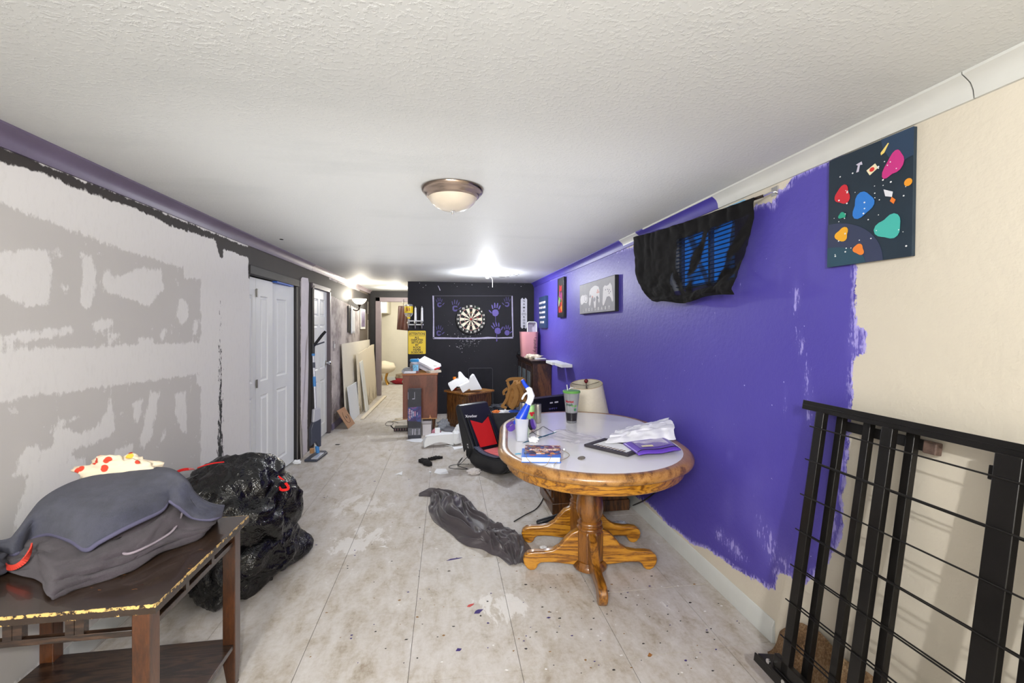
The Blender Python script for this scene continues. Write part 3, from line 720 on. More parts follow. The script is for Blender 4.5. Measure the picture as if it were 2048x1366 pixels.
# ------------------------------------------------------------------ bed frame leaning on the right wall
bf = thing('bed_frame', (1.3, 1.2, 0.02), 'black metal folding bed frame leaning against the cream wall', 'bed frame')
LB, LT = Vector((1.25, 0, .13)), Vector((1.405, 0, 1.105)); Ld = (LT-LB); Lu = Ld.normalized(); Ln = Vector((0, 1, 0)).cross(Lu); 
if Ln.x > 0: Ln = -Ln      # outward, towards the room
def bp(t_, y, off=0.0): q = LB+Ld*t_+Ln*off; return Vector((q.x, y, q.z))
YN, YF = .42, 1.53
def bar(name, t0, t1, ya, yb, wd, th, off=0.0):
    m = MB(); m.beam(bp(t0, ya, off), bp(t1, yb, off), wd, th, up=Ln) if ya == yb else m.beam(bp(t0, ya, off), bp(t1, yb, off), wd, th, up=Ln)
    return obj(name, m, blackmetal, bf, bevel=.002)
m = MB(); m.beam(bp(1.0, YN-.1), bp(1.0, YF+.02), .004, .05, up=Ln); m.beam(bp(1.0, YN-.1, .022), bp(1.0, YF+.02, .022), .035, .004, up=Ln); obj('top_rail', m, blackmetal, bf, bevel=.001)
m = MB(); m.beam(bp(0.0, YN-.1, .02), bp(0.0, YF+.03, .02), .012, .07, up=Ln); m.beam(bp(-.02, YN-.1, .05), bp(-.02, YF+.05, .05), .03, .006, up=Ln); obj('bottom_rail', m, blackmetal, bf, bevel=.001)
for (y, wd, off) in ((1.496, .030, -.012), (1.448, .034, .03), (1.406, .026, -.012), (1.302, .026, -.012), (1.197, .036, .03), (1.160, .026, -.012), (.895, .055, .03), (.84, .03, -.012), (.66, .026, -.012), (.50, .036, .03)):
    bar('post', -.01, .985, y, y, wd, .022, off)
bar('rear_top_rail', .952, .952, 1.13, 1.43, .034, .02, -.03)
m = MB(); m.beam(bp(.950, 1.098, -.03), bp(.950, 1.135, -.03), .038, .024, up=Ln); obj('end_cap', m, pbr('worn_cap', (92, 74, 66), .6, var=.4, vscale=60), bf, bevel=.003)
bar('rear_rail_stub', .925, .925, .80, .975, .038, .02, -.035)
m = MB(); m.beam(bp(.03, 1.10, .03), bp(.03, 1.50, .03), .045, .022, up=Ln); obj('lower_bracket', m, blackmetal, bf, bevel=.002)
for t_ in (.925, .80, .667, .535, .40, .27, .135, .01):
    for off, dt in ((.044, 0.0), (.004, -.012)):
        if t_ > .9 and off < .01: continue
        m = MB(); m.tube([bp(t_+dt, YN, off), bp(t_+dt, YF-.05, off)], .0026, 6); obj('wire', m, blackmetal, bf)
for (y, t_) in ((1.51, .012), (1.43, -.005)):
    m = MB(); m.lathe([(.001, 0), (.009, 0), (.009, .006), (.001, .008)], n=10); q = bp(t_, y, .055); m.xf(frameM(q, (0, 1, 0), Lu)); obj('bolt', m, chrome, bf)
for y in (1.46, 1.12, .6):
    m = MB(); m.beam((bp(0, y, .02)).xyz, Vector((bp(0, y, .02).x+.005, y, .012)), .03, .03, up=(0, 1, 0)); obj('foot', m, blackmetal, bf, bevel=.003)
# carpet remnant below it
nu, nv = 90, 60; P = np.zeros((nv, nu, 3))
for j in range(nv):
    for i in range(nu):
        u, v = i/(nu-1), j/(nv-1)
        y = 1.74-1.5*u; x = 1.43-(.05+.30*min(1, u*2.2)+.02*math.sin(u*20))*v
        hh = .21*math.exp(-(v*2.3)**2)*(1-.12*u)*min(1, u*9+.25)+.012
        z = hh*(1 if v > 0 else 1)+.010*fbm((x*9, y*9, 0), 1, 3)*min(1, 3*v+.3)+.012*math.sin(y*30+v*8)*math.exp(-(v*2.6)**2)
        if v > .97 or i in (0, nu-1): z = .001
        P[j, i] = (x, y, max(z, .001))
t = NT('brown_carpet'); co = t.co('World'); nn = t.noise(co, 120, 4, .8); n2 = t.noise(co, 9, 4, .7)
c = t.ramp(t.math('ADD', t.math('MULTIPLY', nn, .6), t.math('MULTIPLY', n2, .45)), [(.35, lin((70, 48, 28))), (.52, lin((150, 116, 80))), (.7, lin((206, 180, 142)))])
t.link(c, t.b.inputs['Base Color']); t.b.inputs['Roughness'].default_value = .95; t.bump(nn, .9, .012)
tag(obj('carpet_remnant', MB().grid(P), t.m, angle=180), 'brown shag carpet remnant bunched against the wall under the bed frame', 'carpet', kind='stuff')
m = MB().ball((1.18, 1.30, .045), .05, 16, 10, (1, 1.4, .7)); m.warp(lambda p: p*1.0+Vector((0, 0, .012*fbm(p, 18, 2))))
tag(obj('sock', m, pbr('magenta_fabric', (150, 20, 110), .85)), 'magenta balled sock on the brown carpet under the bed frame', 'sock')
# ------------------------------------------------------------------ oval pedestal table
TC = Vector((.851, 2.653, 0)); TR = math.radians(-8); TM = Matrix.Translation(TC) @ Matrix.Rotation(TR, 4, 'Z'); TZ = .742
tbl = thing('dining_table', TC, 'oval oak pedestal dining table with white laminate top against the purple wall', 'table', TR)
oakL = wood('golden_oak', (92, 52, 8), (152, 98, 18), (188, 132, 34), 'X', .8, .34, .4, 9, 9)
oakD = wood('honey_oak_turned', (64, 34, 8), (106, 62, 16), (138, 88, 30), 'Z', .8, .28, .6, 4, 10)
oakY = wood('golden_oak_y', (74, 42, 10), (120, 74, 18), (150, 100, 32), 'Y', .8, .34, .4, 9, 9)
oakR = wood('oak_rim', (88, 56, 22), (138, 94, 42), (164, 120, 64), 'Y', .8, .35, .4, 4, 8)
lam = pbr('white_laminate', (228, 227, 229), .16, var=.015, vscale=3, coat=.3)
R0, HL = .535, .247
def track(r, n=26):
    out = []
    for k in range(n+1): a = math.pi*k/n; out.append((r*math.cos(a), HL+r*math.sin(a)))
    for k in range(n+1): a = math.pi+math.pi*k/n; out.append((r*math.cos(a), -HL+r*math.sin(a)))
    return out
def ringloft(prof, cap=False):
    m = MB(); rings = [[(x, y, z) for x, y in track(r)] for r, z in prof]; n = len(rings[0])
    m.v = [q for rg in rings for q in rg]
    for i in range(len(rings)-1):
        for k in range(n): m.f.append((i*n+k, i*n+(k+1) % n, (i+1)*n+(k+1) % n, (i+1)*n+k)); m.m.append(0)
    if cap: m.f.append(tuple(range(n))[::-1]); m.m.append(0); m.f.append(tuple((len(rings)-1)*n+k for k in range(n))); m.m.append(0)
    return m.xf(TM)
obj('rim', ringloft([(R0-.055, TZ-.045), (R0-.012, TZ-.045), (R0-.003, TZ-.040), (R0, TZ-.028), (R0-.002, TZ-.018), (R0-.010, TZ-.008), (R0-.014, TZ-.004), (R0-.022, TZ+.001), (R0-.05, TZ+.001), (R0-.056, TZ-.001), (R0-.056, TZ-.045)]), oakR, tbl, angle=60)
obj('laminate_top', ringloft([(R0-.0555, TZ-.03), (R0-.0555, TZ)], True), lam, tbl)
obj('apron', ringloft([(R0-.075, TZ-.108), (R0-.058, TZ-.108), (R0-.05, TZ-.100), (R0-.046, TZ-.046), (R0-.075, TZ-.046)], False), oakL, tbl, angle=50)
obj('underside', ringloft([(R0-.076, TZ-.060), (R0-.076, TZ-.044)], True), oakD, tbl)
legprof = [(.0, .045), (.0, .235), (.022, .232), (.06, .215), (.095, .178), (.125, .142), (.165, .118), (.22, .108), (.27, .108), (.305, .103), (.33, .085), (.338, .062), (.332, .035), (.316, .012), (.295, .0), (.272, .002), (.258, .016), (.250, .034), (.235, .044), (.19, .046), (.14, .043), (.09, .036), (.05, .032)]
for s in (-1, 1):
    cy = .162*s
    col_ = MB(); pr = [(.09, .018), (.098, .020), (.100, .03), (.094, .045), (.082, .056), (.080, .06)]
    m = MB().lathe(pr, (0, cy, 0), 32); m.xf(TM); obj('column_base', m, oakD, tbl, angle=50)
    m = MB().lathe([(.078, .058), (.079, .222), (.074, .236)], (0, cy, 0), 8, math.pi/8); m.xf(TM); obj('column_block', m, oakD, tbl, smooth=False, bevel=.004)
    m = MB().lathe([(.066, .234), (.074, .238), (.077, .246), (.074, .254), (.066, .258), (.064, .262), (.070, .268), (.072, .274), (.068, .282), (.060, .290),
                    (.066, .305), (.074, .325), (.078, .350), (.077, .385), (.070, .425), (.062, .460), (.060, .49), (.064, .52), (.074, .54), (.076, .60), (.07, .64), (.07, .685)], (0, cy, 0), 36)
    m.xf(TM); obj('column', m, oakD, tbl, angle=50)
    for a in ((-90 if s < 0 else 90), (0 if s < 0 else 0), 180):
        a_ = math.radians(a); R_ = Matrix.Translation((0, cy, 0)) @ Matrix.Rotation(a_, 4, 'Z')
        m = MB().prism([(x+.052, z) for x, z in legprof], .046, frameM((0, .023, 0), (1, 0, 0), (0, 0, 1)))
        m.xf(TM @ R_); obj('leg', m, oakY if abs(a) == 90 else oakL, tbl, bevel=.009, seg=3, angle=50)
# ------------------------------------------------------------------ things on the table
Z = TZ+.002
def T(px, py, dz=0.0): return onz(px, py, Z+dz)
# frosted jug
p = T(1043, 880)
jug = thing('plastic_jug', (p.x, p.y, Z), 'frosted clear plastic jug on the white table, holding a blue sprayer', 'jug')
frost = pbr('frosted_plastic', (232, 235, 245), .35, trans=.45, alpha=.86)
def sqring(w_, z, r=.35, n=20, tilt=0):
    out = []
    for k in range(n):
        a = 2*math.pi*k/n; c, s_ = math.cos(a), math.sin(a)
        q = (abs(c)**4+abs(s_)**4)**-.25; out.append((p.x+w_*q*c*.9, p.y+w_*q*s_*.9, z+tilt*c))
    return out
def loft(rings, cap0=True, cap1=False):
    m = MB(); n = len(rings[0]); m.v = [tuple(q) for rg in rings for q in rg]
    for i in range(len(rings)-1):
        for k in range(n): m.f.append((i*n+k, i*n+(k+1) % n, (i+1)*n+(k+1) % n, (i+1)*n+k)); m.m.append(0)
    if cap0: m.f.append(tuple(range(n))[::-1]); m.m.append(0)
    if cap1: m.f.append(tuple((len(rings)-1)*n+k for k in range(n))); m.m.append(0)
    return m
obj('body', loft([sqring(.036, Z), sqring(.040, Z+.06), sqring(.045, Z+.13, tilt=-.004), sqring(.043, Z+.13, tilt=-.004), sqring(.036, Z+.004)], True, True), frost, jug)
# sprayer leaning in the jug
a = Vector((p.x-.012, p.y+.012, Z+.105)); b = Vector((p.x+.058, p.y+.02, Z+.235))
sp = thing('spray_bottle', a, 'blue spray bottle with white trigger head and blue nozzle standing in frosted jug', 'spray bottle')
blue = pbr('blue_plastic', (24, 70, 205), .3); wplast = pbr('white_plastic', (236, 238, 242), .35)
d = (b-a)
m = MB().tube([a-d*.15, a+d*.1, a+d*.45, a+d*.75, a+d*.8], [.030, .032, .026, .017, .017], 16); obj('neck', m, blue, sp)
m = MB().tube([a+d*.78, a+d*.95, b+Vector((.004, 0, .02)), b+Vector((-.008, 0, .06)), b+Vector((-.024, 0, .072))], [.019, .019, .022, .018, .012], 14); obj('head', m, wplast, sp)
m = MB().tube(spline([b+Vector((-.008, 0, .045)), b+Vector((-.035, 0, .030)), b+Vector((-.052, 0, .0))], 4), [.006]*8+[.004], 8); obj('trigger', m, wplast, sp)
m = MB().tube([b+Vector((-.012, 0, .062)), b+Vector((-.034, 0, .088)), b+Vector((-.050, 0, .118))], [.013, .012, .010], 12); obj('nozzle', m, blue, sp)
# steel tumblers + green can between
for (px, py, w_, hh, nm, lb_) in ((1075.5, 845, .024, .128, 'tumbler', 'slim brushed steel tumbler right of the spray bottle'), (1047, 838, .027, .118, 'tumbler', 'steel tumbler behind the frosted jug, half hidden')):
    q = T(px, py); tu = thing(nm, (q.x, q.y, Z), lb_, 'tumbler', group='steel tumblers on the table')
    obj('body', MB().lathe([(.001, 0), (w_*.92, 0), (w_, .004), (w_, hh-.01), (w_*.97, hh)], (q.x, q.y, Z), 24), steel, tu)
    obj('rim', MB().lathe([(w_*.97, hh), (w_*.99, hh+.003), (w_*.9, hh+.003), (w_*.88, hh-.02), (.001, hh-.02)], (q.x, q.y, Z), 24), chrome, tu)
q = T(1062, 842); can = thing('drink_can', (q.x, q.y, Z), 'green drink can with a red fruit print behind the spray bottle', 'can')
obj('body', MB().lathe([(.001, 0), (.026, .002), (.029, .01), (.029, .10), (.024, .112), (.001, .112)], (q.x, q.y, Z), 24), pbr('green_can', (150, 200, 130), .3), can)
m = MB()
for k in range(3): m.prism(ellipse((-.008, .008, .0)[k], (.0, .002, -.012)[k], .010, .009, 12), .0008, frameM((q.x, q.y-.0295, Z+.060), (1, 0, 0), (0, 0, 1)))
obj('fruit_print', m, pbr('red_print', (200, 30, 50), .4), can)
# headphones
hp = thing('headphones', T(1050, 865), 'purple over-ear headphones lying behind the frosted jug', 'headphones')
pplas = pbr('purple_plastic', (92, 62, 160), .35); pdark = pbr('dark_pad', (30, 24, 42), .6)
q = T(1069, 861); axis = Vector((.88, -.30, .30)).normalized(); e1 = Vector((0, 0, 1)).cross(axis).normalized(); e2 = axis.cross(e1)
m = MB().lathe([(.001, 0), (.030, 0), (.036, .006), (.037, .014), (.030, .020), (.028, .024), (.020, .025), (.001, .022)], n=28); m.xf(frameM(q+Vector((-.02, 0, .040)), e1, e2)); obj('ear_cup', m, pplas, hp)
m = MB().lathe([(.020, -.001), (.033, -.001), (.036, -.010), (.030, -.018), (.020, -.018)], n=28); m.xf(frameM(q+Vector((-.02, 0, .040)), e1, e2)); obj('ear_pad', m, pdark, hp)
m = MB().lathe([(.022, .0265), (.026, .025), (.026, .023), (.022, .0235)], n=28); m.xf(frameM(q+Vector((-.02, 0, .040)), e1, e2)); obj('ring', m, pbr('lilac', (176, 156, 222), .4), hp)
q2 = T(1021, 862)
pts = [q2+Vector((-.006, .01, .005+0)), q2+Vector((-.016, .02, .03)), q2+Vector((.01, .03, .046)), q2+Vector((.06, .04, .046)), q2+Vector((.10, .03, .05))]
sp_ = spline(pts, 6); m = MB()
for i in range(len(sp_)-1): m.beam(sp_[i], sp_[i+1], .026, .006, up=(0, -.4, 1))
m.beam(q2+Vector((-.012, 0, .003)), q2+Vector((.038, .0, .038)), .006, .034, up=(0, 0, 1)); obj('headband', m, pplas, hp, bevel=.001)
# wire loop (eyeglass-like cable) and teal stick
L = [T(*c, .002) for c in ((1058, 868), (1066, 864), (1080, 857), (1086, 853), (1094, 857), (1107, 864), (1106, 866), (1092, 872), (1085, 873), (1076, 871), (1068, 866), (1063, 862))]
tag(obj('black_cable', MB().tube(spline(L, 5), .0016, 6), blackplastic), 'thin black cable looped on the table beside the purple headphones', 'cable')
A, B = T(1045, 886, .004), T(1119, 862, .012)
tag(obj('pen', MB().tube([A, A.lerp(B, .08), A.lerp(B, .95), B], [.001, .003, .003, .0025], 8), pbr('teal_pen', (22, 74, 100), .35)), 'long dark teal stylus lying across the white table top', 'pen')
def crumple(c, r, sc=(1, 1, .6), seed=0.0, n=22, mm=14, amp=.35, fq=1.7):
    m = MB(); m.ball((0, 0, 0), 1.0, n, mm)
    out = []
    for q in m.v:
        d_ = Vector(q); f = abs(fbm(d_, fq, 4, seed)); k = 1+amp*(f*1.6-.4)
        z = d_.z*k; out.append((c[0]+d_.x*k*r*sc[0], c[1]+d_.y*k*r*sc[1], max(c[2]+(z+.75)*r*sc[2], c[2]+.0005)))
    m.v = out; return m
tag(obj('tissue', crumple(T(1067, 884), .022, (1.2, 1, .8), 3), paper, angle=25), 'crumpled white tissue on the table behind the comic book', 'tissue')
# comic on top of a blue book
c1, c2, c3, c4 = T(1043, 925), T(1122, 926), T(1125, 903), T(1053, 902)
ex = (c2-c1).normalized(); ey = Vector((-ex.y, ex.x, 0)); bw = (c2-c1).length; bd = .15
BK = frameM(c1, ex, ey)
bkb = thing('book', c1, 'thick blue-covered book under the comic near the table edge', 'book')
bl = pbr('book_blue', (36, 104, 205), .3)
obj('cover', MB().prism([(0, 0), (bw, 0), (bw, bd), (0, bd)], .003, BK), bl, bkb, smooth=False)
obj('cover', MB().prism([(0, 0), (bw, 0), (bw, bd), (0, bd)], .003, BK @ Matrix.Translation((0, 0, .026))), bl, bkb, smooth=False)
pg_ = MB()
for k in range(8): pg_.prism([(.002, .004+.0006*(k % 2)), (bw-.005, .004+.0006*(k % 2)), (bw-.005, bd-.003), (.002, bd-.003)], .0029, BK @ Matrix.Translation((0, 0, .003+k*.0029)))
obj('pages', pg_, paper, bkb, smooth=False)
for ex_ in ((.055, .03, .018, .010), (.14, .025, .012, .006)): obj('cover_print', MB().prism(ellipse(*ex_, 14), .0006, BK @ Matrix.Translation((0, 0, .0291))), pbr('print_orange', (190, 90, 60), .5), bkb, smooth=False)
cz_ = thing('comic_book', c1+Vector((0, .05, .03)), 'colourful comic book lying open-side down on top of the blue book', 'comic book')
CK = BK @ Matrix.Translation((.012, .048, .0300)) @ Matrix.Rotation(math.radians(-2), 4, 'Z')
t = NT('comic_print'); co = t.co('Object'); vr = t.n('ShaderNodeTexVoronoi'); vr.inputs['Scale'].default_value = 60; t.link(co, vr.inputs['Vector'])
sh = t.n('ShaderNodeSeparateColor'); t.link(vr.outputs['Color'], sh.inputs[0])
t.link(t.ramp(sh.outputs[0], [(0, lin((34, 30, 54))), (.3, lin((52, 48, 96))), (.45, lin((190, 120, 50))), (.6, lin((214, 190, 170))), (.75, lin((120, 30, 44))), (.9, lin((60, 90, 150)))], 'CONSTANT'), t.b.inputs['Base Color']); t.b.inputs['Roughness'].default_value = .3
obj('cover', MB().prism([(0, 0), (bw-.008, 0), (bw-.008, .15), (0, .15)], .004, CK), t.m, cz_, smooth=False)
text('FANTASTIC', .026, CK @ Matrix.Translation((bw*.48, .062, .0043)), pbr('pale_pink_ink', (246, 214, 206), .5), cz_, 'title', bold=.0006)
# earbud cable
L = [T(*c, .034 if 1046 < c[0] < 1120 and c[1] < 921 else .004) for c in ((1108, 931), (1112, 925), (1124, 920), (1136, 914), (1138, 908), (1128, 902), (1118, 898), (1100, 898), (1082, 899), (1060, 894), (1052, 904), (1053, 915), (1062, 925))]
L += [T(1075, 931, .003), T(1092, 930, .003), T(1100, 918, .034), T(1104, 908, .034)]
tan = pbr('beige_cable', (150, 134, 106), .5)
eb = thing('earbuds', T(1105, 932), 'beige-corded earbuds tangled over the comic and blue book', 'earbuds')
obj('cord', MB().tube(spline(L, 5), .0014, 6), tan, eb)
for c in ((1105, 934), (1128, 900)):
    q = T(*c, .004 if c[1] > 920 else .01); m = MB().ball(q+Vector((0, 0, .003)), .006, 12, 8); m.tube([q, q+Vector((.006, .010, .002))], .0028, 8); obj('earbud', m, wplast, eb)
m = MB().prism([(0, 0), (.018, .008), (.03, .004), (.036, .016), (.02, .022), (.004, .016)], .0012, frameM(T(1030, 909), (1, 0, 0), (0, 1, 0)))
tag(obj('paper_scrap', m, pbr('teal_scrap', (60, 168, 206), .5), smooth=False), 'small bright teal scrap on the table left of the books', 'scrap')
m = MB().lathe([(.001, 0), (.018, 0), (.020, .002), (.018, .004), (.001, .0045)], n=24); q = T(1163, 917); m.xf(frameM(q+Vector((0, 0, .001)), (1, 0, .18), (0, 1, .1)))
md_ = tag(obj('medallion', m, pbr('pewter', (120, 112, 104), .45, metal=.6, var=.3, vscale=120, bump=.4, bscale=160)), 'round pewter medallion lying alone on the white table', 'medallion')
# clear plastic bag sheet
pl = pbr('thin_clear_plastic', (226, 222, 228), .2, trans=.2, alpha=.62)
C4 = [T(1094, 874), T(1150, 889), T(1205, 876), T(1120, 860)]
nu = nv = 26; P = np.zeros((nv, nu, 3))
for j in range(nv):
    for i in range(nu):
        u, v = i/(nu-1), j/(nv-1); q = C4[0].lerp(C4[1], u).lerp(C4[3].lerp(C4[2], u), v)
        P[j, i] = (q.x, q.y, Z+.0015+max(0, .010*abs(fbm((u*4, v*4, 2), 1, 3))+.018*math.exp(-((u-.15)**2+(v-.7)**2)*18)))
tag(obj('plastic_sleeve', MB().grid(P), pl, angle=25), 'clear crinkled plastic sleeve lying flat in the middle of the table', 'plastic bag')
# picture frame, wrapped white plastic, purple pouch
f1, f2, f3 = T(1168, 893), T(1256, 914), T(1212, 878)
ex = (f2-f1).normalized(); ey = Vector((-ex.y, ex.x, 0)); fw, fh = (f2-f1).length, .20; FK = frameM(f1, ex, ey)
pf = thing('picture_frame', f1, 'dark grey picture frame with striped print lying flat on the table', 'picture frame')
dg_ = pbr('dark_grey_frame', (52, 48, 54), .5)
m = MB()
for q in ([(0, 0), (fw, 0), (fw-.026, .026), (.026, .026)], [(0, fh), (0, 0), (.026, .026), (.026, fh-.026)], [(fw, 0), (fw, fh), (fw-.026, fh-.026), (fw-.026, .026)], [(fw, fh), (0, fh), (.026, fh-.026), (fw-.026, fh-.026)]): m.prism(q, .014, FK)
obj('frame', m, dg_, pf, bevel=.002); obj('print', MB().prism([(.024, .024), (fw-.024, .024), (fw-.024, fh-.024), (.024, fh-.024)], .007, FK), paper, pf, smooth=False)
m = MB()
for k in range(9): m.prism([(.04+k*.021, .03+.003*(k % 3)), (.05+k*.021, .03), (.056+k*.021, .07+.006*(k % 2)), (.046+k*.021, .07)], .0008, FK @ Matrix.Translation((0, 0, .0072)))
obj('stripe', m, pbr('brown_ink', (112, 92, 70), .6), pf, smooth=False)
# white plastic bag lying across
base = [T(1205, 885), T(1346, 868)]
nu, nv = 60, 34; P = np.zeros((nv, nu, 3))
for j in range(nv):
    v = j/(nv-1)
    for i in range(nu):
        u = i/(nu-1); a = T(1212, 892).lerp(T(1352, 884), u); b = T(1243, 866).lerp(T(1330, 857), u); q = a.lerp(b, v)
        ht = (.018+.055*u)*math.sin(math.pi*min(1, v*1.02))**.6
        rdg = .012*abs(fbm((u*3.0, v*9, 1), 1, 3))+.010*abs(math.sin(v*13+u*3+2*fbm((u*4, v*2, 4), 1, 2)))
        z = max(ht+rdg*math.sin(math.pi*v)**.5, .001) if 0 < j < nv-1 else .001
        P[j, i] = (q.x+.02*fbm((u*5, v*5, 7), 1, 2), q.y+.02*fbm((u*5, v*5, 11), 1, 2), Z+.014+z)
tag(obj('shipping_bag', MB().grid(P), pbr('white_poly_bag', (232, 233, 238), .3, trans=.1), angle=40), 'crinkled white plastic mailing bag lying on the dark frame at the table end', 'plastic bag')
p1, p2, p3, p4 = T(1277, 915), T(1362, 908), T(1330, 880), T(1246, 892)
nu, nv = 30, 24; P = np.zeros((nv, nu, 3))
for j in range(nv):
    for i in range(nu):
        u, v = i/(nu-1), j/(nv-1); q = p1.lerp(p2, u).lerp(p4.lerp(p3, u), v); e = min(u, 1-u, v, 1-v)
        P[j, i] = (q.x, q.y, Z+.012+.010*min(1, e*12)+.008*(1-v)*u+.003*math.sin(u*9)*(1-v))
pou = thing('zip_pouch', p1, 'purple zip pouch with clear window at the right end of the table', 'pouch')
obj('body', MB().grid(P), pbr('purple_vinyl', (96, 64, 172), .35), pou, solid=.006, angle=40)
def onP(u, v, dz=.0): q = p1.lerp(p2, u).lerp(p4.lerp(p3, u), v); e = min(u, 1-u, v, 1-v); return Vector((q.x, q.y, Z+.012+.010*min(1, e*12)+.008*(1-v)*u+.003*math.sin(u*9)*(1-v)+.0035+dz))
m = MB(); Pq = np.array([[list(onP(.14+.72*i/14, .28+.56*j/8, .001)) for i in range(15)] for j in range(9)]); m.grid(Pq); obj('clear_window', m, pbr('purple_window', (118, 86, 160), .12, coat=1.0, var=.25, vscale=30, bump=.3, bscale=30), pou, angle=60)
m = MB().tube([onP(.02+.96*k/12, .11, .001) for k in range(13)], .0022, 6); obj('zipper', m, blackplastic, pou)
m = MB(); m.grid(np.array([[list(onP(.22+.26*i/4, .32+.12*j/3, .002)) for i in range(5)] for j in range(4)])); obj('paper_tag', m, pbr('cream_tag', (232, 222, 180), .6), pou)
# insulated cup with green lid
q = T(1143, 844)
cup = thing('drinking_cup', (q.x, q.y, Z), 'tall clear plastic cup with green lid, dark drink and straw', 'cup')
clearp = pbr('cloudy_clear_plastic', (214, 216, 220), .2, trans=.75, alpha=.85)
obj('wall', MB().lathe([(.036, .0), (.040, .058), (.042, .075), (.056, .205), (.060, .212), (.054, .205), (.040, .078), (.038, .06), (.034, .004), (.001, .004)], (q.x, q.y, Z), 32), clearp, cup)
obj('drink', MB().lathe([(.001, .002), (.036, .002), (.041, .058), (.042, .068), (.001, .068)], (q.x, q.y, Z+.001), 32), pbr('dark_cola', (24, 20, 26), .12), cup)
obj('lid', MB().lathe([(.060, .206), (.062, .208), (.062, .218), (.058, .222), (.04, .224), (.001, .226)], (q.x, q.y, Z), 32), pbr('green_lid', (92, 150, 70), .35), cup)
obj('straw', MB().tube([(q.x-.02, q.y, Z+.07), (q.x-.028, q.y, Z+.222), (q.x-.034, q.y+.0, Z+.262)], .0035, 8), pbr('straw_grey', (206, 208, 206), .3), cup)
wrapM = frameM((q.x, q.y, Z), (1, 0, 0), (0, 0, 1))
def on_cup(mb_, r0):
    def f(v):
        a = (v.x-q.x)/r0; r = .0395+.0125*(v.z-Z-.06)/.15+.0035; return Vector((q.x+r*math.sin(a), q.y-r*math.cos(a), v.z))
    return mb_.warp(f)
for body, size, zz, xx, cl in (('Market', .022, .150, -.012, (196, 40, 60)), ('fresh', .026, .128, -.012, (60, 110, 80)), ('to go', .022, .122, .026, (130, 200, 90))):
    o = text(body, size, frameM((q.x+xx, q.y, Z+zz), (1, 0, 0), (0, 0, 1)), pbr('ink_%d' % cl[0], cl, .4), cup, 'lettering', bold=.0006)
    for v in o.data.vertices:
        wv_ = WM[cup.name] @ v.co; a = (wv_.x-q.x)/.055; r = .0395+.0125*(wv_.z-Z-.06)/.15+.0052; a -= .35
        v.co = WM[cup.name].inverted() @ Vector((q.x+r*math.sin(a), q.y-r*math.cos(a), wv_.z))
m = MB().lathe([(.001, 0), (.009, 0), (.009, .001), (.001, .0012)], n=16); a = .25; m.xf(frameM((q.x+.047*math.sin(a), q.y-.0475*math.cos(a), Z+.094), (math.cos(a), math.sin(a), 0), (0, 0, 1))); obj('round_logo', m, pbr('logo_green', (60, 120, 84), .4), cup)
# ------------------------------------------------------------------ end table with towels
def fur_rug(): pass
darkw = wood('espresso_wood', (22, 14, 10), (42, 28, 20), (66, 46, 32), 'X', 1.5, .28, .5, 8)
# worn edge paint
t = NT('espresso_worn_top'); co = t.co('Object'); cs = t.co('Object', (1, 1, 1))
n1 = t.noise(t.co('Object', (7, 1, 1)), 6, 5, .7); n2 = t.noise(co, 38, 5, .75); n3 = t.noise(t.co('Object', (.6, 2.6, 1), (0, 0, .6)), 34, 4, .7)
base = t.mix(n1, lin((30, 22, 18)), lin((58, 44, 34)))
base = t.mix(t.math('MULTIPLY', t.step(n3, .66, .70), .7), base, lin((150, 96, 46)))
e = t.attr('edge'); ef = t.step(t.math('ADD', t.math('MULTIPLY', e, .30), t.math('MULTIPLY', n2, .55)), .52, .56)
c = t.mix(ef, base, lin((206, 172, 104))); t.link(c, t.b.inputs['Base Color']); t.b.inputs['Roughness'].default_value = .26; t.b.inputs['Coat Weight'].default_value = .3
t.bump(n1, .06, .002); worn = t.m
et = thing('end_table', (-1.16, 1.655, 0), 'worn espresso wood end table with lower shelf, stacked with towels', 'table')
x0, x1, y0, y1, zt = -1.525, -.800, 1.362, 1.948, .640
def slab_grid(x0, x1, y0, y1, z0, z1, ins=.012):
    m = MB(); xs = sorted(set(list(np.linspace(x0, x1, 74))+[x0+.008, x1-.008])); ys = sorted(set(list(np.linspace(y0, y1, 60))+[y0+.008, y1-.008])); ed = []
    P = np.array([[(x, y, z1) for x in xs] for y in ys]); m.grid(P)
    for y in ys:
        for x in xs: dd = min(x-x0, x1-x, y-y0, y1-y); ed.append(1.0 if dd < .007 else (.35 if dd < .02 else 0))
    def side(f, n, zz=(z1, z1-.008, (z0+z1)/2, z0)):
        k0 = len(m.v); vs_ = []
        for k in range(n+1):
            for z in zz: vs_.append(f(k/n, z))
        q = len(zz); m.add(vs_, [(k*q+i, k*q+i+1, (k+1)*q+i+1, (k+1)*q+i) for k in range(n) for i in range(q-1)])
        for k in range(n+1): ed.extend([1.0, .9, .35, .75])
    side(lambda u, z: (x0+(x1-x0)*u, y0, z), 70); side(lambda u, z: (x1, y0+(y1-y0)*u, z), 60); side(lambda u, z: (x1-(x1-x0)*u, y1, z), 30); side(lambda u, z: (x0, y1-(y1-y0)*u, z), 30)
    k0 = len(m.v); m.add([(x0, y0, z0), (x1, y0, z0), (x1, y1, z0), (x0, y1, z0)], [(3, 2, 1, 0)]); ed += [.7]*4
    return m, ed
m, ed = slab_grid(x0, x1, y0, y1, zt-.026, zt)
o = obj('table_top', m, worn, et, smooth=False); at = o.data.attributes.new('edge', 'FLOAT', 'POINT'); at.data.foreach_set('value', np.array(ed, np.float32))
brownw = wood('walnut_leg', (52, 27, 11), (70, 38, 16), (92, 52, 24), 'Z', 1.0, .3, .5, 3, 5)
ex0, ex1, ey0, ey1 = x0+.03, x1-.022, y0+.012, y1-.022
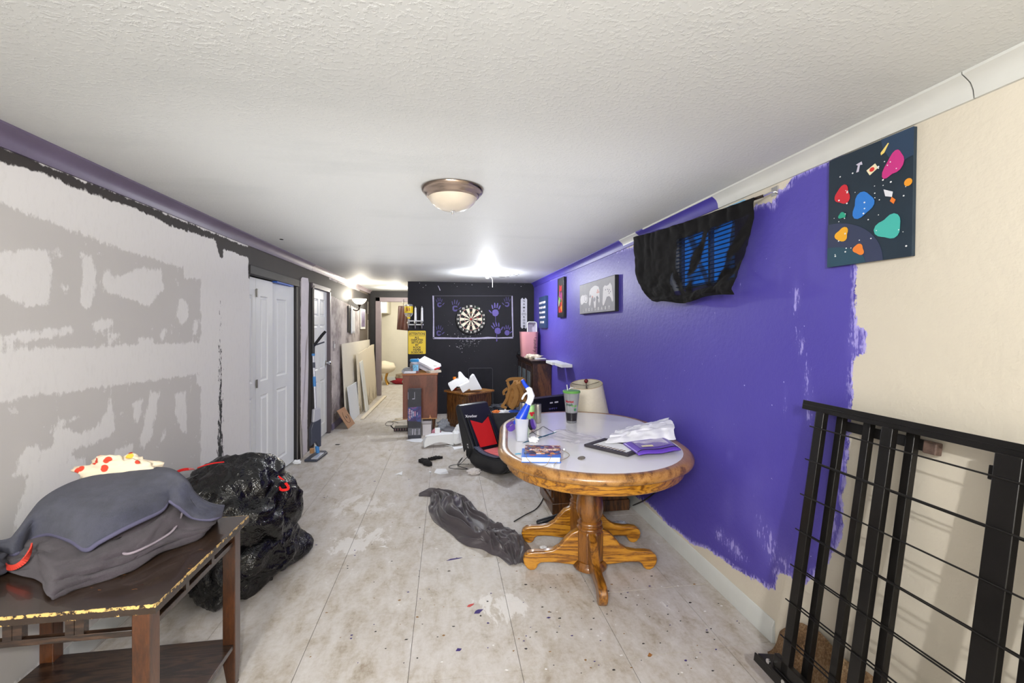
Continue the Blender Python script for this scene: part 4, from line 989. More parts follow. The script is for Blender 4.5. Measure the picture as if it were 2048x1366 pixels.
for (lx, ly) in ((ex1-.046, ey0), (ex1-.046, ey1-.046), (ex0, ey0), (ex0, ey1-.046)):
    m = MB(); zz = [zt-.026, .09, 0]; wd = [.046, .046, .030]
    vs_ = []
    for z, w_ in zip(zz, wd):
        o_ = (.046-w_)
        vs_ += [(lx+o_, ly, z), (lx+.046, ly, z), (lx+.046, ly+w_, z), (lx+o_, ly+w_, z)]
    m.add(vs_, [(0, 3, 2, 1), (8, 9, 10, 11)]+[(r*4+k, r*4+(k+1) % 4, (r+1)*4+(k+1) % 4, (r+1)*4+k)[::-1] for r in (0, 1) for k in range(4)])
    m.f = [f[::-1] for f in m.f]
    obj('leg', m, brownw, et, bevel=.0025)
for (ax, ay, bx, by) in ((ex0+.04, ey0+.012, ex1-.04, ey0+.012), (ex0+.04, ey1-.02, ex1-.04, ey1-.02), (ex1-.018, ey0+.04, ex1-.018, ey1-.04), (ex0+.018, ey0+.04, ex0+.018, ey1-.04)):
    m = MB().beam((ax, ay, zt-.084), (bx, by, zt-.084), .018, .018); obj('rail', m, darkw, et, bevel=.0015)
    L_ = math.hypot(bx-ax, by-ay); n_ = 3 if L_ > .5 else 2
    for k in range(n_):
        for q in ((k+1)/(n_+1)-.02, (k+1)/(n_+1)+.02) if n_ == 3 else ((k+1)/(n_+1),):
            m = MB().beam((ax+(bx-ax)*q, ay+(by-ay)*q, zt-.026), (ax+(bx-ax)*q, ay+(by-ay)*q, zt-.076), .018, .022); obj('slat', m, darkw, et)
m = MB().box(ex0+.005, ex1-.006, ey0+.006, ey1-.006, .145, .163); obj('shelf', m, darkw, et, bevel=.002)
# towels
def folds(name, c, wx, wy, hz, rz, mat, label, seed, amp=.018, layers=2, cat='towel', group=None, top=None, sub=0, fq=5):
    """folded soft block: layered rim, wrinkled top"""
    m = MB(); n = 72; rings = []
    levels = []
    for l in range(layers):
        zb, zt_ = hz*l/layers, hz*(l+1)/layers; hh = (zt_-zb)
        for k, (zz, ins) in enumerate(((zb, .016), (zb+hh*.18, .004), (zb+hh*.5, 0), (zb+hh*.82, .004), (zt_-.0, .014))): levels.append((zz, ins))
    def pt(a, s_, z):
        cth, sth = math.cos(a), math.sin(a); q = (abs(cth)**6+abs(sth)**6)**(-1/6)
        return Vector((cth*q*wx/2*s_, sth*q*wy/2*s_, z))
    for zz, ins in levels:
        rg = []
        for k in range(n):
            a = 2*math.pi*k/n; p_ = pt(a, 1-ins*2/min(wx, wy)*1.5, zz)
            w_ = fbm((p_.x*fq, p_.y*fq, zz*6), 1, 3, seed); p_ = p_*(1+.09*w_); p_.z = zz*(1+.16*fbm((p_.x*4, p_.y*4, 3), 1, 2, seed)); rg.append(p_)
        rings.append(rg)
    for s_ in (.93, .8, .62, .42, .2, .02):
        rg = []
        for k in range(n):
            a = 2*math.pi*k/n; p_ = pt(a, s_, hz); b_ = 1-s_
            p_.z = hz*(1+.16*fbm((p_.x*4, p_.y*4, 3), 1, 2, seed))+.02*min(1, b_*3)+amp*abs(fbm((p_.x*7, p_.y*7, 1), 1, 3, seed)); rg.append(p_)
        rings.append(rg)
    for i, rg in enumerate(rings): m.v += [tuple(q) for q in rg]
    for i in range(len(rings)-1):
        for k in range(n): m.f.append((i*n+k, i*n+(k+1) % n, (i+1)*n+(k+1) % n, (i+1)*n+k)); m.m.append(0)
    m.f.append(tuple(range(n))[::-1]); m.m.append(0); m.f.append(tuple((len(rings)-1)*n+k for k in range(n))); m.m.append(0)
    m.xf(Matrix.Translation(c) @ Matrix.Rotation(rz, 4, 'Z'))
    return m
def terry(name, c0, c1, bsc=500):
    if name in MC: return MC[name]
    t = NT(name); co = t.co('World'); n = t.noise(co, bsc, 3, .8); n2 = t.noise(co, 14, 5, .7)
    t.link(t.ramp(t.math('ADD', t.math('MULTIPLY', n, .5), t.math('MULTIPLY', n2, .5)), [(.3, lin(c0)), (.7, lin(c1))]), t.b.inputs['Base Color'])
    t.b.inputs['Roughness'].default_value = .95; t.b.inputs['Sheen Weight'].default_value = .12; t.b.inputs['Sheen Roughness'].default_value = .4
    t.bump(t.math('ADD', n, t.math('MULTIPLY', n2, .4)), .8, .006); MC[name] = t.m; return t.m
terp = terry('purple_grey_terry', (40, 34, 38), (84, 75, 83)); terb = terry('blue_grey_terry', (32, 34, 45), (74, 76, 96))
ang = math.atan2(.86, .51)
C1 = Vector((-1.24, 1.755, zt+.001))
m = folds('towel', C1, .30, .32, .055, ang-math.pi/2, terp, '', 1.0, layers=2)
tag(obj('towel', m, terp, angle=180), 'purple-grey bath towel folded at the bottom of the pile on the end table', 'towel', 'folded purple-grey towels')
m = folds('towel', C1+Vector((.01, .03, .064)), .24, .25, .035, ang-math.pi/2+.12, terp, '', 4.0, layers=2)
tag(obj('towel', m, terp, angle=180), 'purple-grey towel folded directly under the blue-grey top towel', 'towel', 'folded purple-grey towels')
def K(pts): return [(x/2.811, 880+y/2.811, z) for x, y, z in pts]
def resamp(pts, n):
    P_ = [onz(x, y, z) for x, y, z in pts]; L_ = [0]
    for a, b in zip(P_, P_[1:]): L_.append(L_[-1]+(b-a).length)
    sm = spline(P_, 10); out = []
    for k in range(n):
        t_ = k/(n-1)*(len(sm)-1); i_ = min(int(t_), len(sm)-2); out.append(sm[i_].lerp(sm[i_+1], t_-i_))
    return out
def strip(lines, nu, nvs, disp):
    rows = [resamp(l, nu) for l in lines]; P = []
    for r in range(len(rows)-1):
        for j in range(nvs[r]+(1 if r == len(rows)-2 else 0)):
            v = j/nvs[r]; P.append([list(rows[r][i].lerp(rows[r+1][i], v)+disp(r, i/(nu-1), v)) for i in range(nu)])
    return np.array(P)
hemline = [(-160, 660, .66), (-20, 650, .67), (90, 640, .685), (150, 575, .70), (270, 528, .725), (400, 567, .725), (485, 618, .715), (560, 575, .73), (700, 500, .75), (900, 402, .765), (945, 345, .785), (1000, 372, .765), (1080, 432, .712), (1180, 447, .698), (1240, 428, .693)]
ridge = [(-180, 600, .68), (20, 590, .69), (100, 520, .735), (180, 410, .77), (240, 340, .80), (330, 280, .825), (450, 230, .845), (600, 195, .855), (750, 172, .86), (940, 165, .86), (1040, 225, .84), (1085, 300, .79), (1160, 370, .735), (1246, 400, .702)]
def back(l, dz=-.10, dy=.06): return [(x, y, z) for x, y, z in l]
nuT = 110
rowsA, rowsB = resamp(K(hemline), nuT), resamp(K(ridge), nuT); P = []
out_ = Vector((.80, -.60, 0))
for j in range(46):
    v = j/45; row = []
    for i in range(nuT):
        u = i/(nuT-1)
        if v <= .72:
            q = v/.72; p_ = rowsA[i].lerp(rowsB[i], q); p_ = p_+out_*(.035*math.sin(math.pi*q)*(1-abs(u-.5)))+Vector((0, 0, .030*math.sin(math.pi*q)))
            p_ = p_+(out_+Vector((0, 0, .6)))*(.010*fbm((u*7+q*2.5, q*2, 1), 1, 3, 3)*math.sin(math.pi*min(1, q+.15)))
        else:
            q = (v-.72)/.28; p_ = rowsB[i]+Vector((-.07*q, .10*q, -.16*q*q))
            p_.x = max(p_.x, -1.53); p_.z = max(p_.z, zt+.004)
        row.append(list(p_))
    P.append(row)
P = np.array(P)
tw = thing('top_towel', (C1.x, C1.y, zt+.14), 'blue-grey terry towel draped over the top of the towel pile', 'towel')
obj('cloth', MB().grid(P), terb, tw, solid=.012, angle=180)
seamc = pbr('hem_violet', (78, 76, 98), .95)
obj('hem', MB().tube([Vector(q) for q in P[0].tolist()], .0075, 8), seamc, tw, angle=180)
base_l = [(-60, 690, .650), (60, 745, .644), (200, 778, .644), (248, 810, .646), (262, 866, .648), (305, 880, .646), (400, 842, .645), (560, 788, .645), (720, 735, .645), (880, 645, .645), (1000, 592, .646), (1112, 545, .648), (1150, 505, .655)]
mid_l = [(-60, 610, .680), (60, 680, .672), (205, 640, .690), (240, 660, .700), (300, 720, .692), (400, 720, .685), (520, 700, .682), (640, 660, .682), (760, 625, .682), (880, 570, .685), (1000, 520, .684), (1118, 508, .672), (1180, 470, .668)]
top_l = [(x+6, y-14, z-.012) for x, y, z in hemline]
top_l[0] = (-60, 640, .675); top_l[1] = (30, 640, .68)
def disp_(r, u, v):
    k = .014*abs(math.sin(v*math.pi*(2 if r == 0 else 1.5)+.5*fbm((u*3, 0, r), 1, 2)*3))+.012*fbm((u*9, v*2+r*3, 2), 1, 3, 6)
    return out_*k+Vector((0, 0, .006*fbm((u*6, v*3, 5+r), 1, 2)))
m = MB().grid(strip([K(base_l), K(mid_l), K(top_l)], 120, [16, 14], disp_))
tag(obj('towel', m, terp, solid=.010, angle=180), 'loosely folded purple-grey towel slumping over the front of the towel pile', 'towel', 'folded purple-grey towels')
m = MB().tube(resamp(K([(668, 628, .688), (720, 640, .688), (800, 612, .690), (900, 560, .690), (980, 500, .700), (1030, 400, .73)]), 40), .004, 6)
tag(obj('seam_cord', m, pbr('hem_grey', (134, 124, 132), .9)), 'pale hem cord curving over the purple-grey towels', 'cord')
# red ribbon loop at left
L = [onz(x, y, zt+dz) for x, y, dz in ((5, 1122, .03), (14, 1134, .03), (30, 1134, .035), (48, 1122, .05), (60, 1103, .07), (64, 1090, .08))]
m = MB(); s_ = spline(L, 5)
for i in range(len(s_)-1): m.beam(s_[i], s_[i+1], .004, .016, up=(0, 0, 1))
tag(obj('ribbon', m, pbr('red_ribbon', (190, 58, 44), .6)), 'red cloth ribbon loop poking out at the left of the towel pile', 'ribbon')
m = crumple((-1.43, 1.56, zt+.001), .085, (1.0, .9, .6), 6.0, 40, 24, .25, 1.4)
tag(obj('cloth_bundle', m, terb, angle=180), 'dark blue-grey cloth bundle tucked at the left end of the towel pile', 'cloth')
# white cloth and spotted cloth behind
Cw = Vector((-1.30, 1.83, 0))
def cloth_patch(c4, nz, amp, seed, nu=40, nv=30, fold=8):
    P = np.zeros((nv, nu, 3))
    for j in range(nv):
        for i in range(nu):
            u, v = i/(nu-1), j/(nv-1); q = c4[0].lerp(c4[1], u).lerp(c4[3].lerp(c4[2], u), v)
            z = amp*abs(fbm((u*3, v*3, 0), 1, 3, seed))+amp*.5*abs(math.sin(v*fold+u*3+fbm((u*3, v, 2), 1, 2, seed)*3))
            P[j, i] = (q.x, q.y, q.z+z*nz)
    return P
zc_ = zt+.125
c4 = [onz(160, 948, zc_+.035), onz(300, 938, zc_+.05), onz(312, 924, zc_+.07), onz(165, 926, zc_+.05)]
tag(obj('white_cloth', crumple((-1.27, 1.875, zt+.001), .12, (1.15, .45, .98), 2.0, 40, 24, .2, 1.3), pbr('white_cotton', (205, 205, 210), .9), angle=180), 'plain white cloth showing between the blue-grey towel and spotted cloth', 'cloth')
t = NT('spotted_cloth'); co = t.co('World'); vr = t.n('ShaderNodeTexVoronoi'); vr.inputs['Scale'].default_value = 24; t.link(co, vr.inputs['Vector'])
sc2 = t.n('ShaderNodeSeparateColor'); t.link(vr.outputs['Color'], sc2.inputs[0])
dot = t.math('SUBTRACT', 1.0, t.step(vr.outputs['Distance'], .30, .36)); pick = t.mix(t.step(sc2.outputs[0], .78, .8), lin((196, 62, 40)), lin((232, 178, 60)))
t.link(t.mix(dot, lin((214, 200, 176)), pick), t.b.inputs['Base Color']); t.b.inputs['Roughness'].default_value = .9
m = crumple((-1.245, 1.905, zt+.175), .056, (2.3, .8, 1.0), 5.0, 50, 30, .35, 1.5)
tag(obj('spotted_cloth', m, t.m, angle=180), 'cream cloth with red and yellow spots crumpled behind the towel pile', 'cloth')
# ------------------------------------------------------------------ garbage bags
t = NT('black_bin_liner'); co = t.co('World'); t.b.inputs['Base Color'].default_value = lin((5, 5, 7)); t.b.inputs['Roughness'].default_value = .20
t.b.inputs['Specular IOR Level'].default_value = .55
n1 = t.noise(co, 11, 3, .6, 2.2); n2 = t.noise(co, 34, 2, .5, 1.2)
rdg = t.math('ABSOLUTE', t.math('SUBTRACT', n1, .5)); rdg2 = t.math('ABSOLUTE', t.math('SUBTRACT', n2, .5))
t.bump(t.math('ADD', rdg, t.math('MULTIPLY', rdg2, .3)), .6, .022); liner = t.m
def bag(c, rx, ry, hz, seed, name, label, spike=None):
    n, mm = 150, 90; m = MB(); m.ball((0, 0, 0), 1.0, n, mm); out = []
    for q in m.v:
        d_ = Vector(q); r = 1.0
        r += .13*fbm(d_, 1.3, 2, seed)
        dw = d_+Vector((fbm(d_, 2, 2, seed+1), fbm(d_, 2, 2, seed+2), fbm(d_, 2, 2, seed+3)))*.25
        rd = 1-abs(mnoise.noise(dw*2.4+Vector((seed, 0, 0))))*3.0; r += .055*rd
        rd2 = 1-abs(mnoise.noise(Vector((dw.x*6.5, dw.y*6.5, dw.z*2.2))+Vector((0, seed, 0))))*3; r += .022*rd2
        rd3 = 1-abs(mnoise.noise(dw*11))*3; r += .005*rd3
        if spike:
            for s_, k, w_ in spike:
                dd = max(0, d_.dot(Vector(s_).normalized())); r += k*dd**w_
        z = d_.z*r; z = max(z, -.78)
        x, y = c[0]+d_.x*r*rx, c[1]+d_.y*r*ry
        x = max(x, LX+.03)
        out.append((x, y, c[2]+(z+.78)*hz/1.78))
    m.v = out; return m
bA = thing('garbage_bag', (-1.15, 2.80, 0), 'large full black garbage bag with red drawstrings beside the bench', 'garbage bag')
obj('bag', bag((-1.215, 2.78, .11), .335, .34, .52, 1.3, '', '', [((.35, .1, 1), .10, 8), ((-.2, -.8, 1), .10, 8)]), liner, bA, angle=180)
red = pbr('red_drawstring', (206, 22, 18), .4)
def strap(name, pts, w_, parent, mat):
    m = MB(); s_ = spline(pts, 6)
    for i in range(len(s_)-1): m.beam(s_[i], s_[i+1], w_, .003, up=(.5, -.6, .5))
    return obj(name, m, mat, parent)
def ba(px, py, Y): return ony(px, py, Y)
strap('drawstring', [ba(346, 954, 2.64), ba(350, 946, 2.58), ba(364, 940, 2.56), ba(379, 938, 2.58), ba(388, 938, 2.68)], .014, bA, red)
strap('drawstring', [ba(543, 943, 2.80), ba(549, 955, 2.74), ba(556, 972, 2.70), ba(564, 980, 2.70), ba(577, 977, 2.72), ba(570, 965, 2.74), ba(556, 953, 2.76), ba(545, 944, 2.80)], .014, bA, red)
strap('drawstring', [ba(395, 936, 2.60), ba(412, 930, 2.58), ba(430, 926, 2.6), ba(448, 924, 2.64)], .006, bA, red)
obj('bag_lobe', bag((-1.15, 2.74, -.0), .27, .36, .34, 7.7, '', '', [((1, .62, -.62), .40, 16), ((.1, -1, -.5), .18, 12)]), liner, bA, angle=180)
# ------------------------------------------------------------------ grey cloth on the floor
gp = [onz(*c) for c in ((838, 990), (870, 990), (898, 1005), (915, 1035), (955, 1065), (996, 1084), (1026, 1104), (1036, 1130))]
wd_ = [.03, .06, .17, .18, .18, .16, .12, .05]
sp_ = spline(gp, 16); nu = len(sp_); nv = 90; P = np.zeros((nv, nu, 3))
for i in range(nu):
    tt = i/(nu-1)*(len(wd_)-1); k = min(int(tt), len(wd_)-2); wq = wd_[k]+(wd_[k+1]-wd_[k])*(tt-k)
    d_ = (sp_[min(i+1, nu-1)]-sp_[max(i-1, 0)]).normalized(); nr = Vector((-d_.y, d_.x, 0)); u = i/(nu-1)
    for j in range(nv):
        v = (j/(nv-1)-.5)*2; e = max(0, 1-abs(v)**3)
        wu = u*5.2+.9*fbm((u*3, v*1.3, 0), 1, 2, 3); wv_ = v*1.9+1.1*fbm((u*3.4, v*1.2, 9), 1, 2, 1)+u*2.2
        r1 = max(0, 1-abs(mnoise.noise(Vector((wu*.8, wv_*1.5, 1.7))))*3.2)**1.3
        r2 = max(0, 1-abs(mnoise.noise(Vector((wu*1.9, wv_*2.6, 5.1))))*3.0)**1.3
        r3 = max(0, 1-abs(mnoise.noise(Vector((wu*1.2+wv_, wv_-wu*.6, 8.4))))*3.0)**1.5
        z = e*(.008+wq*(.30*r1+.12*r2+.20*r3)+.012*(1+math.sin(v*4+u*6)))*min(1, u*8+.25)*min(1, (1-u)*5+.3)
        q = sp_[i]+nr*(v*wq*(1+.18*fbm((u*5, v*.5, 8), 1, 2, 2)))
        P[j, i] = (q.x, q.y, max(z, .0035))
t = NT('grey_satin_cloth'); t.b.inputs['Base Color'].default_value = lin((66, 60, 64)); t.b.inputs['Roughness'].default_value = .42; t.b.inputs['Sheen Weight'].default_value = .1
tag(obj('grey_cloth', MB().grid(P), t.m, angle=180, solid=.003, sub=1), 'crumpled charcoal-grey satin cloth lying on the floor beside the table leg', 'cloth')
# black cable from the cloth to under the table
tag(obj('power_cable', MB().tube(spline([onz(*c, .006) for c in ((1028, 1043), (1050, 1030), (1072, 1018), (1085, 1000), (1087, 985), (1084, 965), (1078, 955))], 6), .004, 8), blackplastic), 'black cable curving across the floor from grey cloth to under the table', 'cable')
L = [onz(x, y, .006) for x, y in ((1258, 1016), (1264, 1012))]+[onx(1290, 1000, 1.40), onx(1310, 985, 1.405), onx(1330, 972, 1.41)]
tag(obj('power_cable', MB().tube(spline(L, 6), .005, 8), blackplastic), 'black power cable rising over the baseboard behind the table', 'cable')
# roller / black tube under table, bits
A = onz(1074, 1046, .022); B = onz(1125, 1030, .05)
tag(obj('foam_roller', MB().tube([A, A.lerp(B, .04), A.lerp(B, .96), B], [.014, .019, .019, .016], 16), pbr('navy_black', (20, 22, 30), .5)), 'black padded bar lying on the floor behind the table pedestal', 'bar')
m = crumple(onz(1237, 1058), .05, (1.6, 1, .5), 9.0, 24, 14, .5, 2.2); tag(obj('plastic_wrap', m, pbr('clear_wrap', (215, 222, 235), .1, trans=.6, alpha=.5), angle=20), 'crumpled clear plastic wrap on the floor behind the right table feet', 'plastic')
m = crumple(onz(1087, 1097), .018, (1.3, 1, .5), 4.0, 16, 10, .5, 2.2); tag(obj('paper_bit', m, paper, angle=20), 'torn white paper bit on the floor between the left table feet', 'paper')
# floor debris: uncountable crumbs and paint flakes
deb = MB(); random.seed(3)
dcols = [pbr('flake_purple', (62, 48, 112), .7), pbr('flake_black', (40, 36, 34), .7), pbr('flake_tan', (140, 108, 70), .8), pbr('flake_white', (226, 224, 224), .7)]
for k in range(230):
    if k < 90: px, py = random.uniform(1090, 1480), random.uniform(1150, 1350)
    else: px, py = random.uniform(620, 1120), random.uniform(880, 1360)
    p_ = onz(px, py)
    if p_.x > 1.38 or abs(p_.x) > 1.4: continue
    s_ = random.choice((.0025, .003, .004, .006)); a = random.uniform(0, 6); deb.cm = random.choice((0, 1, 1, 1, 2, 3) if k < 90 else (1, 1, 2, 3, 0))
    n_ = random.randint(4, 6); pts = [(s_*random.uniform(.5, 1.3)*math.cos(a+6.28*i/n_)*random.choice((1, 1.6)), s_*random.uniform(.4, 1)*math.sin(a+6.28*i/n_)) for i in range(n_)]
    deb.prism(pts, .0012, Matrix.Translation((p_.x, p_.y, .0003)))
tag(obj('debris', deb, dcols, smooth=False), 'scattered tiny crumbs and paint flakes over the tile floor', 'debris', kind='stuff')
def chip(px, py, pts, mat, name, label, cat='paint chip', group=None):
    p_ = onz(px, py); m = MB().prism(pts, .0015, Matrix.Translation((p_.x, p_.y, .0004))); return tag(obj(name, m, mat, smooth=False), label, cat, group)
chip(941, 1211, [(-.018, -.008), (-.004, -.012), (.012, 0), (.02, .012), (.004, .010), (-.01, .004)], pbr('leaf_red', (186, 70, 64), .6), 'red_leaf', 'small red leaf-shaped scrap on the floor in front of the table', 'scrap')
chip(958, 1223, [(-.025, -.014), (0, -.016), (.012, 0), (.022, .012), (-.004, .014), (-.018, .004)], dcols[0], 'paint_flake', 'dark purple paint flake just right of the red scrap')
chip(908, 1119, [(-.045, -.010), (-.01, -.004), (.03, .004), (.05, .014), (.02, .012), (-.02, .008)], dcols[0], 'paint_flake', 'long purple paint smear flake on the floor below the grey cloth')
chip(768, 1094, [(-.03, .006), (.0, -.004), (.03, -.012), (.004, .004), (.012, .014)], dcols[3], 'torn_scrap', 'torn whitish scrap curling off the shiny worn tile', 'scrap')
chip(917, 1300, [(-.012, -.006), (.006, -.008), (.014, .004), (-.004, .010)], dcols[0], 'paint_flake', 'tiny purple flake on the floor near the bottom centre of the photo')
chip(1299, 1310, [(-.012, -.006), (.0, -.012), (.012, -.002), (.004, .012), (-.004, .002)], pbr('wood_chip', (150, 100, 50), .8), 'wood_chip', 'tan wood chip on the floor in front of the table foot', 'wood chip')
# ------------------------------------------------------------------ poster with stars (top right)
pa_, pb_, pc_, pd_ = onx(1647, 326, 1.437), onx(1813, 257, 1.437), onx(1823, 508, 1.437), onx(1655, 535, 1.437)
po = thing('space_canvas', Vector((1.437, (pa_.y+pb_.y)/2, pd_.z)), 'dark navy space canvas with planet and stars hanging crooked on the wall', 'canvas')
exv = (pb_-pa_); H_ = ((pd_-pa_).length+(pc_-pb_).length)/2; W_ = ((pb_-pa_).length+(pc_-pd_).length)/2
ev = Vector((0, exv.y, exv.z)).normalized(); dn = Vector((0, -ev.z, ev.y)); dn = dn if dn.z < 0 else -dn
PM = frameM(pd_+Vector((0, 0, 0)), ev, -dn)     # origin bottom-left, normal -X
navy = pbr('navy_canvas', (30, 46, 60), .45, var=.18, vscale=5)
obj('canvas', MB().prism([(0, 0), (W_, 0), (W_, H_), (0, H_)], .012, PM @ Matrix.Translation((0, 0, -.012))), navy, po, smooth=False, bevel=.0015)
S_ = Matrix.Diagonal((W_/260*1.32, H_/320*1.12, 1, 1))
def cv(pts, mat, name='print', dz=.0004, th=.0006):
    """pts in zoom-crop coordinates of the canvas (0..1 across, 0..1 down)"""
    return obj(name, MB().prism([(x*W_, (1-y)*H_) for x, y in pts], th, PM @ Matrix.Translation((0, 0, dz))), mat, po, smooth=False)
def ell(cx, cy, rx, ry, n=18, a0=0, a1=2*math.pi): return [(cx+rx*math.cos(a0+(a1-a0)*k/n), cy+ry*math.sin(a0+(a1-a0)*k/n)) for k in range(n+(1 if a1-a0 < 6 else 0))]
pl_ = pbr('planet_shade', (52, 60, 88), .45)
cv([(0.0, .60)]+[(0+.70*math.sin(t_), 1-.40*math.cos(t_)) for t_ in [math.pi/2*k/14 for k in range(15)]]+[(0.0, 1)], pl_, 'planet')
cv([(0.0, .82)]+[(0+.50*math.sin(t_), 1-.18*math.cos(t_)) for t_ in [math.pi/2*k/14 for k in range(15)]]+[(0.0, 1)], pbr('planet_teal', (40, 74, 92), .45), 'planet_band', .0012)
cv([(.66, 0), (1, 0), (1, .22), (.86, .24), (.74, .16), (.68, .08)], pbr('nebula_blue', (40, 62, 88), .5), 'cloud')
stm = pbr('star_white', (236, 238, 240), .5)
random.seed(11)
for k in range(46):
    st_ = MB()
    x, y = random.uniform(.08, .95), random.uniform(.14, .92); r = random.uniform(.005, .011)
    st_.prism([(a*W_, (1-b)*H_) for a, b in ell(x, y, r, r*.66, 10)], .0006, PM @ Matrix.Translation((0, 0, .0022))); obj('star', st_, stm, po, smooth=False)
# abstract blobs of the same colours in place of the figures
def blob(cx, cy, rx, ry, a, col, seed):
    pts = []
    for k in range(22):
        t_ = 2*math.pi*k/22; r = 1+.16*math.sin(3*t_+seed)+.10*math.sin(2*t_+seed*2)
        x, y = rx*r*math.cos(t_), ry*r*math.sin(t_)
        pts.append((cx+(x*math.cos(a)-y*math.sin(a)), cy+(x*math.sin(a)+y*math.cos(a))*.72))
    return pts
for i, (cx, cy, rx, ry, a, c_) in enumerate(((.20, .36, .10, .11, .3, (200, 40, 54)), (.80, .24, .09, .15, .4, (196, 50, 130)), (.46, .50, .13, .14, .5, (44, 120, 206)), (.76, .74, .13, .14, -.3, (70, 180, 170)),
                                     (.20, .72, .09, .08, .2, (236, 172, 40)), (.42, .88, .07, .06, .5, (232, 130, 50)), (.20, .545, .045, .04, .5, (40, 160, 130)))):
    cv(blob(cx, cy, rx, ry, a, c_, i*1.3), pbr('nebula_%d' % i, c_, .5), 'nebula', .0012+.0002*i)
cv([(.50, .215), (.60, .18), (.635, .225), (.54, .265)], pbr('poster_card', (236, 226, 190), .5), 'card', .0015); cv(ell(.567, .222, .028, .018), pbr('card_red', (206, 50, 44), .5), 'card_dot', .0024)
cv([(.37, .13), (.44, .12), (.45, .15), (.42, .145), (.405, .20), (.375, .20), (.395, .145)], pbr('hammer_grey', (200, 196, 214), .5), 'hammer', .0015)
cv([(.70, .42), (.80, .46), (.79, .50), (.72, .48)], pbr('knife_white', (222, 224, 232), .5), 'blade', .0015); cv([(.79, .50), (.83, .53), (.81, .56), (.77, .53)], pbr('orange_grip', (226, 120, 40), .5), 'grip', .0015)
cv(ell(.955, .42, .04, .03), pbr('saturn_gold', (226, 150, 40), .5), 'ringed_planet', .0015); cv([(.66, .11), (.74, .05), (.75, .055), (.70, .12), (.665, .13)], pbr('comet_gold', (236, 212, 120), .5), 'comet', .0015)
# ------------------------------------------------------------------ wall decor, right wall
def wallbox(name, label, cat, pxs, X, depth, mat, pname='canvas'):
    """a box on the right wall from the photo's face corners: pxs = left x, right x, top y at right, bottom y at right"""
    a = onx(pxs[0], HY, X).y; b = onx(pxs[1], HY, X).y
    zt_, zb = onx(pxs[1], pxs[2], X).z, onx(pxs[1], pxs[3], X).z
    o = thing(name, (X, (a+b)/2, zb), label, cat)
    obj(pname, MB().box(X, X+depth, b, a, zb, zt_), mat, o, smooth=False, bevel=.002)
    return o, a, b, zb, zt_
# grey canvas with controllers
X = 1.415
lg, ya, yb, zb, zt2 = wallbox('word_canvas', 'grey canvas with three white game controllers and the word LEGENDARY', 'canvas', (1159.5, 1230, 549, 622), X, .034, pbr('canvas_black_edge', (26, 26, 28), .7))
Wc, Hc = ya-yb, zt2-zb; CM = MR(ya, zb, X)
t = NT('grey_gradient_print'); co = t.co('Object'); n = t.noise(co, 5, 4, .6); t.link(t.mix(n, lin((112, 110, 118)), lin((158, 156, 164))), t.b.inputs['Base Color']); t.b.inputs['Roughness'].default_value = .6
obj('print', MB().prism([(.004, .004), (Wc-.004, .004), (Wc-.004, Hc-.004), (.004, Hc-.004)], .0008, CM), t.m, lg, smooth=False)
cw = pbr('controller_white', (226, 224, 228), .6); cgrey = pbr('controller_grey', (150, 146, 160), .6)
def cshape(pts, mat, name, dz=.0012):
    return obj(name, MB().prism([(x*Wc, y*Hc) for x, y in pts], .0006, CM @ Matrix.Translation((0, 0, dz))), mat, lg, smooth=False)
cshape([(.03, .50), (.05, .60), (.10, .64), (.15, .62), (.21, .63), (.255, .60), (.275, .50), (.265, .40), (.235, .34), (.20, .36), (.15, .38), (.11, .34), (.07, .31), (.04, .38)], cw, 'controller_print')
cshape(ell(.215, .50, .042, .105, 16), cgrey, 'pad_ring', .0020); cshape(ell(.215, .50, .034, .088, 16), cw, 'pad', .0024)
cshape([(.31, .30), (.33, .70), (.37, .78), (.44, .83), (.49, .85), (.54, .83), (.60, .78), (.62, .68), (.625, .34), (.61, .28), (.59, .34), (.57, .52), (.53, .50), (.515, .14), (.495, .09), (.475, .14), (.44, .52), (.39, .50), (.36, .28), (.335, .22)], cw, 'controller_print')
cshape(ell(.48, .42, .028, .07, 14), cgrey, 'stick', .0020); cshape([(.345, .60), (.365, .60), (.365, .56), (.385, .56), (.385, .52), (.365, .52), (.365, .48), (.345, .48), (.345, .52), (.325, .52), (.325, .56), (.345, .56)], cgrey, 'cross_pad', .0020)
salmon = pbr('salmon_ink', (224, 150, 136), .6)
for cx, cy in ((.575, .68), (.60, .62), (.42, .52), (.56, .62)): cshape(ell(cx, cy, .014, .030, 10), salmon, 'button', .0024)
for cx, cy in ((.56, .48), (.585, .44)): cshape(ell(cx, cy, .012, .026, 10), pbr('slate_ink', (84, 88, 104), .6), 'button', .0024)
cshape([(.70, .27), (.72, .72), (.76, .78), (.80, .75), (.85, .76), (.89, .82), (.93, .72), (.955, .42), (.96, .30), (.94, .26), (.91, .38), (.87, .44), (.81, .43), (.77, .30), (.735, .20), (.71, .20)], cw, 'controller_print')
for cx, cy in ((.78, .64), (.83, .64), (.87, .62), (.90, .56), (.87, .52), (.85, .58)): cshape(ell(cx, cy, .011, .022, 10), cgrey, 'button', .0020)
for i, ch in enumerate('LEGENDARY'):
    text(ch, Hc*.135, CM @ Matrix.Translation((Wc*(.13+.092*i), Hc*.115, .0012)), pbr('white_ink', (240, 240, 242), .6), lg, 'letter', sx=.9, bold=.0008)
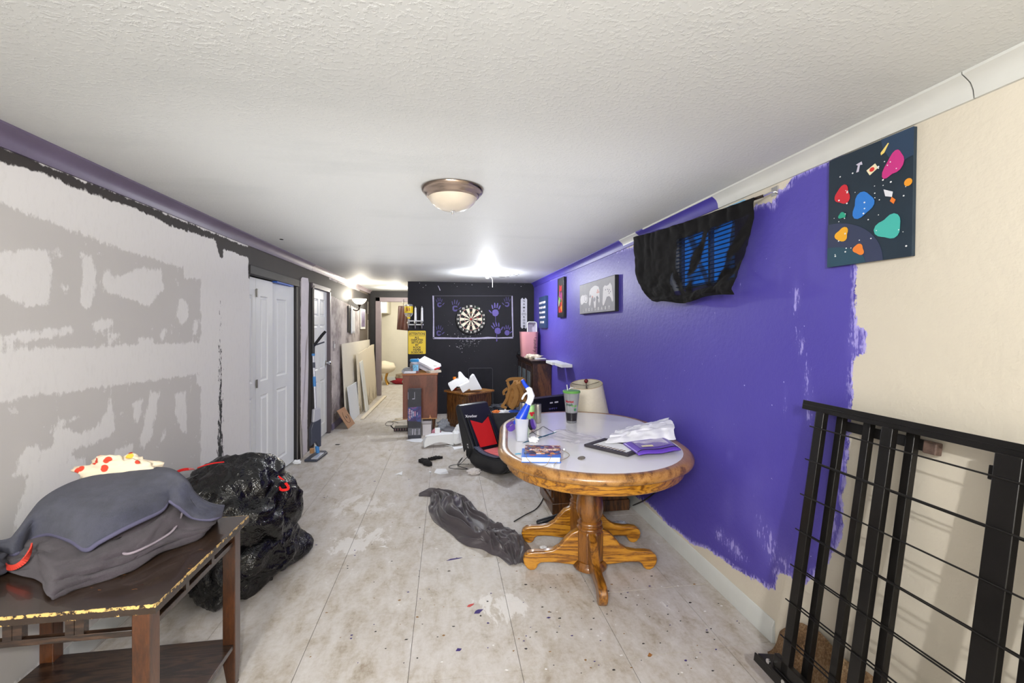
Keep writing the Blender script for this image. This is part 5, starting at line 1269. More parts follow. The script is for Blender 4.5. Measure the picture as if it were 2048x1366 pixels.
# narrow framed red poster
X = 1.415
rpst, ya, yb, zb, zt2 = wallbox('framed_poster', 'tall black-framed poster with red collage print left of the grey canvas', 'poster', (1115, 1127, 553, 634), X, .034, blackplastic, 'frame')
Wc, Hc = ya-yb, zt2-zb; CM = MR(ya, zb, X)
t = NT('red_collage_print'); co = t.co('Object'); vr = t.n('ShaderNodeTexVoronoi'); vr.inputs['Scale'].default_value = 14; t.link(co, vr.inputs['Vector'])
sh = t.n('ShaderNodeSeparateColor'); t.link(vr.outputs['Color'], sh.inputs[0])
t.link(t.ramp(sh.outputs[0], [(0, lin((178, 30, 36))), (.35, lin((206, 50, 48))), (.48, lin((40, 30, 34))), (.62, lin((226, 130, 40))), (.72, lin((110, 160, 80))), (.82, lin((160, 60, 130))), (.92, lin((222, 200, 180)))], 'CONSTANT'), t.b.inputs['Base Color']); t.b.inputs['Roughness'].default_value = .35
obj('print', MB().prism([(Wc*.14, Hc*.07), (Wc*.86, Hc*.07), (Wc*.86, Hc*.92), (Wc*.14, Hc*.92)], .0008, CM), pbr('print_black', (34, 30, 30), .4), rpst, smooth=False)
obj('collage', MB().prism([(Wc*.22, Hc*.12), (Wc*.80, Hc*.12), (Wc*.80, Hc*.60), (Wc*.72, Hc*.62), (Wc*.76, Hc*.80), (Wc*.34, Hc*.82), (Wc*.30, Hc*.6), (Wc*.2, Hc*.5)], .0008, CM @ Matrix.Translation((0, 0, .0008))), t.m, rpst, smooth=False)
# blue word sign
X = 1.41
bs, ya, yb, zb, zt2 = wallbox('word_sign', 'navy blue block sign with five lines of white capitals in the corner', 'sign', (1078, 1091, 591, 656), X, .04, pbr('navy_sign', (38, 62, 100), .5), 'board')
Wc, Hc = ya-yb, zt2-zb; CM = MR(ya, zb, X)
for i, ln in enumerate(("I DON'T NEED", 'TO GET A LIFE', "I'M A GAMER", 'I HAVE LOTS', 'OF LIVES')):
    text(ln, Hc*.085, CM @ Matrix.Translation((Wc*.5, Hc*(.80-.155*i), .0006)), pbr('sign_white', (238, 230, 232), .6), bs, 'lettering', sx=Wc/(Hc*.085*6.6), bold=.002)
# white floating shelves
for (y0_, y1_, X0, z_, lb_) in ((4.99, 5.30, 1.318, .975, 'near one of two small white floating shelves on the purple wall'), (5.37, 5.72, 1.30, .972, 'far one of two small white floating shelves, beside the dark cabinet')):
    o = obj('wall_shelf', MB().box(X0, 1.449, y0_, y1_, z_-.036, z_), white, bevel=.002); tag(o, lb_, 'shelf', 'white floating shelves')
# ------------------------------------------------------------------ back wall decor
def flatB(pts, mat, name, parent, Y=YB, th=.0015, off=.0):
    q = [ony(x, y, Y) for x, y in pts]
    return obj(name, MB().prism([(p.x, p.z) for p in q], th, MBk(0, 0, Y-off)), mat, parent, smooth=False)
lav_ = pbr('lavender_paint', (104, 94, 158), .6, var=.2, vscale=30); pale = pbr('chalk_line', (168, 164, 190), .7, var=.15, vscale=20)
def z2(x, y): return (780+x/6.827, 560+y/6.827)
for nm, pts in (('paint_line', [(580, 212), (600, 215), (606, 800), (584, 796), (588, 500)]), ('paint_line', [(584, 780), (800, 784), (1000, 790), (1200, 786), (1340, 776), (1480, 784), (1675, 776), (1682, 798), (1400, 800), (1200, 808), (960, 806), (590, 806)]),
                ('paint_line', [(1660, 218), (1674, 216), (1680, 480), (1686, 780), (1672, 782), (1662, 480)])):
    flatB([z2(*p) for p in pts], pale, nm, wall_back)
flatB([z2(*p) for p in [(600, 214), (1660, 214), (1660, 219), (600, 220)]], pbr('dull_line', (84, 82, 92), .7), 'paint_line', wall_back)
def hand(cx, cy, s_, flip=1, fill=True, rot=0.0, thick=1.0, col=None):
    """cx, cy in crop coords: palm plus five finger marks"""
    M_ = []
    def tr(pts): 
        out = []
        for x, y in pts:
            x *= flip*s_; y *= s_; out.append((cx+x*math.cos(rot)-y*math.sin(rot), cy+x*math.sin(rot)+y*math.cos(rot)))
        return [z2(*p) for p in out]
    m = MB()
    def addp(pts): q = [ony(x, y, YB) for x, y in tr(pts)]; m.prism([(p.x, p.z) for p in q], .0015, MBk(0, 0, YB))
    if fill: addp([(-36, -10), (-20, -34), (10, -36), (36, -20), (42, 8), (30, 38), (4, 50), (-24, 40), (-40, 14)])
    else:
        addp([(-38, -14), (-20, -34), (20, -34), (34, -16), (14, -14), (-14, -14), (-16, 14), (2, 22), (30, 12), (36, 18), (22, 42), (-10, 46), (-34, 26)])
    for fx, fy, l, a in ((-38, -46, 46, -.38), (-15, -60, 56, -.12), (10, -60, 56, .10), (34, -46, 46, .32)):
        w_ = 8*thick; dx, dy = math.sin(a), -math.cos(a)
        addp([(fx-w_*.8, fy+6), (fx-w_+dx*l*.5, fy+dy*l*.5), (fx-w_*.6+dx*l, fy+dy*l), (fx+w_*.6+dx*l, fy+dy*l), (fx+w_+dx*l*.5, fy+dy*l*.5), (fx+w_*.8, fy+6)])
    addp([(46, 4), (64, -16), (78, -26), (84, -20), (72, -4), (50, 16)])
    return obj('handprint', m, col or lav_, wall_back, smooth=False)
dl = pbr('dim_lavender', (74, 66, 120), .65, var=.3, vscale=40); bl_ = pbr('bright_lavender', (92, 80, 152), .6, var=.15)
hand(676, 335, .82, 1, False, -.05, .7, dl); hand(890, 385, 1.0, 1, False, .12, .7, dl); hand(1440, 442, 1.12, -1, True, .05, 1.1, bl_); hand(1598, 330, .85, -1, False, .0, .6, dl)
hand(668, 722, .9, 1, False, .15, .7, dl); hand(1468, 690, 1.05, 1, True, -.35, 1.0, bl_); hand(1598, 715, .85, 1, True, .05, .8, bl_)
for pts in ([(1438, 490), (1444, 490), (1443, 585), (1439, 585)], [(1454, 740), (1460, 740), (1463, 800), (1466, 832), (1456, 842), (1449, 832), (1453, 800)]): flatB([z2(*p) for p in pts], bl_, 'drip', wall_back)
chips = MB(); random.seed(5)
for k in range(150):
    if k < 110: x, y = random.gauss(1050, 95), random.gauss(830, 60)
    elif k < 135: x, y = random.uniform(760, 1250), random.uniform(540, 900)
    else: x, y = random.uniform(320, 1900), random.uniform(30, 110)
    if (x-1110)**2+(y-525)**2 < 205**2: continue
    p_ = ony(*z2(x, y), YB); r = random.choice((.003, .004, .005, .008)); chips.prism([(p_.x-r, p_.z), (p_.x, p_.z-r*.7), (p_.x+r*.8, p_.z), (p_.x, p_.z+r*.8)], .001, MBk(0, 0, YB))
o = obj('paint_chips', chips, pbr('chip_white', (180, 180, 186), .7), wall_back, smooth=False); o['kind'] = 'stuff'
flatB([z2(*p) for p in [(652, 80), (660, 78), (690, 140), (680, 146), (668, 112)]], pale, 'scrape', wall_back)
# dartboard
dc = ony(942, 638.5, YB-.035); R_ = 30.0/F*(dc.y*CP+dc.x*SP)
db = thing('dartboard', (dc.x, YB-.02, dc.z), 'round dartboard with a green and a red dart on the black wall', 'dartboard')
DM = MBk(dc.x, dc.z, YB-.001)
obj('backing', MB().prism(ellipse(0, 0, R_, R_, 48), .034, DM), pbr('dart_black', (20, 20, 22), .7), db, bevel=.003)
seg = MB(); DM2 = DM @ Matrix.Translation((0, 0, .0345)); ra = [0.03, .075, .40, .445, .70, .745]
dm = [pbr('sisal_black', (24, 24, 26), .8), pbr('sisal_cream', (222, 212, 190), .8), pbr('sisal_red', (170, 40, 50), .8), pbr('sisal_green', (60, 120, 80), .8)]
def ringseg(r0, r1, a0, a1, mi):
    seg.cm = mi; n_ = 3; ps = [(r0*R_*math.cos(a0+(a1-a0)*k/n_), r0*R_*math.sin(a0+(a1-a0)*k/n_)) for k in range(n_+1)]+[(r1*R_*math.cos(a1-(a1-a0)*k/n_), r1*R_*math.sin(a1-(a1-a0)*k/n_)) for k in range(n_+1)]
    seg.add([DM2 @ Vector((x, y, 0)) for x, y in ps], [tuple(range(len(ps)))])
for k in range(20):
    a0 = math.pi/2-math.pi/20-k*math.pi/10; a1 = a0+math.pi/10; e_ = k % 2 == 0
    for (r0, r1, i0, i1) in ((.075, .40, 0, 1), (.40, .43, 2, 3), (.43, .72, 0, 1), (.72, .75, 2, 3)): ringseg(r0, r1, a0, a1, i0 if e_ else i1)
obj('score_face', seg, dm, db, smooth=False)
m = MB()
for r in (.075, .40, .43, .72, .75):
    m.tube([DM2 @ Vector((r*R_*math.cos(2*math.pi*k/40), r*R_*math.sin(2*math.pi*k/40), .001)) for k in range(41)], .0012, 4)
obj('wire_ring', m, chrome, db); 
m = MB().prism(ellipse(0, 0, R_*.075, R_*.075, 16), .002, DM2); obj('bullseye', m, dm[2], db)
for k, nn_ in enumerate((20, 1, 18, 4, 13, 6, 10, 15, 2, 17, 3, 19, 7, 16, 8, 11, 14, 9, 12, 5)):
    a = math.pi/2-k*math.pi/10; text(str(nn_), R_*.17, DM2 @ Matrix.Translation((R_*.87*math.cos(a), R_*.87*math.sin(a), .0006)), pbr('number_white', (232, 228, 220), .6), db, 'number', bold=.0012)
for (x, y, c_, r) in ((1186, 383, (40, 150, 90), .028), (1128, 512, (210, 40, 40), .022), (1196, 506, (200, 50, 50), .020), (1106, 438, (220, 170, 50), .018)):
    q = ony(*z2(x, y), YB-.036); dt = thing('dart', q, {40: 'green-flighted dart stuck in the dartboard at upper right', 210: 'red dart stuck at the centre of the dartboard', 200: 'red dart stuck right of the dartboard centre', 220: 'yellow dart stuck in the dartboard above its centre'}[c_[0]], 'dart')
    m = MB().tube([q, q+Vector((0, -.05, -.003)), q+Vector((0, -.06, -.004)), q+Vector((0, -.10, -.006))], [.001, .001, .0035, .003], 8); obj('barrel', m, chrome, dt)
    m = MB()
    for a in (0, 90): ca_, sa_ = math.cos(math.radians(a+45))*r, math.sin(math.radians(a+45))*r; m.add([q+Vector((-ca_, -.10, -sa_-.006)), q+Vector((ca_, -.10, sa_-.006)), q+Vector((ca_, -.145, sa_-.008)), q+Vector((-ca_, -.145, -sa_-.008))], [(0, 1, 2, 3)])
    obj('flight', m, pbr('flight_%d' % c_[0], c_, .5), dt, smooth=False, solid=.001)
# GAME ROOM sign
A = ony(1041.5, 596, YB); B = ony(1054, 657, YB); Wg, Hg = B.x-A.x, A.z-B.z
gs = thing('game_room_sign', (A.x+Wg/2, YB-.01, B.z), 'narrow white vertical GAME ROOM sign on the black wall', 'sign')
GM = MBk(A.x, B.z, YB)
pts = [(.02, 0), (Wg*.30, 0)]+[(Wg*.5+Wg*.17*math.cos(a), .0+Wg*.2*math.sin(a)) for a in [math.pi-math.pi*k/8 for k in range(9)]]+[(Wg*.7, 0), (Wg-.02, 0), (Wg, .025), (Wg, Hg-.025), (Wg-.02, Hg), (Wg*.7, Hg)]+[(Wg*.5+Wg*.17*math.cos(a), Hg-Wg*.2*math.sin(a)) for a in [math.pi*k/8 for k in range(9)]]+[(Wg*.30, Hg), (.02, Hg), (0, Hg-.025), (0, .025)]
obj('board', MB().prism(pts, .010, GM), pbr('sign_pale', (196, 196, 204), .6, var=.05), gs, smooth=False)
for i, ch in enumerate('GAMEROOM'):
    yy = Hg*(.90-.108*i) if i < 4 else Hg*(.37-.098*(i-4)); text(ch, Hg*.095, GM @ Matrix.Translation((Wg*.5, yy, .0104)), pbr('sign_black', (40, 40, 44), .6), gs, 'letter', bold=.001)
m = MB()
for s_ in (-1, 1): m.tube([GM @ Vector((Wg*.5+s_*Wg*.2+Wg*.13*math.cos(t_), Hg*.47+Hg*.028*math.sin(t_), .0115)) for t_ in [2*math.pi*k/14 for k in range(15)]], .0025, 5)
m.tube([GM @ Vector((Wg*.38, Hg*.49, .0115)), GM @ Vector((Wg*.62, Hg*.49, .0115))], .0025, 5); obj('controller_print', m, pbr('sign_black', (40, 40, 44), .6), gs)
# yellow attention sign
A = ony(816.5, 661.5, YB); B = ony(851.5, 708, YB); Wg, Hg = B.x-A.x, A.z-B.z
ys_ = thing('yellow_sign', (A.x+Wg/2, YB-.005, B.z), 'yellow metal ATTENTION sign about rock paper scissors on black wall', 'sign')
GM = MBk(A.x, B.z, YB); yel = pbr('sign_yellow', (222, 190, 24), .4, var=.06, vscale=8); ink = pbr('ink_black', (28, 26, 22), .5)
obj('plate', MB().prism(rrect(0, Wg, 0, Hg, .015), .006, GM), yel, ys_, smooth=False, bevel=.001)
m = MB()
for a, b, c, d in ((.05, .95, .935, .95), (.05, .95, .775, .79), (.05, .065, .775, .95), (.935, .95, .775, .95)): m.prism([(a*Wg, c*Hg), (b*Wg, c*Hg), (b*Wg, d*Hg), (a*Wg, d*Hg)], .0008, GM @ Matrix.Translation((0, 0, .006)))
obj('border', m, ink, ys_, smooth=False)
text('ATTENTION', Hg*.125, GM @ Matrix.Translation((Wg*.5, Hg*.862, .0064)), ink, ys_, sx=.92, bold=.0012)
for i, ln in enumerate(('ALL', 'DISPUTES', 'SETTLED', 'BY', 'ROCK', 'PAPER', 'SCISSORS')):
    text(ln, Hg*.118, GM @ Matrix.Translation((Wg*.5, Hg*(.705-.106*i), .0064)), ink, ys_, sx=1.0, bold=.0014)
# bottle rack
def z8(x, y): return (810+x/11.38, 600+y/11.38)
rk = thing('bottle_rack', ony(*z8(230, 560), YB-.03), 'chrome wall bottle optic rack with two tubes above the yellow sign', 'bottle rack')
for yy in (478, 562):
    A, B = ony(*z8(60, yy), YB-.03), ony(*z8(420, yy), YB-.03); obj('rail', MB().tube([A, B], .011, 8), pbr('rack_white', (226, 226, 228), .25, metal=.3), rk)
for xx in (78, 236, 386):
    A, B = ony(*z8(xx, 490), YB-.05), ony(*z8(xx, 650), YB-.05); m = MB().tube([A, A.lerp(B, .2), A.lerp(B, .35), A.lerp(B, .5), B], [.018, .026, .014, .012, .006], 12); obj('tap', m, chrome, rk)
for xx in (236, 386):
    A, B = ony(*z8(xx, 170), YB-.04), ony(*z8(xx, 470), YB-.04); m = MB().tube([A, A.lerp(B, .05), B], [.010, .017, .021], 12); obj('clamp_tube', m, pbr('tube_white', (232, 232, 236), .2), rk)
    m = MB().ball(A+Vector((0, 0, .012)), .011, 10, 8); obj('tube_knob', m, chrome, rk)
A, B = ony(*z8(84, 95), YB-.075), ony(*z8(84, 470), YB-.075); hh = A.z-B.z
bt = thing('liquor_bottle', B, 'upside-down clear bottle with yellow label in the left slot of the rack', 'bottle')
obj('glass', MB().lathe([(.001, hh), (.055, hh), (.066, hh*.96), (.066, hh*.40), (.050, hh*.28), (.018, hh*.20), (.018, .0), (.001, 0)], tuple(B), 24), clearp, bt)
obj('label', MB().lathe([(.067, hh*.46), (.0675, hh*.47), (.0675, hh*.86), (.067, hh*.87)], tuple(B), 24), yel, bt)
obj('cap', MB().lathe([(.001, .03), (.024, .03), (.024, .10), (.001, .10)], tuple(B), 16), yel, bt)
text('51', .07, frameM((B.x, B.y-.069, B.z+hh*.66), (1, 0, 0), (0, 0, 1)), pbr('label_red', (150, 50, 30), .5), bt, 'lettering', bold=.002)
# ------------------------------------------------------------------ furniture along the back
redw = wood('reddish_mahogany', (92, 44, 26), (114, 58, 36), (128, 68, 44), 'Z', 1.0, .42, .2, 3, 5)
dx0, dx1, dy0, dy1 = -.568, -.125, 5.95, 6.42
dr = thing('side_cabinet', ((dx0+dx1)/2, (dy0+dy1)/2, 0), 'reddish brown cabinet on tapered legs, chipped at the base, cluttered top', 'cabinet')
obj('body', MB().box(dx0, dx1, dy0, dy1, .20, .775), redw, dr, bevel=.003)
obj('top', MB().box(dx0-.012, dx1+.012, dy0-.012, dy1+.01, .775, .795), wood('tan_edge', (120, 62, 28), (150, 84, 42), (168, 100, 54), 'X', 1, .35, .3, 4), dr, bevel=.004)
obj('bottom_edge', MB().box(dx0, dx1, dy0-.004, dy0+.01, .195, .206), wood('raw_edge', (160, 110, 60), (190, 140, 86), (206, 160, 104), 'X'), dr)
obj('chip', MB().prism([(0, 0), (.035, 0), (.022, .02), (.018, .045), (.012, .045), (.010, .02)], .001, MBk(dx1-.105, .205, dy0)), pbr('raw_chip', (206, 150, 100), .8), dr, smooth=False)
for lx, ly in ((dx0+.075, dy0+.04), (dx1-.045, dy0+.04), (dx0+.075, dy1-.04), (dx1-.045, dy1-.04)):
    obj('leg', MB().tube([(lx, ly, .2), (lx, ly-.0, .0)], [.024, .012], 12), wood('dark_leg', (44, 26, 12), (76, 46, 22), (96, 62, 30), 'Z'), dr)
ztop = .797
q = ony(829, 742, 6.05)
jr = thing('storage_jar', (q.x, 6.05, ztop), 'clear jar with blue lid and colourful label on the reddish cabinet', 'jar')
obj('glass', MB().lathe([(.001, 0), (.056, 0), (.062, .01), (.062, .12), (.052, .14), (.052, .15), (.001, .15)], (q.x, 6.05, ztop), 24), clearp, jr)
obj('beads', MB().lathe([(.001, .004), (.056, .004), (.058, .055), (.001, .06)], (q.x, 6.05, ztop), 24), t.m, jr)
obj('lid', MB().lathe([(.001, .15), (.058, .15), (.060, .155), (.060, .178), (.052, .186), (.001, .186)], (q.x, 6.05, ztop), 24), pbr('lid_blue', (50, 140, 200), .35), jr)
m = MB(); m.grid(np.array([[[q.x+.063*math.sin(a), 6.05-.063*math.cos(a), ztop+z] for a in np.linspace(-.3, 1.0, 9)] for z in (.03, .06, .09, .115)])); obj('label', m, pbr('jar_label', (120, 180, 214), .5, var=.5, vscale=50), jr)
random.seed(21)
for k, (x, y, z, w_, d__, rz, tl, cl, lb_) in enumerate(((-.50, 6.06, 0, .16, .20, .2, 0, (224, 226, 232), 'stack of papers at the left end of the reddish cabinet'), (-.49, 6.10, .03, .14, .18, -.3, .10, (150, 152, 156), 'grey magazine lying on the papers at the cabinet left end'),
                                          (-.30, 6.22, .0, .30, .22, -.25, .35, (226, 228, 240), 'slanted sheaf of white envelopes behind the blue-lidded jar'), (-.24, 6.18, .04, .28, .20, -.5, .42, (234, 234, 240), 'loose white sheet topping the slanted sheaf'),
                                          (-.17, 6.06, .0, .16, .14, .4, .05, (216, 208, 190), 'cream envelope overhanging the right end of the cabinet'))):
    Mx = Matrix.Translation((x, y, ztop+z+.002+abs(math.sin(tl))*d__*.0)) @ Matrix.Rotation(rz, 4, 'Z') @ Matrix.Rotation(-tl if k > 1 else tl, 4, 'Y')
    if k in (2, 3): Mx = Matrix.Translation((x, y, ztop+z+.066)) @ Matrix.Rotation(rz, 4, 'Z') @ Matrix.Rotation(.42, 4, 'Y') @ Matrix.Rotation(.25, 4, 'X')
    m = MB()
    for i in range(4): m.prism([(-w_/2+.004*i, -d__/2), (w_/2, -d__/2+.003*i), (w_/2-.004*i, d__/2), (-w_/2, d__/2-.002*i)], .006, Mx @ Matrix.Translation((0, 0, i*.007)) @ Matrix.Rotation(.06*(i % 2), 4, 'Z'))
    tag(obj('papers', m, pbr('paper_%d' % k, cl, .7, var=.08, vscale=30), smooth=False), lb_, 'papers')
m = MB().tube([(-.16, 6.0, ztop+.045), (-.09, 6.02, ztop+.065)], .012, 8); tag(obj('marker', m, pbr('red_marker', (190, 36, 40), .4)), 'red marker on the papers at the right end of the cabinet', 'marker')
q = ony(877, 733, 6.1); m = MB().lathe([(.001, 0), (.022, 0), (.022, .035), (.028, .036), (.028, .05), (.001, .05)], (-.155, 6.12, ztop+.040), 16); tag(obj('small_jar', m, pbr('pale_cap', (214, 214, 204), .4)), 'small pale-capped jar standing on papers at the cabinet right end', 'jar')
# carton
cx0, cx1, cy0 = -.482, -.318, 5.705
ct = thing('display_carton', ((cx0+cx1)/2, cy0+.05, 0), 'tall narrow black product carton with neon print standing before the cabinet', 'carton')
obj('box', MB().box(cx0, cx1, cy0, cy0+.11, 0, .625), pbr('carton_black', (46, 48, 58), .35, var=.2, vscale=7), ct, bevel=.002)
CMx = MBk(cx0, 0, cy0)
t = NT('neon_print'); co = t.co('Object'); n = t.noise(co, 12, 4, .6, .5); t.link(t.ramp(n, [(.35, lin((30, 26, 70))), (.48, lin((58, 40, 110))), (.58, lin((40, 80, 140))), (.68, lin((150, 60, 130)))]), t.b.inputs['Base Color']); t.b.inputs['Roughness'].default_value = .3
Wk = cx1-cx0
obj('print', MB().prism([(0, .23), (Wk, .21), (Wk, .405), (0, .395)], .0008, CMx), t.m, ct, smooth=False)
obj('window', MB().prism([(.004, .045), (Wk-.004, .045), (Wk-.004, .135), (.004, .135)], .0008, CMx), pbr('grey_window', (96, 98, 106), .2, var=.3, vscale=20), ct, smooth=False)
m = MB()
for x in (.055, .085, .135): m.prism([(x, .05), (x+.006, .05), (x+.010, .125), (x+.004, .125)], .0006, CMx @ Matrix.Translation((0, 0, .0009)))
m.prism([(.052, .50), (.086, .50), (.082, .508), (.058, .508)], .0006, CMx @ Matrix.Translation((0, 0, .0003))); m.prism([(.082, .50), (.086, .50), (.086, .59), (.082, .59)], .0006, CMx @ Matrix.Translation((0, 0, .0003))); m.prism([(.002, .50), (.005, .50), (.005, .59), (.002, .59)], .0006, CMx @ Matrix.Translation((0, 0, .0003)))
obj('glare_print', m, pbr('pale_ink', (206, 204, 220), .4), ct, smooth=False)
for x, sz_, body, c_ in ((.024, .030, 'LED STRIP', (240, 190, 180)), (.048, .016, 'color changing', (236, 236, 250)), (.068, .014, 'smart lights', (200, 236, 220)), (.090, .022, 'NEON', (240, 170, 190)), (.118, .012, 'remote', (220, 220, 240))):
    text(body, sz_, CMx @ Matrix.Translation((x, .315, .0012)) @ Matrix.Rotation(math.pi/2, 4, 'Z'), pbr('neon_%d' % c_[1], c_, .4), ct, 'lettering', bold=.0005)
# under the cabinet
q = onz(851, 873); m = MB().beam((q.x-.045, q.y+.10, .075), (q.x+.085, q.y+.10, .075), .16, .15)
wb = thing('white_box', (q.x, q.y+.1, 0), 'white shoebox-like carton standing under the reddish cabinet', 'box')
obj('box', MB().box(-.31, -.20, 5.86, 6.08, 0, .165), pbr('box_white', (226, 222, 226), .7, var=.05), wb, bevel=.003); obj('lid_edge', MB().box(-.312, -.198, 5.858, 6.082, .14, .168), pbr('box_grey', (176, 170, 172), .7), wb, bevel=.002)
q = onz(800, 862); m = MB().box(q.x-.10, q.x+.12, q.y, q.y+.16, .0, .05); 
st2 = thing('black_tray', (q.x, q.y, 0), 'black plastic tray of oddments on the floor left of the cabinet', 'tray')
obj('tray', MB().box(q.x-.08, q.x+.13, q.y-.02, q.y+.14, 0, .045), pbr('tray_black', (28, 26, 28), .5, var=.3, vscale=30), st2, bevel=.004); 
obj('handle', MB().tube([(q.x-.08, q.y, .03), (q.x-.12, q.y-.01, .075)], .008, 8), blackplastic, st2)
m = MB()
for k in range(5): m.beam((q.x-.06+.035*k, q.y-.022, .012), (q.x-.06+.035*k, q.y-.022, .038), .010, .004, up=(1, 0, 0))
obj('print', m, pbr('red_white_print', (206, 150, 150), .5), st2)
for k, (a, b) in enumerate((((785, 842), (812, 838)), ((790, 838), (815, 834)))):
    A, B = onz(*a, .004), onz(*b, .05); m = MB().beam(A, B, .028, .006); tag(obj('wood_strip', m, wood('pale_strip', (150, 124, 70), (186, 160, 100), (206, 184, 128), 'X')), ('longer' if k == 0 else 'shorter')+' pale wood strip propped beside the black tray', 'wood strip')
m = MB().tube(spline([onz(x, y, .006) for x, y in ((796, 846), (780, 842), (771, 847), (774, 851), (784, 850), (786, 845), (776, 844))], 6), .003, 6); tag(obj('wire_loop', m, blackplastic), 'thin black wire loop on the floor left of the tray', 'wire')
# clutter right of cabinet: clear bag, paper, grey pieces
m = crumple((-.02, 6.15, 0), .085, (1.2, .8, .9), 3.0, 30, 18, .5, 2.0); tag(obj('clear_bag', m, pbr('crinkly_clear', (206, 214, 228), .12, trans=.35, alpha=.8), angle=25), 'crinkled clear plastic bag between cabinet and brown nightstand', 'plastic bag')
m = MB().prism([(0, 0), (.22, .02), (.24, .14), (.03, .12)], .004, frameM((-.17, 5.92, .001), (1, 0, 0), (0, 1, 0))); tag(obj('paper_sheet', m, paper, smooth=False), 'white sheet on the floor by the cabinet right leg', 'paper')
q = [onz(*c) for c in ((822, 878), (838, 874), (846, 880), (842, 885), (824, 884), (812, 881))]
m = MB().prism([(p.x, p.y) for p in q], .002, Matrix.Translation((0, 0, .001))); tag(obj('paper_sheet', m, paper, smooth=False), 'torn white sheets on the floor in front of the black carton', 'paper')
# nightstand with foam, set at an angle
pinew = wood('dark_knotty_pine', (50, 30, 14), (88, 56, 26), (118, 80, 40), 'Z', 1.2, .4, .3, 8, 6)
NB = Vector((.285, 5.82, 0)); N1 = Vector((-.292, .35, 0)).normalized(); N2 = Vector((.35, .292, 0)).normalized(); NS = .456
NMx = frameM(NB, N2, -N1 if False else N1)
def nbox(x0_, x1_, y0_, y1_, z0_, z1_): return MB().box(x0_, x1_, y0_, y1_, z0_, z1_).xf(Matrix(((N2.x, N1.x, 0, NB.x), (N2.y, N1.y, 0, NB.y), (0, 0, 1, 0), (0, 0, 0, 1))))
ns = thing('nightstand', NB+N1*.22+N2*.22, 'knotty pine nightstand turned cornerwise, holding white foam packing', 'nightstand')
obj('body', nbox(.01, .44, .01, .45, .07, .515), pinew, ns, bevel=.003); obj('plinth', nbox(.0, .45, .0, .46, 0, .075), pinew, ns, bevel=.004)
obj('top', nbox(-.02, .47, -.02, .48, .515, .542), wood('pine_top', (116, 72, 28), (150, 100, 48), (180, 130, 72), 'X', 1.2, .35, .4, 6), ns, bevel=.006)
dd_ = obj('door', nbox(.0, .011, .05, .42, .10, .49), pinew, ns, bevel=.003)
obj('door_panel', nbox(-.006, .001, .10, .37, .15, .44), pinew, dd_, bevel=.005)
obj('knob', MB().ball(tuple(NB+N1*.09+N2*-.016+Vector((0, 0, .30))), .014, 12, 8), bronze, dd_)
# foam packing on the nightstand
def zc3(x, y): return (780+x/6.21, 700+y/6.21)
def slab_px(name, pts, Y, th, mat, label, cat, bev=.006, tilt=0, zmin=None, M2=None):
    q = [ony(*zc3(*p), Y) for p in pts]; zs = min(p.z for p in q)
    if zmin is not None: q = [Vector((p.x, p.y, p.z+(zmin-zs))) for p in q]
    m = MB().prism([(p.x, p.z) for p in q], th, MBk(0, 0, Y+th)); 
    if tilt: m.warp(lambda p: Vector((p.x, p.y+(p.z-(zmin or zs))*tilt, p.z)))
    return tag(obj(name, m, mat, bevel=bev, smooth=False), label, cat)
slab_px('foam_block', [(720, 420), (850, 350), (850, 290), (865, 276), (888, 282), (940, 345), (982, 370), (978, 388), (848, 455), (836, 446), (765, 505)], 6.02, .15, foam, 'left white foam packing piece with notched edge on the nightstand', 'foam', zmin=.543, tilt=.25)
slab_px('foam_block', [(860, 450), (985, 392), (1000, 340), (1030, 306), (1052, 312), (1145, 485), (1000, 500), (988, 478), (905, 528)], 5.86, .14, foam, 'right white foam packing piece with notched edge on the nightstand', 'foam', zmin=.543, tilt=.15)
q = ony(909, 760, 6.25); ob = thing('juice_bottle', (q.x, 6.22, .542), 'small red bottle with orange cap behind the foam on nightstand', 'bottle')
obj('body', MB().lathe([(.001, 0), (.028, 0), (.030, .01), (.030, .10), (.018, .13), (.016, .14), (.001, .14)], (q.x, 6.22, .543), 20), pbr('red_juice', (170, 34, 30), .2), ob)
obj('cap', MB().lathe([(.001, .14), (.023, .14), (.023, .17), (.001, .172)], (q.x, 6.22, .543), 20), pbr('orange_cap', (236, 130, 30), .4), ob)
# black panel leaning on back wall
A, B = ony(936, 733, YB-.05), ony(985, 733, YB-.05)
m = MB().prism(rrect(0, B.x-A.x, 0, A.z-.02, .03, 6), .022, frameM((A.x, YB-.17, .002), (1, 0, 0), (0, .14, 1)))
pn = thing('folding_tray', ((A.x+B.x)/2, YB-.1, 0), 'black rounded folding tray panel leaning on the black wall behind nightstand', 'panel')
obj('panel', m, pbr('scuffed_black', (24, 24, 30), .7, var=.3, vscale=9, spec=.2), pn, bevel=.003)
m = MB(); F2 = frameM((A.x, YB-.17, .002), (1, 0, 0), (0, .14, 1)); rr_ = rrect(.004, B.x-A.x-.004, .004, A.z-.024, .03, 6); m.tube([F2 @ Vector((x, y, .023)) for x, y in rr_+rr_[:1]], .004, 6); obj('rim', m, pbr('rim_grey', (74, 74, 80), .4), pn)
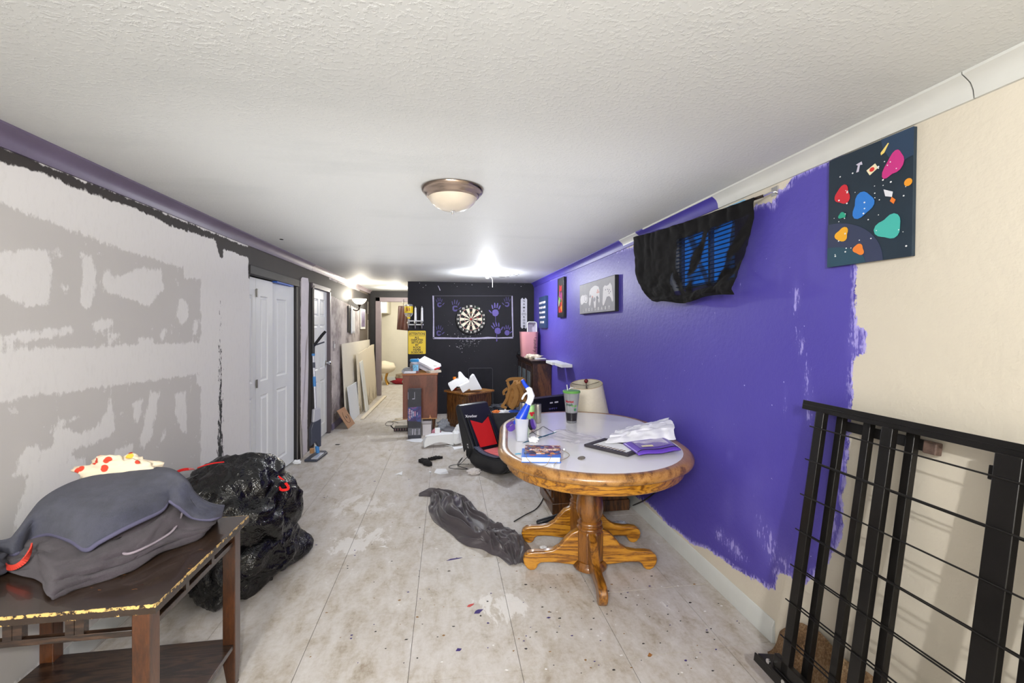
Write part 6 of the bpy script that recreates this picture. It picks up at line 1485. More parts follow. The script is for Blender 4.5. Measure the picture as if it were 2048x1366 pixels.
# dark sideboard against right wall
ZC = .95
dpw = wood('dark_pine_side', (34, 18, 10), (72, 42, 20), (116, 74, 36), 'Z', .8, .35, .5, 5, 4); dkw = pbr('dark_stain', (40, 22, 16), .35, var=.3, vscale=12, coat=.4)
sb = thing('sideboard', (1.30, 6.6, 0), 'dark stained pine sideboard with glass doors in the back right corner', 'sideboard')
obj('body', MB().box(1.185, 1.445, 6.02, 7.26, .06, ZC-.03), dpw, sb, bevel=.002)
obj('plinth', MB().box(1.175, 1.447, 6.01, 7.26, 0, .07), dkw, sb, bevel=.003)
obj('top', MB().box(1.145, 1.448, 5.985, 7.27, ZC-.026, ZC), dkw, sb, bevel=.005); obj('cornice', MB().box(1.165, 1.448, 6.0, 7.26, ZC-.05, ZC-.026), dkw, sb, bevel=.006)
for k in range(3):
    a = 6.07+k*.40; d_ = obj('door', MB().box(1.168, 1.186, a, a+.37, .12, .86), dkw, sb, bevel=.004)
    g_ = MB().box(1.164, 1.169, a+.07, a+.30, .20, .78); obj('glass_pane', g_, pbr('smoky_glass', (120, 132, 140), .08, coat=1.0, var=.4, vscale=6), d_)
    obj('knob', MB().ball((1.158, a+.035, .50), .014, 10, 8), bronze, d_)
q = ony(1059, 709, 6.78); wx = q.x
# pink bin
px_ = thing('pink_bin', (1.26, 6.80, ZC), 'tall pink wastebasket standing on the dark sideboard', 'bin')
hp_ = .385; rr0, rr1 = .118, .135
rings = []
for z, r in ((0, rr0), (.004, rr0+.003), (hp_-.012, rr1), (hp_, rr1+.004), (hp_, rr1-.004), (.02, rr0-.004)):
    rings.append([(1.272+x, 6.80+y, ZC+.001+z) for x, y in rrect(-r, r, -r, r, r*.55, 6)])
obj('basket', loft(rings, True, True), pbr('pink_plastic', (222, 158, 164), .4), px_, angle=50)
text('Laundry', .07, frameM((1.272+rr0+.006, 6.79, ZC+.17), (0, 0, 1), (-1, 0, 0)) if False else frameM((1.272+.075, 6.80-rr1+.004, ZC+.19), (0, 0, -1), (1, 0, 0)), pbr('ink_dark', (60, 36, 50), .5), px_, 'lettering')
# white wire organiser inside the bin
bk2 = thing('white_basket', (1.30, 6.80, ZC+.2), 'translucent white plastic tub standing on end inside the pink bin', 'tub')
fr_ = rrect(-.075, .075, 0, .28, .03, 5); fM = frameM((1.315, 6.74, ZC+.26), (1, .1, 0), (0, .1, 1))
m = MB().tube([fM @ Vector((x, y, 0)) for x, y in fr_+fr_[:1]], .008, 8); obj('rim', m, white, bk2)
fr2 = rrect(-.055, .055, .02, .25, .03, 5); m = MB(); n_ = len(fr_)
m.add([fM @ Vector((x, y, 0)) for x, y in fr_]+[fM @ Vector((x, y, -.10)) for x, y in fr2], [(k, (k+1) % n_, (k+1) % n_+n_, k+n_) for k in range(n_)]+[tuple(range(n_, 2*n_))]); obj('shell', m, pbr('milky_plastic', (206, 200, 218), .4, alpha=.85), bk2)
for k, (a, b, lb_) in enumerate(((1.20, 6.42, 'crumpled white and yellow food wrapper on the dark sideboard'), (1.30, 6.30, 'flat white papers at the near end of the dark sideboard top'))):
    if k == 0: m = crumple((a+.05, b-.04, ZC+.001), .075, (1.5, 1.2, .45), 12.0, 26, 14, .5, 2.0); mt = pbr('wrapper', (226, 214, 190), .5, var=.25, vscale=14)
    else: m = MB().prism([(0, 0), (.16, .01), (.17, .12), (.01, .13)], .006, frameM((a-.04, b-.10, ZC+.001), (1, .1, 0), (-.1, 1, 0))); mt = paper
    tag(obj('wrapper' if k == 0 else 'paper_sheet', m, mt, angle=25), lb_, 'wrapper' if k == 0 else 'paper')
m = crumple((1.19, 7.12, ZC+.001), .05, (.9, 1.4, .8), 2.0, 20, 12, .4, 2.0); tag(obj('black_cloth', m, pbr('black_fabric', (24, 24, 30), .8)), 'small black bundle at the back left corner of the sideboard', 'cloth')
# storage bin with tan bag
bx0, bx1, by0, by1, bz = .50, .95, 4.98, 5.40, .435
gb = thing('storage_bin', (.72, 5.2, 0), 'dark grey fabric storage bin full of clutter behind the gaming chair', 'bin')
gf = pbr('charcoal_fabric', (58, 58, 64), .9, var=.12, vscale=40, bump=.3, bscale=200)
m = MB()
for q in ((bx0, bx0+.015, by0, by1), (bx1-.015, bx1, by0, by1), (bx0+.015, bx1-.015, by0, by0+.015), (bx0+.015, bx1-.015, by1-.015, by1)): m.box(*q, 0, bz)
m.box(bx0+.01, bx1-.01, by0+.01, by1-.01, .0, .02); obj('shell', m, gf, gb, bevel=.004)
obj('lining', MB().box(bx0+.016, bx1-.016, by0+.016, by1-.016, .02, .30), pbr('dark_filling', (28, 30, 40), .9, var=.4, vscale=20), gb)
for k, (dx_, dy_, r, sc_, cl, nm, lb_) in enumerate(((.07, .06, .05, (1, 1, .7), (222, 120, 50), 'orange_ball', 'orange crumpled item at the left corner of the grey bin'), (.17, .06, .06, (1.5, 1, .6), (222, 224, 230), 'white_rag', 'white rag at the front edge of the grey bin'),
                                       (.27, .05, .07, (1.7, .8, .5), (44, 84, 180), 'blue_wrapper', 'blue and white wrapper along the front edge of grey bin'), (.10, .22, .08, (1.5, 1.2, .7), (30, 34, 46), 'dark_garment', 'dark navy garment bulging from the back left of grey bin'),
                                       (.38, .16, .07, (1.2, 1.2, 1.1), (104, 106, 128), 'grey_garment', 'blue-grey garment at the right side of the grey bin'))):
    m = crumple((bx0+dx_, by0+dy_+.02, .36), r, sc_, 3.0+k*2, 26, 16, .45, 2.0); m.warp(lambda p: Vector((p.x, p.y, p.z+.03)))
    tag(obj(nm, m, pbr(nm+'_mat', cl, .8, var=.2, vscale=30), angle=30), lb_, 'clothing' if k > 2 else 'clutter')
tanm = NT('tan_canvas'); co = tanm.co('Object'); n = tanm.noise(co, 9, 4, .6); tanm.link(tanm.mix(n, lin((128, 88, 40)), lin((186, 138, 76))), tanm.b.inputs['Base Color']); tanm.b.inputs['Roughness'].default_value = .85; tanm.bump(tanm.noise(co, 200, 2, .5), .3, .002)
tb_ = thing('tan_bag', (.80, 5.15, .42), 'tan canvas tool bag with dangling straps piled on the grey bin', 'bag')
def gz(x, y, Y): return ony(980+x/4.552, 680+y/4.552, Y)
m = crumple((0, 0, 0), 1.0, (1, 1, 1), 8.0, 54, 34, .22, 1.3)
c_ = gz(205, 480, 5.18); 
def shp(p):
    z = p.z; k = 1.0-.25*max(0, z-.6)
    return Vector((c_.x+.02+p.x*.125*k+.03*z, c_.y+p.y*.10, c_.z-.16+z*.185))
m.warp(shp); m.warp(lambda p: p+Vector((0, -.035*abs(fbm(p, 14, 2, 3)), 0))); obj('body', m, tanm.m, tb_, angle=60)
def tstrap(pts, w_, th=.012):
    s_ = spline([gz(x, y, Y) for x, y, Y in pts], 6); m = MB()
    for i in range(len(s_)-1): m.beam(s_[i], s_[i+1]+(s_[i+1]-s_[i])*.15, w_, th, up=(0, -1, .1))
    return obj('strap', m, tanm.m, tb_, bevel=.003)
tstrap([(150, 380, 5.06), (180, 358, 5.04), (240, 352, 5.04), (300, 356, 5.06), (312, 380, 5.08)], .035)
tstrap([(160, 385, 5.03), (175, 440, 5.01), (165, 490, 5.01), (150, 540, 5.02), (120, 590, 5.03), (105, 600, 5.03), (150, 620, 5.03)], .03)
tstrap([(200, 400, 5.0), (235, 450, 4.99), (240, 520, 4.99), (215, 590, 4.99), (190, 625, 5.0)], .055)
tstrap([(250, 400, 5.02), (280, 450, 5.01), (300, 510, 5.02), (330, 570, 5.04)], .04)
tstrap([(130, 500, 5.04), (125, 470, 5.04), (160, 440, 5.03)], .03)
# black box with ports behind the table
tv = thing('media_box', (1.1, 4.65, 0), 'long black electronic box with white port labels behind the table', 'electronics')
A = ony(1066, 799, 4.50)
m = MB(); m.prism([(A.x, 4.50), (1.42, 4.76), (1.40, 4.86), (A.x-.02, 4.60)], A.z+.004); obj('body', m, pbr('glossy_black', (24, 24, 27), .3), tv, bevel=.006)
dirx = (Vector((1.42, 4.76, 0))-Vector((A.x, 4.50, 0))).normalized(); 
PMx = frameM(Vector((A.x, 4.50, 0)), dirx, (0, 0, 1))
for (u, z, w_, h_) in ((.225, A.z-.065, .04, .014), (.29, A.z-.065, .05, .016)): obj('port_label', MB().prism([(u, z), (u+w_, z), (u+w_, z+h_), (u, z+h_)], .001, PMx), pbr('label_white', (222, 222, 226), .5), tv, smooth=False)
for u in (.22, .25, .28, .31): obj('port', MB().lathe([(.001, 0), (.010, 0), (.010, .008), (.001, .008)], n=12).xf(PMx @ Matrix.Translation((u, A.z-.12, 0))), chrome, tv)
# nightstand behind the table with lamp shade
n2 = thing('pine_nightstand', (1.08, 3.46, 0), 'dark pine nightstand behind the oval table under the cream lampshade', 'nightstand')
pn2 = wood('umber_pine', (44, 24, 8), (78, 46, 18), (104, 64, 28), 'Z', 1.1, .4, .3, 6, 6)
obj('body', MB().box(.80, 1.38, 3.25, 3.68, .06, .58), pn2, n2, bevel=.003); obj('plinth', MB().box(.785, 1.395, 3.238, 3.69, 0, .085), pn2, n2, bevel=.005); obj('top', MB().box(.775, 1.40, 3.225, 3.70, .58, .605), pn2, n2, bevel=.005)
for z in (.11, .35):
    dq_ = obj('drawer', MB().box(.785, .802, 3.28, 3.65, z, z+.21), pn2, n2, bevel=.006); obj('drawer_panel', MB().box(.778, .787, 3.32, 3.61, z+.035, z+.175), pn2, dq_, bevel=.006)
lc = Vector((1.178, 3.57, .607))
ls = thing('table_lamp', lc, 'cream drum lampshade tilted on a lamp with dark red finial behind the table', 'lamp')
TL = Matrix.Translation(lc+Vector((0, 0, .04))) @ Matrix.Rotation(math.radians(9), 4, 'X') @ Matrix.Rotation(math.radians(-7), 4, 'Y')
m = MB().lathe([(.172, 0), (.132, .30), (.130, .30), (.170, 0)], n=48); m.xf(TL); obj('lamp_shade', m, pbr('cream_linen', (206, 198, 180), .9, var=.04, vscale=60, bump=.25, bscale=300), ls, angle=60)
for z, r in ((.002, .172), (.299, .132)):
    m = MB().tube([TL @ Vector((r*math.cos(2*math.pi*k/40), r*math.sin(2*math.pi*k/40), z)) for k in range(41)], .0025, 6); obj('shade_trim', m, pbr('tan_trim', (170, 150, 116), .8), ls)
m = MB()
for k in range(3): a = 2*math.pi*k/3+.3; m.tube([TL @ Vector((0, 0, .285)), TL @ Vector((.131*math.cos(a), .131*math.sin(a), .290))], .002, 6)
obj('spider', m, bronze, ls)
m = MB().tube([TL @ Vector((0, 0, .24)), TL @ Vector((0, 0, .31))], .006, 8); obj('harp_top', m, chrome, ls); m = MB().ball(tuple(TL @ Vector((0, 0, .325))), .018, 16, 12); obj('finial', m, pbr('dark_red_glass', (96, 14, 18), .1, coat=.8), ls)
m = MB().lathe([(.001, 0), (.07, 0), (.07, .012), (.02, .03), (.015, .20), (.001, .24)], tuple(lc), 20); obj('base', m, bronze, ls)
m = MB().tube(spline([TL @ Vector((-.10, -.04, .29)), TL @ Vector((-.15, -.05, .30)), TL @ Vector((-.19, -.05, .25)), TL @ Vector((-.20, -.05, .18))], 5), .004, 6); obj('cord', m, white, ls)
m = MB().box(1.26, 1.385, 3.30, 3.50, .607, .68); tag(obj('small_white_box', m, pbr('offwhite_box', (230, 228, 222), .6), bevel=.003), 'low white box right of the lampshade on the hidden nightstand', 'box')
# ------------------------------------------------------------------ gaming rocker chair
gc = thing('gaming_chair', (.37, 4.3, 0), 'black and red legless gaming rocker chair left of the oval table', 'chair')
Fd = Vector((.53, -.85, 0)).normalized(); Wd = Vector((.85, .53, 0)).normalized(); G0 = Vector((.275, 4.43, 0)); CW = .385
def gq(f, z, w_): return G0+Fd*f+Wd*w_+Vector((0, 0, z))
def gprism(pts, w0, w1): return MB().prism(pts, w1-w0, Matrix(((Fd.x, 0, Wd.x*-1 if False else Wd.x, (G0+Wd*w0).x), (Fd.y, 0, Wd.y, (G0+Wd*w0).y), (0, 1, 0, 0), (0, 0, 0, 1))))
lea = pbr('black_leatherette', (22, 23, 28), .35, bump=.12, bscale=220, bdist=.001, coat=.15); leag = pbr('slate_leatherette', (70, 78, 100), .3, coat=.2)
def bp2(s_, d_): # along back height s_, thickness offset d_
    return (-.27*s_-.085*d_*0-d_*.9, .19+.395*s_-d_*.35)
back = [(-.005, .17), (-.275, .575), (-.295, .592), (-.325, .590), (-.350, .572), (-.352, .54), (-.20, .02+.1), (-.12, .06), (-.06, .06)]
gm = gprism(back, 0, CW); obj('backrest', gm, lea, gc, bevel=.02, seg=4, angle=60)
seat = [(-.10, .21), (.02, .185), (.12, .165), (.25, .165), (.35, .175), (.43, .20), (.475, .185), (.485, .14), (.46, .08), (.40, .035), (.28, .008), (.15, .0), (.02, .004), (-.07, .03), (-.12, .08)]
for (a, b, nm, mt, bv) in ((0, .07, 'side_bolster', lea, .022), (CW-.07, CW, 'side_bolster', lea, .022), (.068, CW-.068, 'seat', lea, .012)):
    s2 = seat if nm != 'seat' else [(x, z-.03 if z > .12 else z) for x, z in seat]
    obj(nm, gprism(s2, a, b), mt, gc, bevel=bv, seg=4, angle=60)
for a, b in ((.004, .066), (CW-.066, CW-.004)):
    m = MB(); pts = [(-.02, .205), (.10, .172), (.22, .168), (.33, .176), (.42, .200), (.465, .190)]
    sp2 = spline([Vector((x, z, 0)) for x, z in pts], 5)
    for i in range(len(sp2)-1):
        p0, p1 = sp2[i], sp2[i+1]; m.add([gq(p0.x, p0.y+.002, a), gq(p1.x, p1.y+.002, a), gq(p1.x, p1.y+.002, b), gq(p0.x, p0.y+.002, b)], [(0, 1, 2, 3)])
    obj('piping', m, leag, gc, solid=.006)
# face panel on the backrest: v-notched red insert
bo, bt_ = Vector((-.003, .172)), Vector((-.273, .577)); bu = (bt_-bo).normalized(); L_ = (bt_-bo).length
BM_ = frameM(gq(bo.x, bo.y, 0), Wd, Fd*bu.x+Vector((0, 0, bu.y)))
if BM_.to_3x3() @ Vector((0, 0, 1)) @ Fd < 0: sgn = -1
else: sgn = 1
def onback(pts, th, mat, nm, dz=.0, bv=0): 
    M_ = BM_ @ Matrix.Diagonal((1, 1, sgn, 1)); mb = MB().prism(pts, th, M_ @ Matrix.Translation((0, 0, dz))); 
    return obj(nm, mb, mat, gc, smooth=False, bevel=bv)
redm = pbr('red_mesh', (206, 18, 22), .7, bump=.2, bscale=300)
onback([(.085, .02), (CW-.085, .02), (CW-.07, L_*.68), (CW*.54, L_*.545), (.075, L_*.66)], .004, redm, 'back_insert', .0)
for a in (.035, CW-.075): onback([(a, .03), (a+.04, .03), (a+.035, L_*.72), (a+.005, L_*.72)], .014, lea, 'back_rib', 0, .006)
m = MB(); 
for i in range(len(sp2)-1): pass
pts = [(.0, .158), (.08, .150), (.2, .142), (.32, .148), (.41, .172)]; sp3 = spline([Vector((x, z, 0)) for x, z in pts], 5)
for i in range(len(sp3)-1): p0, p1 = sp3[i], sp3[i+1]; m.add([gq(p0.x, p0.y, .075), gq(p1.x, p1.y, .075), gq(p1.x, p1.y, CW-.075), gq(p0.x, p0.y, CW-.075)], [(0, 1, 2, 3)])
obj('seat_insert', m, pbr('salmon_mesh', (232, 112, 112), .75, bump=.2, bscale=300), gc, solid=.006)
wM = BM_ @ Matrix.Diagonal((1, 1, sgn, 1))
text('Xrocker', .042, wM @ Matrix.Translation((.105, L_*.745, .002)) @ Matrix.Rotation(-.10, 4, 'Z'), pbr('logo_white', (236, 236, 240), .5), gc, 'logo', bold=.0008)
# side lettering low on the outer side
text('X R', .03, frameM(gq(-.11, .20, -.002), Fd*-.3+Vector((0, 0, 1)), Fd*-1) , pbr('logo_white', (236, 236, 240), .5), gc, 'logo')
m = MB().prism([(0, 0), (.035, .02), (.03, .10), (.005, .07)], .002, frameM(gq(-.16, .06, -.012), Fd, (0, 0, 1))); obj('tag', m, pbr('cloth_tag', (206, 200, 196), .8), gc, smooth=False)
m = MB().tube(spline([gq(-.10, .10, -.004), gq(-.14, .012, -.10), onz(925, 915, .006), onz(915, 930, .006), onz(935, 938, .006), onz(900, 936, .006), onz(905, 930, .006), onz(938, 928, .006)], 7), .003, 6); tag(obj('chair_cable', m, blackplastic), 'thin dark cable looping on the floor from the rear of the gaming chair', 'cable')
m = crumple(onz(948, 948), .045, (1.3, 1.1, .7), 5.0, 24, 14, .4, 1.8); tag(obj('paper_wad', m, pbr('greyish_paper', (206, 200, 198), .8), angle=25), 'greyish paper wad on the floor at the foot of the gaming chair', 'paper')
# white papers near the socks
q = [onz(*c) for c in ((868, 946), (873, 938), (892, 938), (897, 947), (880, 949))]
m = MB().prism([(p.x, p.y) for p in q], .002, Matrix.Translation((0, 0, .001))); tag(obj('paper_sheet', m, paper, smooth=False), 'small white sheet on the floor left of the chair cable', 'paper')
m = crumple(onz(860, 945), .012, (1, 1, .6), 5.0, 12, 8, .3, 1.8); tag(obj('paper_bit', m, paper, angle=25), 'tiny white paper ball left of the small sheet', 'paper')
q = [onz(*c) for c in ((790, 950), (805, 944), (804, 951), (797, 949))]
m = MB().prism([(p.x, p.y) for p in q], .006, Matrix.Translation((0, 0, .001))); tag(obj('paper_sheet', m, paper, smooth=False), 'folded white triangle of paper alone in mid floor', 'paper')
# socks
blk = pbr('black_sock', (24, 22, 23), .95, var=.3, vscale=40, bump=.4, bscale=120)
def sock(pts, r, label):
    s_ = spline([onz(x, y, .014) for x, y in pts], 6); n_ = len(s_); m = MB(); m.tube(s_, [r*(.6+.6*math.sin(math.pi*min(1, .15+i/(n_-1)*.8))+.15*math.sin(i*1.9)) for i in range(n_)], 12)
    m.warp(lambda p: Vector((p.x, p.y, max(.001, .014+(p.z-.014)*.75+.006*fbm(p, 25, 2))))); tag(obj('sock', m, blk, angle=180), label, 'sock', 'black socks on the floor')
sock(((839, 923), (848, 922), (856, 928), (864, 928)), .034, 'bunched black sock on the tile floor, the nearer of two')
sock(((856, 918), (866, 917), (874, 915), (885, 915)), .022, 'stretched-out black sock on the tile floor, the farther of two')
# foam packing on the floor
def z9(x, y): return (760+x/7.877, 820+y/7.877)
fA = [onz(*z9(*p)) for p in ((695, 600), (1160, 560))]
a0, a1 = fA; ex = (a1-a0).normalized(); eyv = Vector((-ex.y, ex.x, 0)); WW = (a1-a0).length
FMx = frameM(a0, ex, (0, 0, 1))
pts = [(0, 0)]+[(WW*.05+WW*.9*k/12, .004+.045*math.sin(math.pi*k/12)) for k in range(13)]+[(WW, 0), (WW, .135), (WW*.08, .125), (.0, .06)]
m = MB().prism(pts, .10, FMx @ Matrix.Translation((0, 0, -.10))); fb = thing('foam_block', a0, 'large arched white foam packing block on the floor near the nightstand', 'foam')
obj('block', m, foam, fb, bevel=.006, smooth=False)
tp = MB().prism([(.01, .0), (WW, .0), (WW*.98, .09), (WW*.72, .12), (WW*.3, .11)], .012, frameM(a0+Vector((0, 0, .128)), ex, eyv)); obj('flange', tp, foam, fb, bevel=.003, smooth=False)
tp = MB().box(0, .06, 0, .05, 0, .06).xf(Matrix.Translation(a0+ex*WW*.40+eyv*.09+Vector((0, 0, .138)))); obj('peg', tp, foam, fb, bevel=.004)
for k, (px, py, r, sc_, lb_) in enumerate(((912, 888, .075, (1.0, 1.0, 1.2), 'white moulded foam lump on the floor beside the gaming chair'), (918, 872, .06, (1.1, 1, 1.4), 'upper white foam lump behind the gaming chair back'), (905, 862, .07, (1.6, 1, .5), 'flat grey foam scrap on the floor in front of the nightstand'), (872, 868, .05, (1.2, .8, .8), 'pink and white crumpled ball behind the big foam block'))):
    p_ = onz(px, py); m = crumple(p_, r, sc_, 5.0+k, 22, 12, .3, 1.3); mt = (foam, foam, pbr('grey_foam', (140, 142, 152), .8), pbr('pink_crumple', (190, 130, 144), .7, var=.5, vscale=40))[k]
    tag(obj('foam_lump' if k < 3 else 'crumpled_ball', m, mt, angle=25), lb_, 'foam' if k < 3 else 'paper')
q = [onz(*z9(*p)) for p in ((640, 672), (790, 600), (1130, 590), (1160, 630), (900, 655))]
q = [onz(*z9(*p)) for p in ((1020, 560), (1130, 560), (1170, 630), (1300, 605), (1305, 575), (1180, 585))]
m = MB().prism([(p.x, p.y) for p in q], .004, Matrix.Translation((0, 0, .001))); tag(obj('foam_sheet', m, foam, smooth=False), 'thin white foam sheet on the floor under the foam lumps', 'foam')
# ------------------------------------------------------------------ left side: mop, boards, cardboard
mp = thing('spray_mop', onz(632, 914), 'grey and blue spray mop standing against the left wall between the doors', 'mop')
g1 = pbr('mop_slate', (62, 66, 80), .4); mb_ = pbr('mop_blue', (60, 130, 196), .4); ms = pbr('mop_silver', (190, 192, 200), .3, metal=.3)
H0 = [onz(*p, .012) for p in ((608, 922), (634, 922), (655, 906), (652, 903), (636, 903), (622, 911))]
m = MB().prism([(p.x, p.y) for p in H0], .022, Matrix.Translation((0, 0, .003))); obj('mop_head', m, g1, mp, bevel=.006, smooth=False)
H1 = [onz(*p, .03) for p in ((622, 918), (634, 918), (648, 906), (640, 906))]; m = MB().prism([(p.x, p.y) for p in H1], .010, Matrix.Translation((0, 0, .026))); obj('head_plate', m, ms, mp, bevel=.002, smooth=False)
b0 = onz(632, 911, .03); top = ony(629, 712, b0.y+.10); X_ = -1.45
b0 = Vector((-1.39, 5.09, .035)); b1 = Vector((-1.40, 5.10, .11)); b3 = Vector((-1.425, 5.13, .50)); b4 = Vector((-1.47, 5.21, 1.10)); b5 = Vector((-1.475, 5.22, 1.22)); 
obj('joint', MB().tube([b0, b1], [.018, .022], 10), mb_, mp)
m = MB().prism([(.0, 0), (.03, .0), (.035, .30), (-.06, .27), (-.085, .20), (-.085, .02), (-.03, .06)], .05, frameM(b1+Vector((-.0, -.02, 0)), (.75, .66, 0), (-.03, .04, 1))); obj('bottle_shroud', m, g1, mp, bevel=.010, smooth=False)
m = MB().prism([(.0, .27), (.035, .30), (.032, .42), (-.045, .41), (-.055, .27)], .045, frameM(b1+Vector((-.0, -.02, 0)), (.75, .66, 0), (-.03, .04, 1))); obj('shroud_top', m, ms, mp, bevel=.010, smooth=False)
obj('pole', MB().tube([b3, b4], .012, 12), ms, mp); obj('grip_band', MB().tube([b3.lerp(b4, .42), b3.lerp(b4, .60)], .016, 12), mb_, mp); obj('pole_clip', MB().tube([b3.lerp(b4, .76), b3.lerp(b4, .86)], .016, 12), g1, mp)
obj('collar', MB().tube([b4-Vector((0, 0, .01)), b4+Vector((0, 0, .015))], .017, 12), mb_, mp)
obj('handle', MB().tube([b4, b5], [.015, .018], 12), blackplastic, mp)
obj('handle_arm', MB().tube([b5-Vector((0, 0, .03)), b5+Vector((.08, .06, .10)), b5+Vector((.11, .08, .14))], [.015, .017, .015], 12), blackplastic, mp); obj('trigger', MB().tube([b5-Vector((0, 0, .02)), b5+Vector((.05, .03, .0)), b5+Vector((.10, .07, .02))], .008, 8), g1, mp)
# light switch, towel holder paper, small picture
q = onx(668, 692, LX+.004); sw = thing('light_switch', q, 'white light switch plate right of the six-panel door', 'light switch')
obj('plate', MB().box(LX, LX+.007, q.y-.045, q.y+.045, q.z-.07, q.z+.07), pbr('switch_grey', (150, 142, 146), .5), sw, bevel=.002); obj('toggle', MB().box(LX+.007, LX+.018, q.y-.012, q.y+.012, q.z-.03, q.z+.03), white, sw, bevel=.002)
a, b = onx(699, 612, LX+.02), onx(711, 664, LX+.02); y0_, y1_ = a.y+.06, onx(707, 640, LX+.02).y
P = np.array([[[LX+.03+.02*math.sin(u*7)+.02*(1-v/11.0)*0, y0_+(y1_-y0_)*u+.10*u*(v/11-.5)*0, a.z-.02+(b.z-a.z)*v/11+.06*u*0] for u in np.linspace(0, 1, 10)] for v in range(12)])
hw = thing('hanging_sheet', (LX+.03, y0_, b.z), 'long white paper sheet hanging on the grey wall beneath the sconce', 'paper'); obj('sheet', MB().grid(P), paper, hw, solid=.004)
obj('dark_edge', MB().box(LX+.002, LX+.02, y0_-.13, y0_+.01, b.z, a.z), blackp, hw)
a, b = onx(722, 617, LX+.02), onx(731, 660, LX+.02)
sp1 = thing('small_picture', (LX+.01, (a.y+b.y)/2, b.z), 'small white-framed picture on the taupe wall right of the sconce', 'picture')
obj('frame', MB().box(LX, LX+.018, a.y, b.y, b.z+.02, a.z), white, sp1, bevel=.003); obj('print', MB().box(LX+.018, LX+.0195, a.y+.05, b.y-.05, b.z+.06, a.z-.04), pbr('violet_print', (110, 96, 130), .4, var=.6, vscale=9), sp1, smooth=False)
for (pxa, ya_, yb_) in ((735.5, 603, 628), (735.5, 640, 680)):
    a = onx(pxa, ya_, LX); b = onx(pxa, yb_, LX); o = obj('panel_seam', MB().box(LX, LX+.002, a.y, a.y+.03, b.z, a.z), pbr('seam_white', (220, 216, 206), .7), wall_left, smooth=False)
# leaning drywall sheets
def leanboard(name, y0_, y1_, zt_, xb, xt, th, mat, label, jag=0.0, y1t=None, cat='board', zt2=None, seed=1):
    n_ = 16; zt2 = zt_ if zt2 is None else zt2; random.seed(seed)
    pts = [(0, 0)]
    L = y1_-y0_; pts.append((L, 0))
    for k in range(9): pts.append((L-(random.random()*jag if 0 < k < 8 else 0), (zt2)*(k+1)/9))
    if jag:
        for k in range(1, 8): pts.append((L*(1-k/8), zt2+(zt_-zt2)*k/8+random.uniform(-jag, jag)*.4))
    pts.append((0, zt_))
    hgt = math.hypot(zt_, xt-xb); s_ = hgt/zt_
    m = MB().prism([(x, z*s_) for x, z in pts], th, frameM((xb, y0_, .002), (0, 1, 0), (xt-xb, 0, zt_)))
    return tag(obj(name, m, mat, smooth=False, bevel=.001), label, cat)
dry = pbr('drywall_white', (226, 220, 206), .8, var=.03, vscale=3); dry2 = pbr('drywall_cream', (220, 210, 190), .8, var=.04)
leanboard('drywall_sheet', 6.78, 9.12, 1.16, -1.47, -1.525, .013, dry, 'full white drywall sheet leaning on the left wall, largest of the boards')
t = NT('mouldy_drywall'); co = t.co('Object'); sx_ = t.n('ShaderNodeSeparateXYZ'); t.link(co, sx_.inputs[0]); n = t.noise(t.co('Object', (1, 4, .8)), 3.2, 5, .75)
mm_ = t.math('MULTIPLY', t.step(n, .50, .58), t.math('SUBTRACT', 1.0, t.step(sx_.outputs['Z'], .05, .38))); t.link(t.mix(mm_, lin((222, 212, 192)), lin((96, 78, 50))), t.b.inputs['Base Color']); t.b.inputs['Roughness'].default_value = .85
leanboard('drywall_sheet', 7.45, 9.22, .98, -1.40, -1.45, .013, t.m, 'broken cream drywall sheet with mould stains and jagged top', .05, zt2=1.06, seed=4)
leanboard('trim_board', 7.62, 7.86, .82, -1.33, -1.43, .016, white, 'narrow white trim board leaning on the mouldy drywall', zt2=.84, seed=2)
leanboard('foam_board', 6.82, 7.50, .52, -1.40, -1.455, .012, pbr('panel_bluewhite', (222, 226, 232), .7), 'short bluish-white panel leaning low in front of the drywall', seed=3)
m = MB().beam((-1.27, 7.0, .012), (-1.23, 9.25, .012), .06, .02); tag(obj('plaster_strip', m, dry2, bevel=.002), 'long pale plaster strip on the floor along the leaning boards', 'board')
A_, B_ = onz(696, 858), onz(709, 847.5); ex = (B_-A_).normalized(); Wt = (B_-A_).length; topA = onx(673.5, 822, -1.50)
up_ = (topA-A_); m = MB().prism([(0, 0), (Wt, 0), (Wt, up_.length*.98), (0, up_.length)], .008, frameM(A_+Vector((0, 0, .002)), ex, up_ - ex*up_.dot(ex)))
cbd = thing('cardboard_square', A_, 'brown cardboard square with a round cut leaning on the left wall', 'cardboard')
obj('sheet', m, pbr('cardboard', (168, 130, 104), .85, var=.08, vscale=12), cbd, smooth=False)
upn = (up_-ex*up_.dot(ex)); CB = frameM(A_+Vector((0, 0, .002)), ex, upn); nz = CB.to_3x3() @ Vector((0, 0, 1)); sg = 1 if nz.dot(Vector((1, -.5, .3))) > 0 else -1
zz_ = .0090 if sg > 0 else -.001
m = MB().tube([CB @ Vector((Wt*.5+.09*math.cos(t_), up_.length*.5+.09*math.sin(t_), zz_)) for t_ in [math.pi*.6+1.5*math.pi*k/20 for k in range(21)]], .003, 5); obj('ring_mark', m, pbr('brown_line', (84, 58, 44), .8), cbd)
m = MB().prism(ellipse(Wt*.5, up_.length*.5, .018, .022, 10), .001, CB @ Matrix.Translation((0, 0, zz_))); obj('hole', m, blackp, cbd, smooth=False)
m = crumple(onz(594, 928), .032, (1.3, 1, .7), 2.0, 20, 12, .35, 1.6); tag(obj('white_lump', m, foam, angle=25), 'small white crumpled cup lid by the black closet jamb', 'litter')
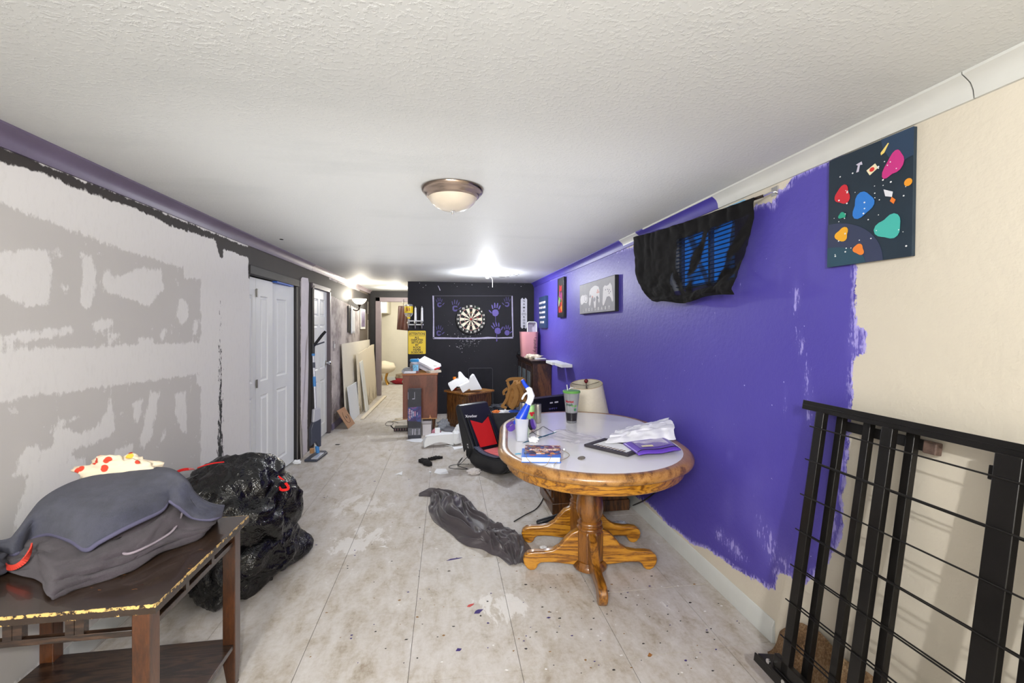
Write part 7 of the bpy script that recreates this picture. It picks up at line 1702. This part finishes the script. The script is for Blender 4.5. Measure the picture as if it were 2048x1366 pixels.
m = MB().lathe([(.001, 0), (.022, 0), (.024, .006), (.024, .05), (.001, .052)], tuple(onz(624, 906)), 14); tag(obj('wood_dowel', m, pbr('tan_wood', (176, 134, 92), .7)), 'short tan wood stub on the floor behind the mop head', 'wood stub')
m = MB().beam(onz(604, 917, .0)+Vector((0, 0, .002)), onz(604, 917, 0)+Vector((-.03, .03, .62)), .05, .012, up=(1, 0, 0)); tag(obj('casing_strip', m, pbr('grey_casing', (168, 162, 160), .6), bevel=.002), 'loose grey casing strip standing beside the mop', 'trim strip')
m = MB().prism([(0, 0), (.05, -.012), (.055, .012), (.008, .02)], .003, Matrix.Translation(onz(670, 889.5, .001))); tag(obj('black_scrap', m, blackplastic, smooth=False), 'small flat black scrap on the floor in front of the six-panel door', 'scrap')
# ------------------------------------------------------------------ far doorway: curtain, stool, clothes
A, B = ony(797, 612, 9.33), ony(819, 612, 9.33)
nu, nv = 24, 30; P = np.zeros((nv, nu, 3)); a2, b2 = ony(794, 659, 9.33), ony(822, 662, 9.33)
for j in range(nv):
    for i in range(nu):
        u, v = i/(nu-1), j/(nv-1); p_ = A.lerp(B, u).lerp(a2.lerp(b2, u), v); P[j, i] = (p_.x, p_.y-.02-.018*math.sin(u*11+v*2)*(.3+v), p_.z)
lc2 = pbr('brown_satin', (74, 46, 40), .35, var=.25, vscale=8)
bnr = thing('brown_banner', (A.x, 9.33, a2.z), 'dark brown satin cloth hanging in the far doorway behind the black wall', 'curtain'); obj('cloth', MB().grid(P), lc2, bnr, solid=.004, angle=180); obj('hanger', MB().tube([A+Vector((.1, 0, 0)), A+Vector((.1, .04, .14))], .004, 6), bronze, bnr)
q = ony(770, 762, 11.2); sx3 = ony(767, 700, 11.2).x
stl = thing('vanity_stool', (sx3, 11.2, 0), 'gold-legged stool with cream fluffy seat in the far room', 'stool')
m = MB().ball((sx3, 11.2, .42), .27, 30, 18, (1.1, 1, .55)); m.warp(lambda p: p+Vector((.03*fbm(p, 9, 3), 0, .03*fbm(p, 9, 3, 4)))); obj('seat', m, pbr('cream_fur', (232, 220, 196), .95, bump=.8, bscale=60), stl)
gold = pbr('gold', (196, 150, 70), .3, metal=.8)
for k in range(4):
    a = math.pi/4+k*math.pi/2; c, s_ = math.cos(a), math.sin(a)
    obj('leg', MB().tube(spline([(sx3+.16*c, 11.2+.16*s_, .34), (sx3+.10*c, 11.2+.10*s_, .22), (sx3+.08*c, 11.2+.08*s_, .12), (sx3+.16*c, 11.2+.16*s_, .0)], 5), .022, 8), gold, stl)
for k, (px, py, r, sc_, cl, lb_) in enumerate(((784, 768, .14, (2.0, 1, .5), (128, 24, 34), 'dark red garment heaped on the far room floor'), (795, 762, .17, (1.5, 1, .8), (150, 132, 110), 'tan and grey blanket heap on the far room floor'), (801, 769, .14, (1.5, 1, .6), (140, 168, 150), 'pale green cloth at the front of the far clothes heap'), (803, 757, .14, (1.3, 1, 1.0), (150, 40, 40), 'red cloth on top of the far clothes heap'))):
    p_ = onz(px, min(py, 771), 0); p_ = Vector((p_.x+.25, min(p_.y, 11.8), 0)); m = crumple((p_.x, p_.y, 0), r, sc_, 2.0+k, 26, 14, .4, 1.6); tag(obj('garment', m, pbr('garment_%d' % k, cl, .9), angle=60), lb_, 'clothes')
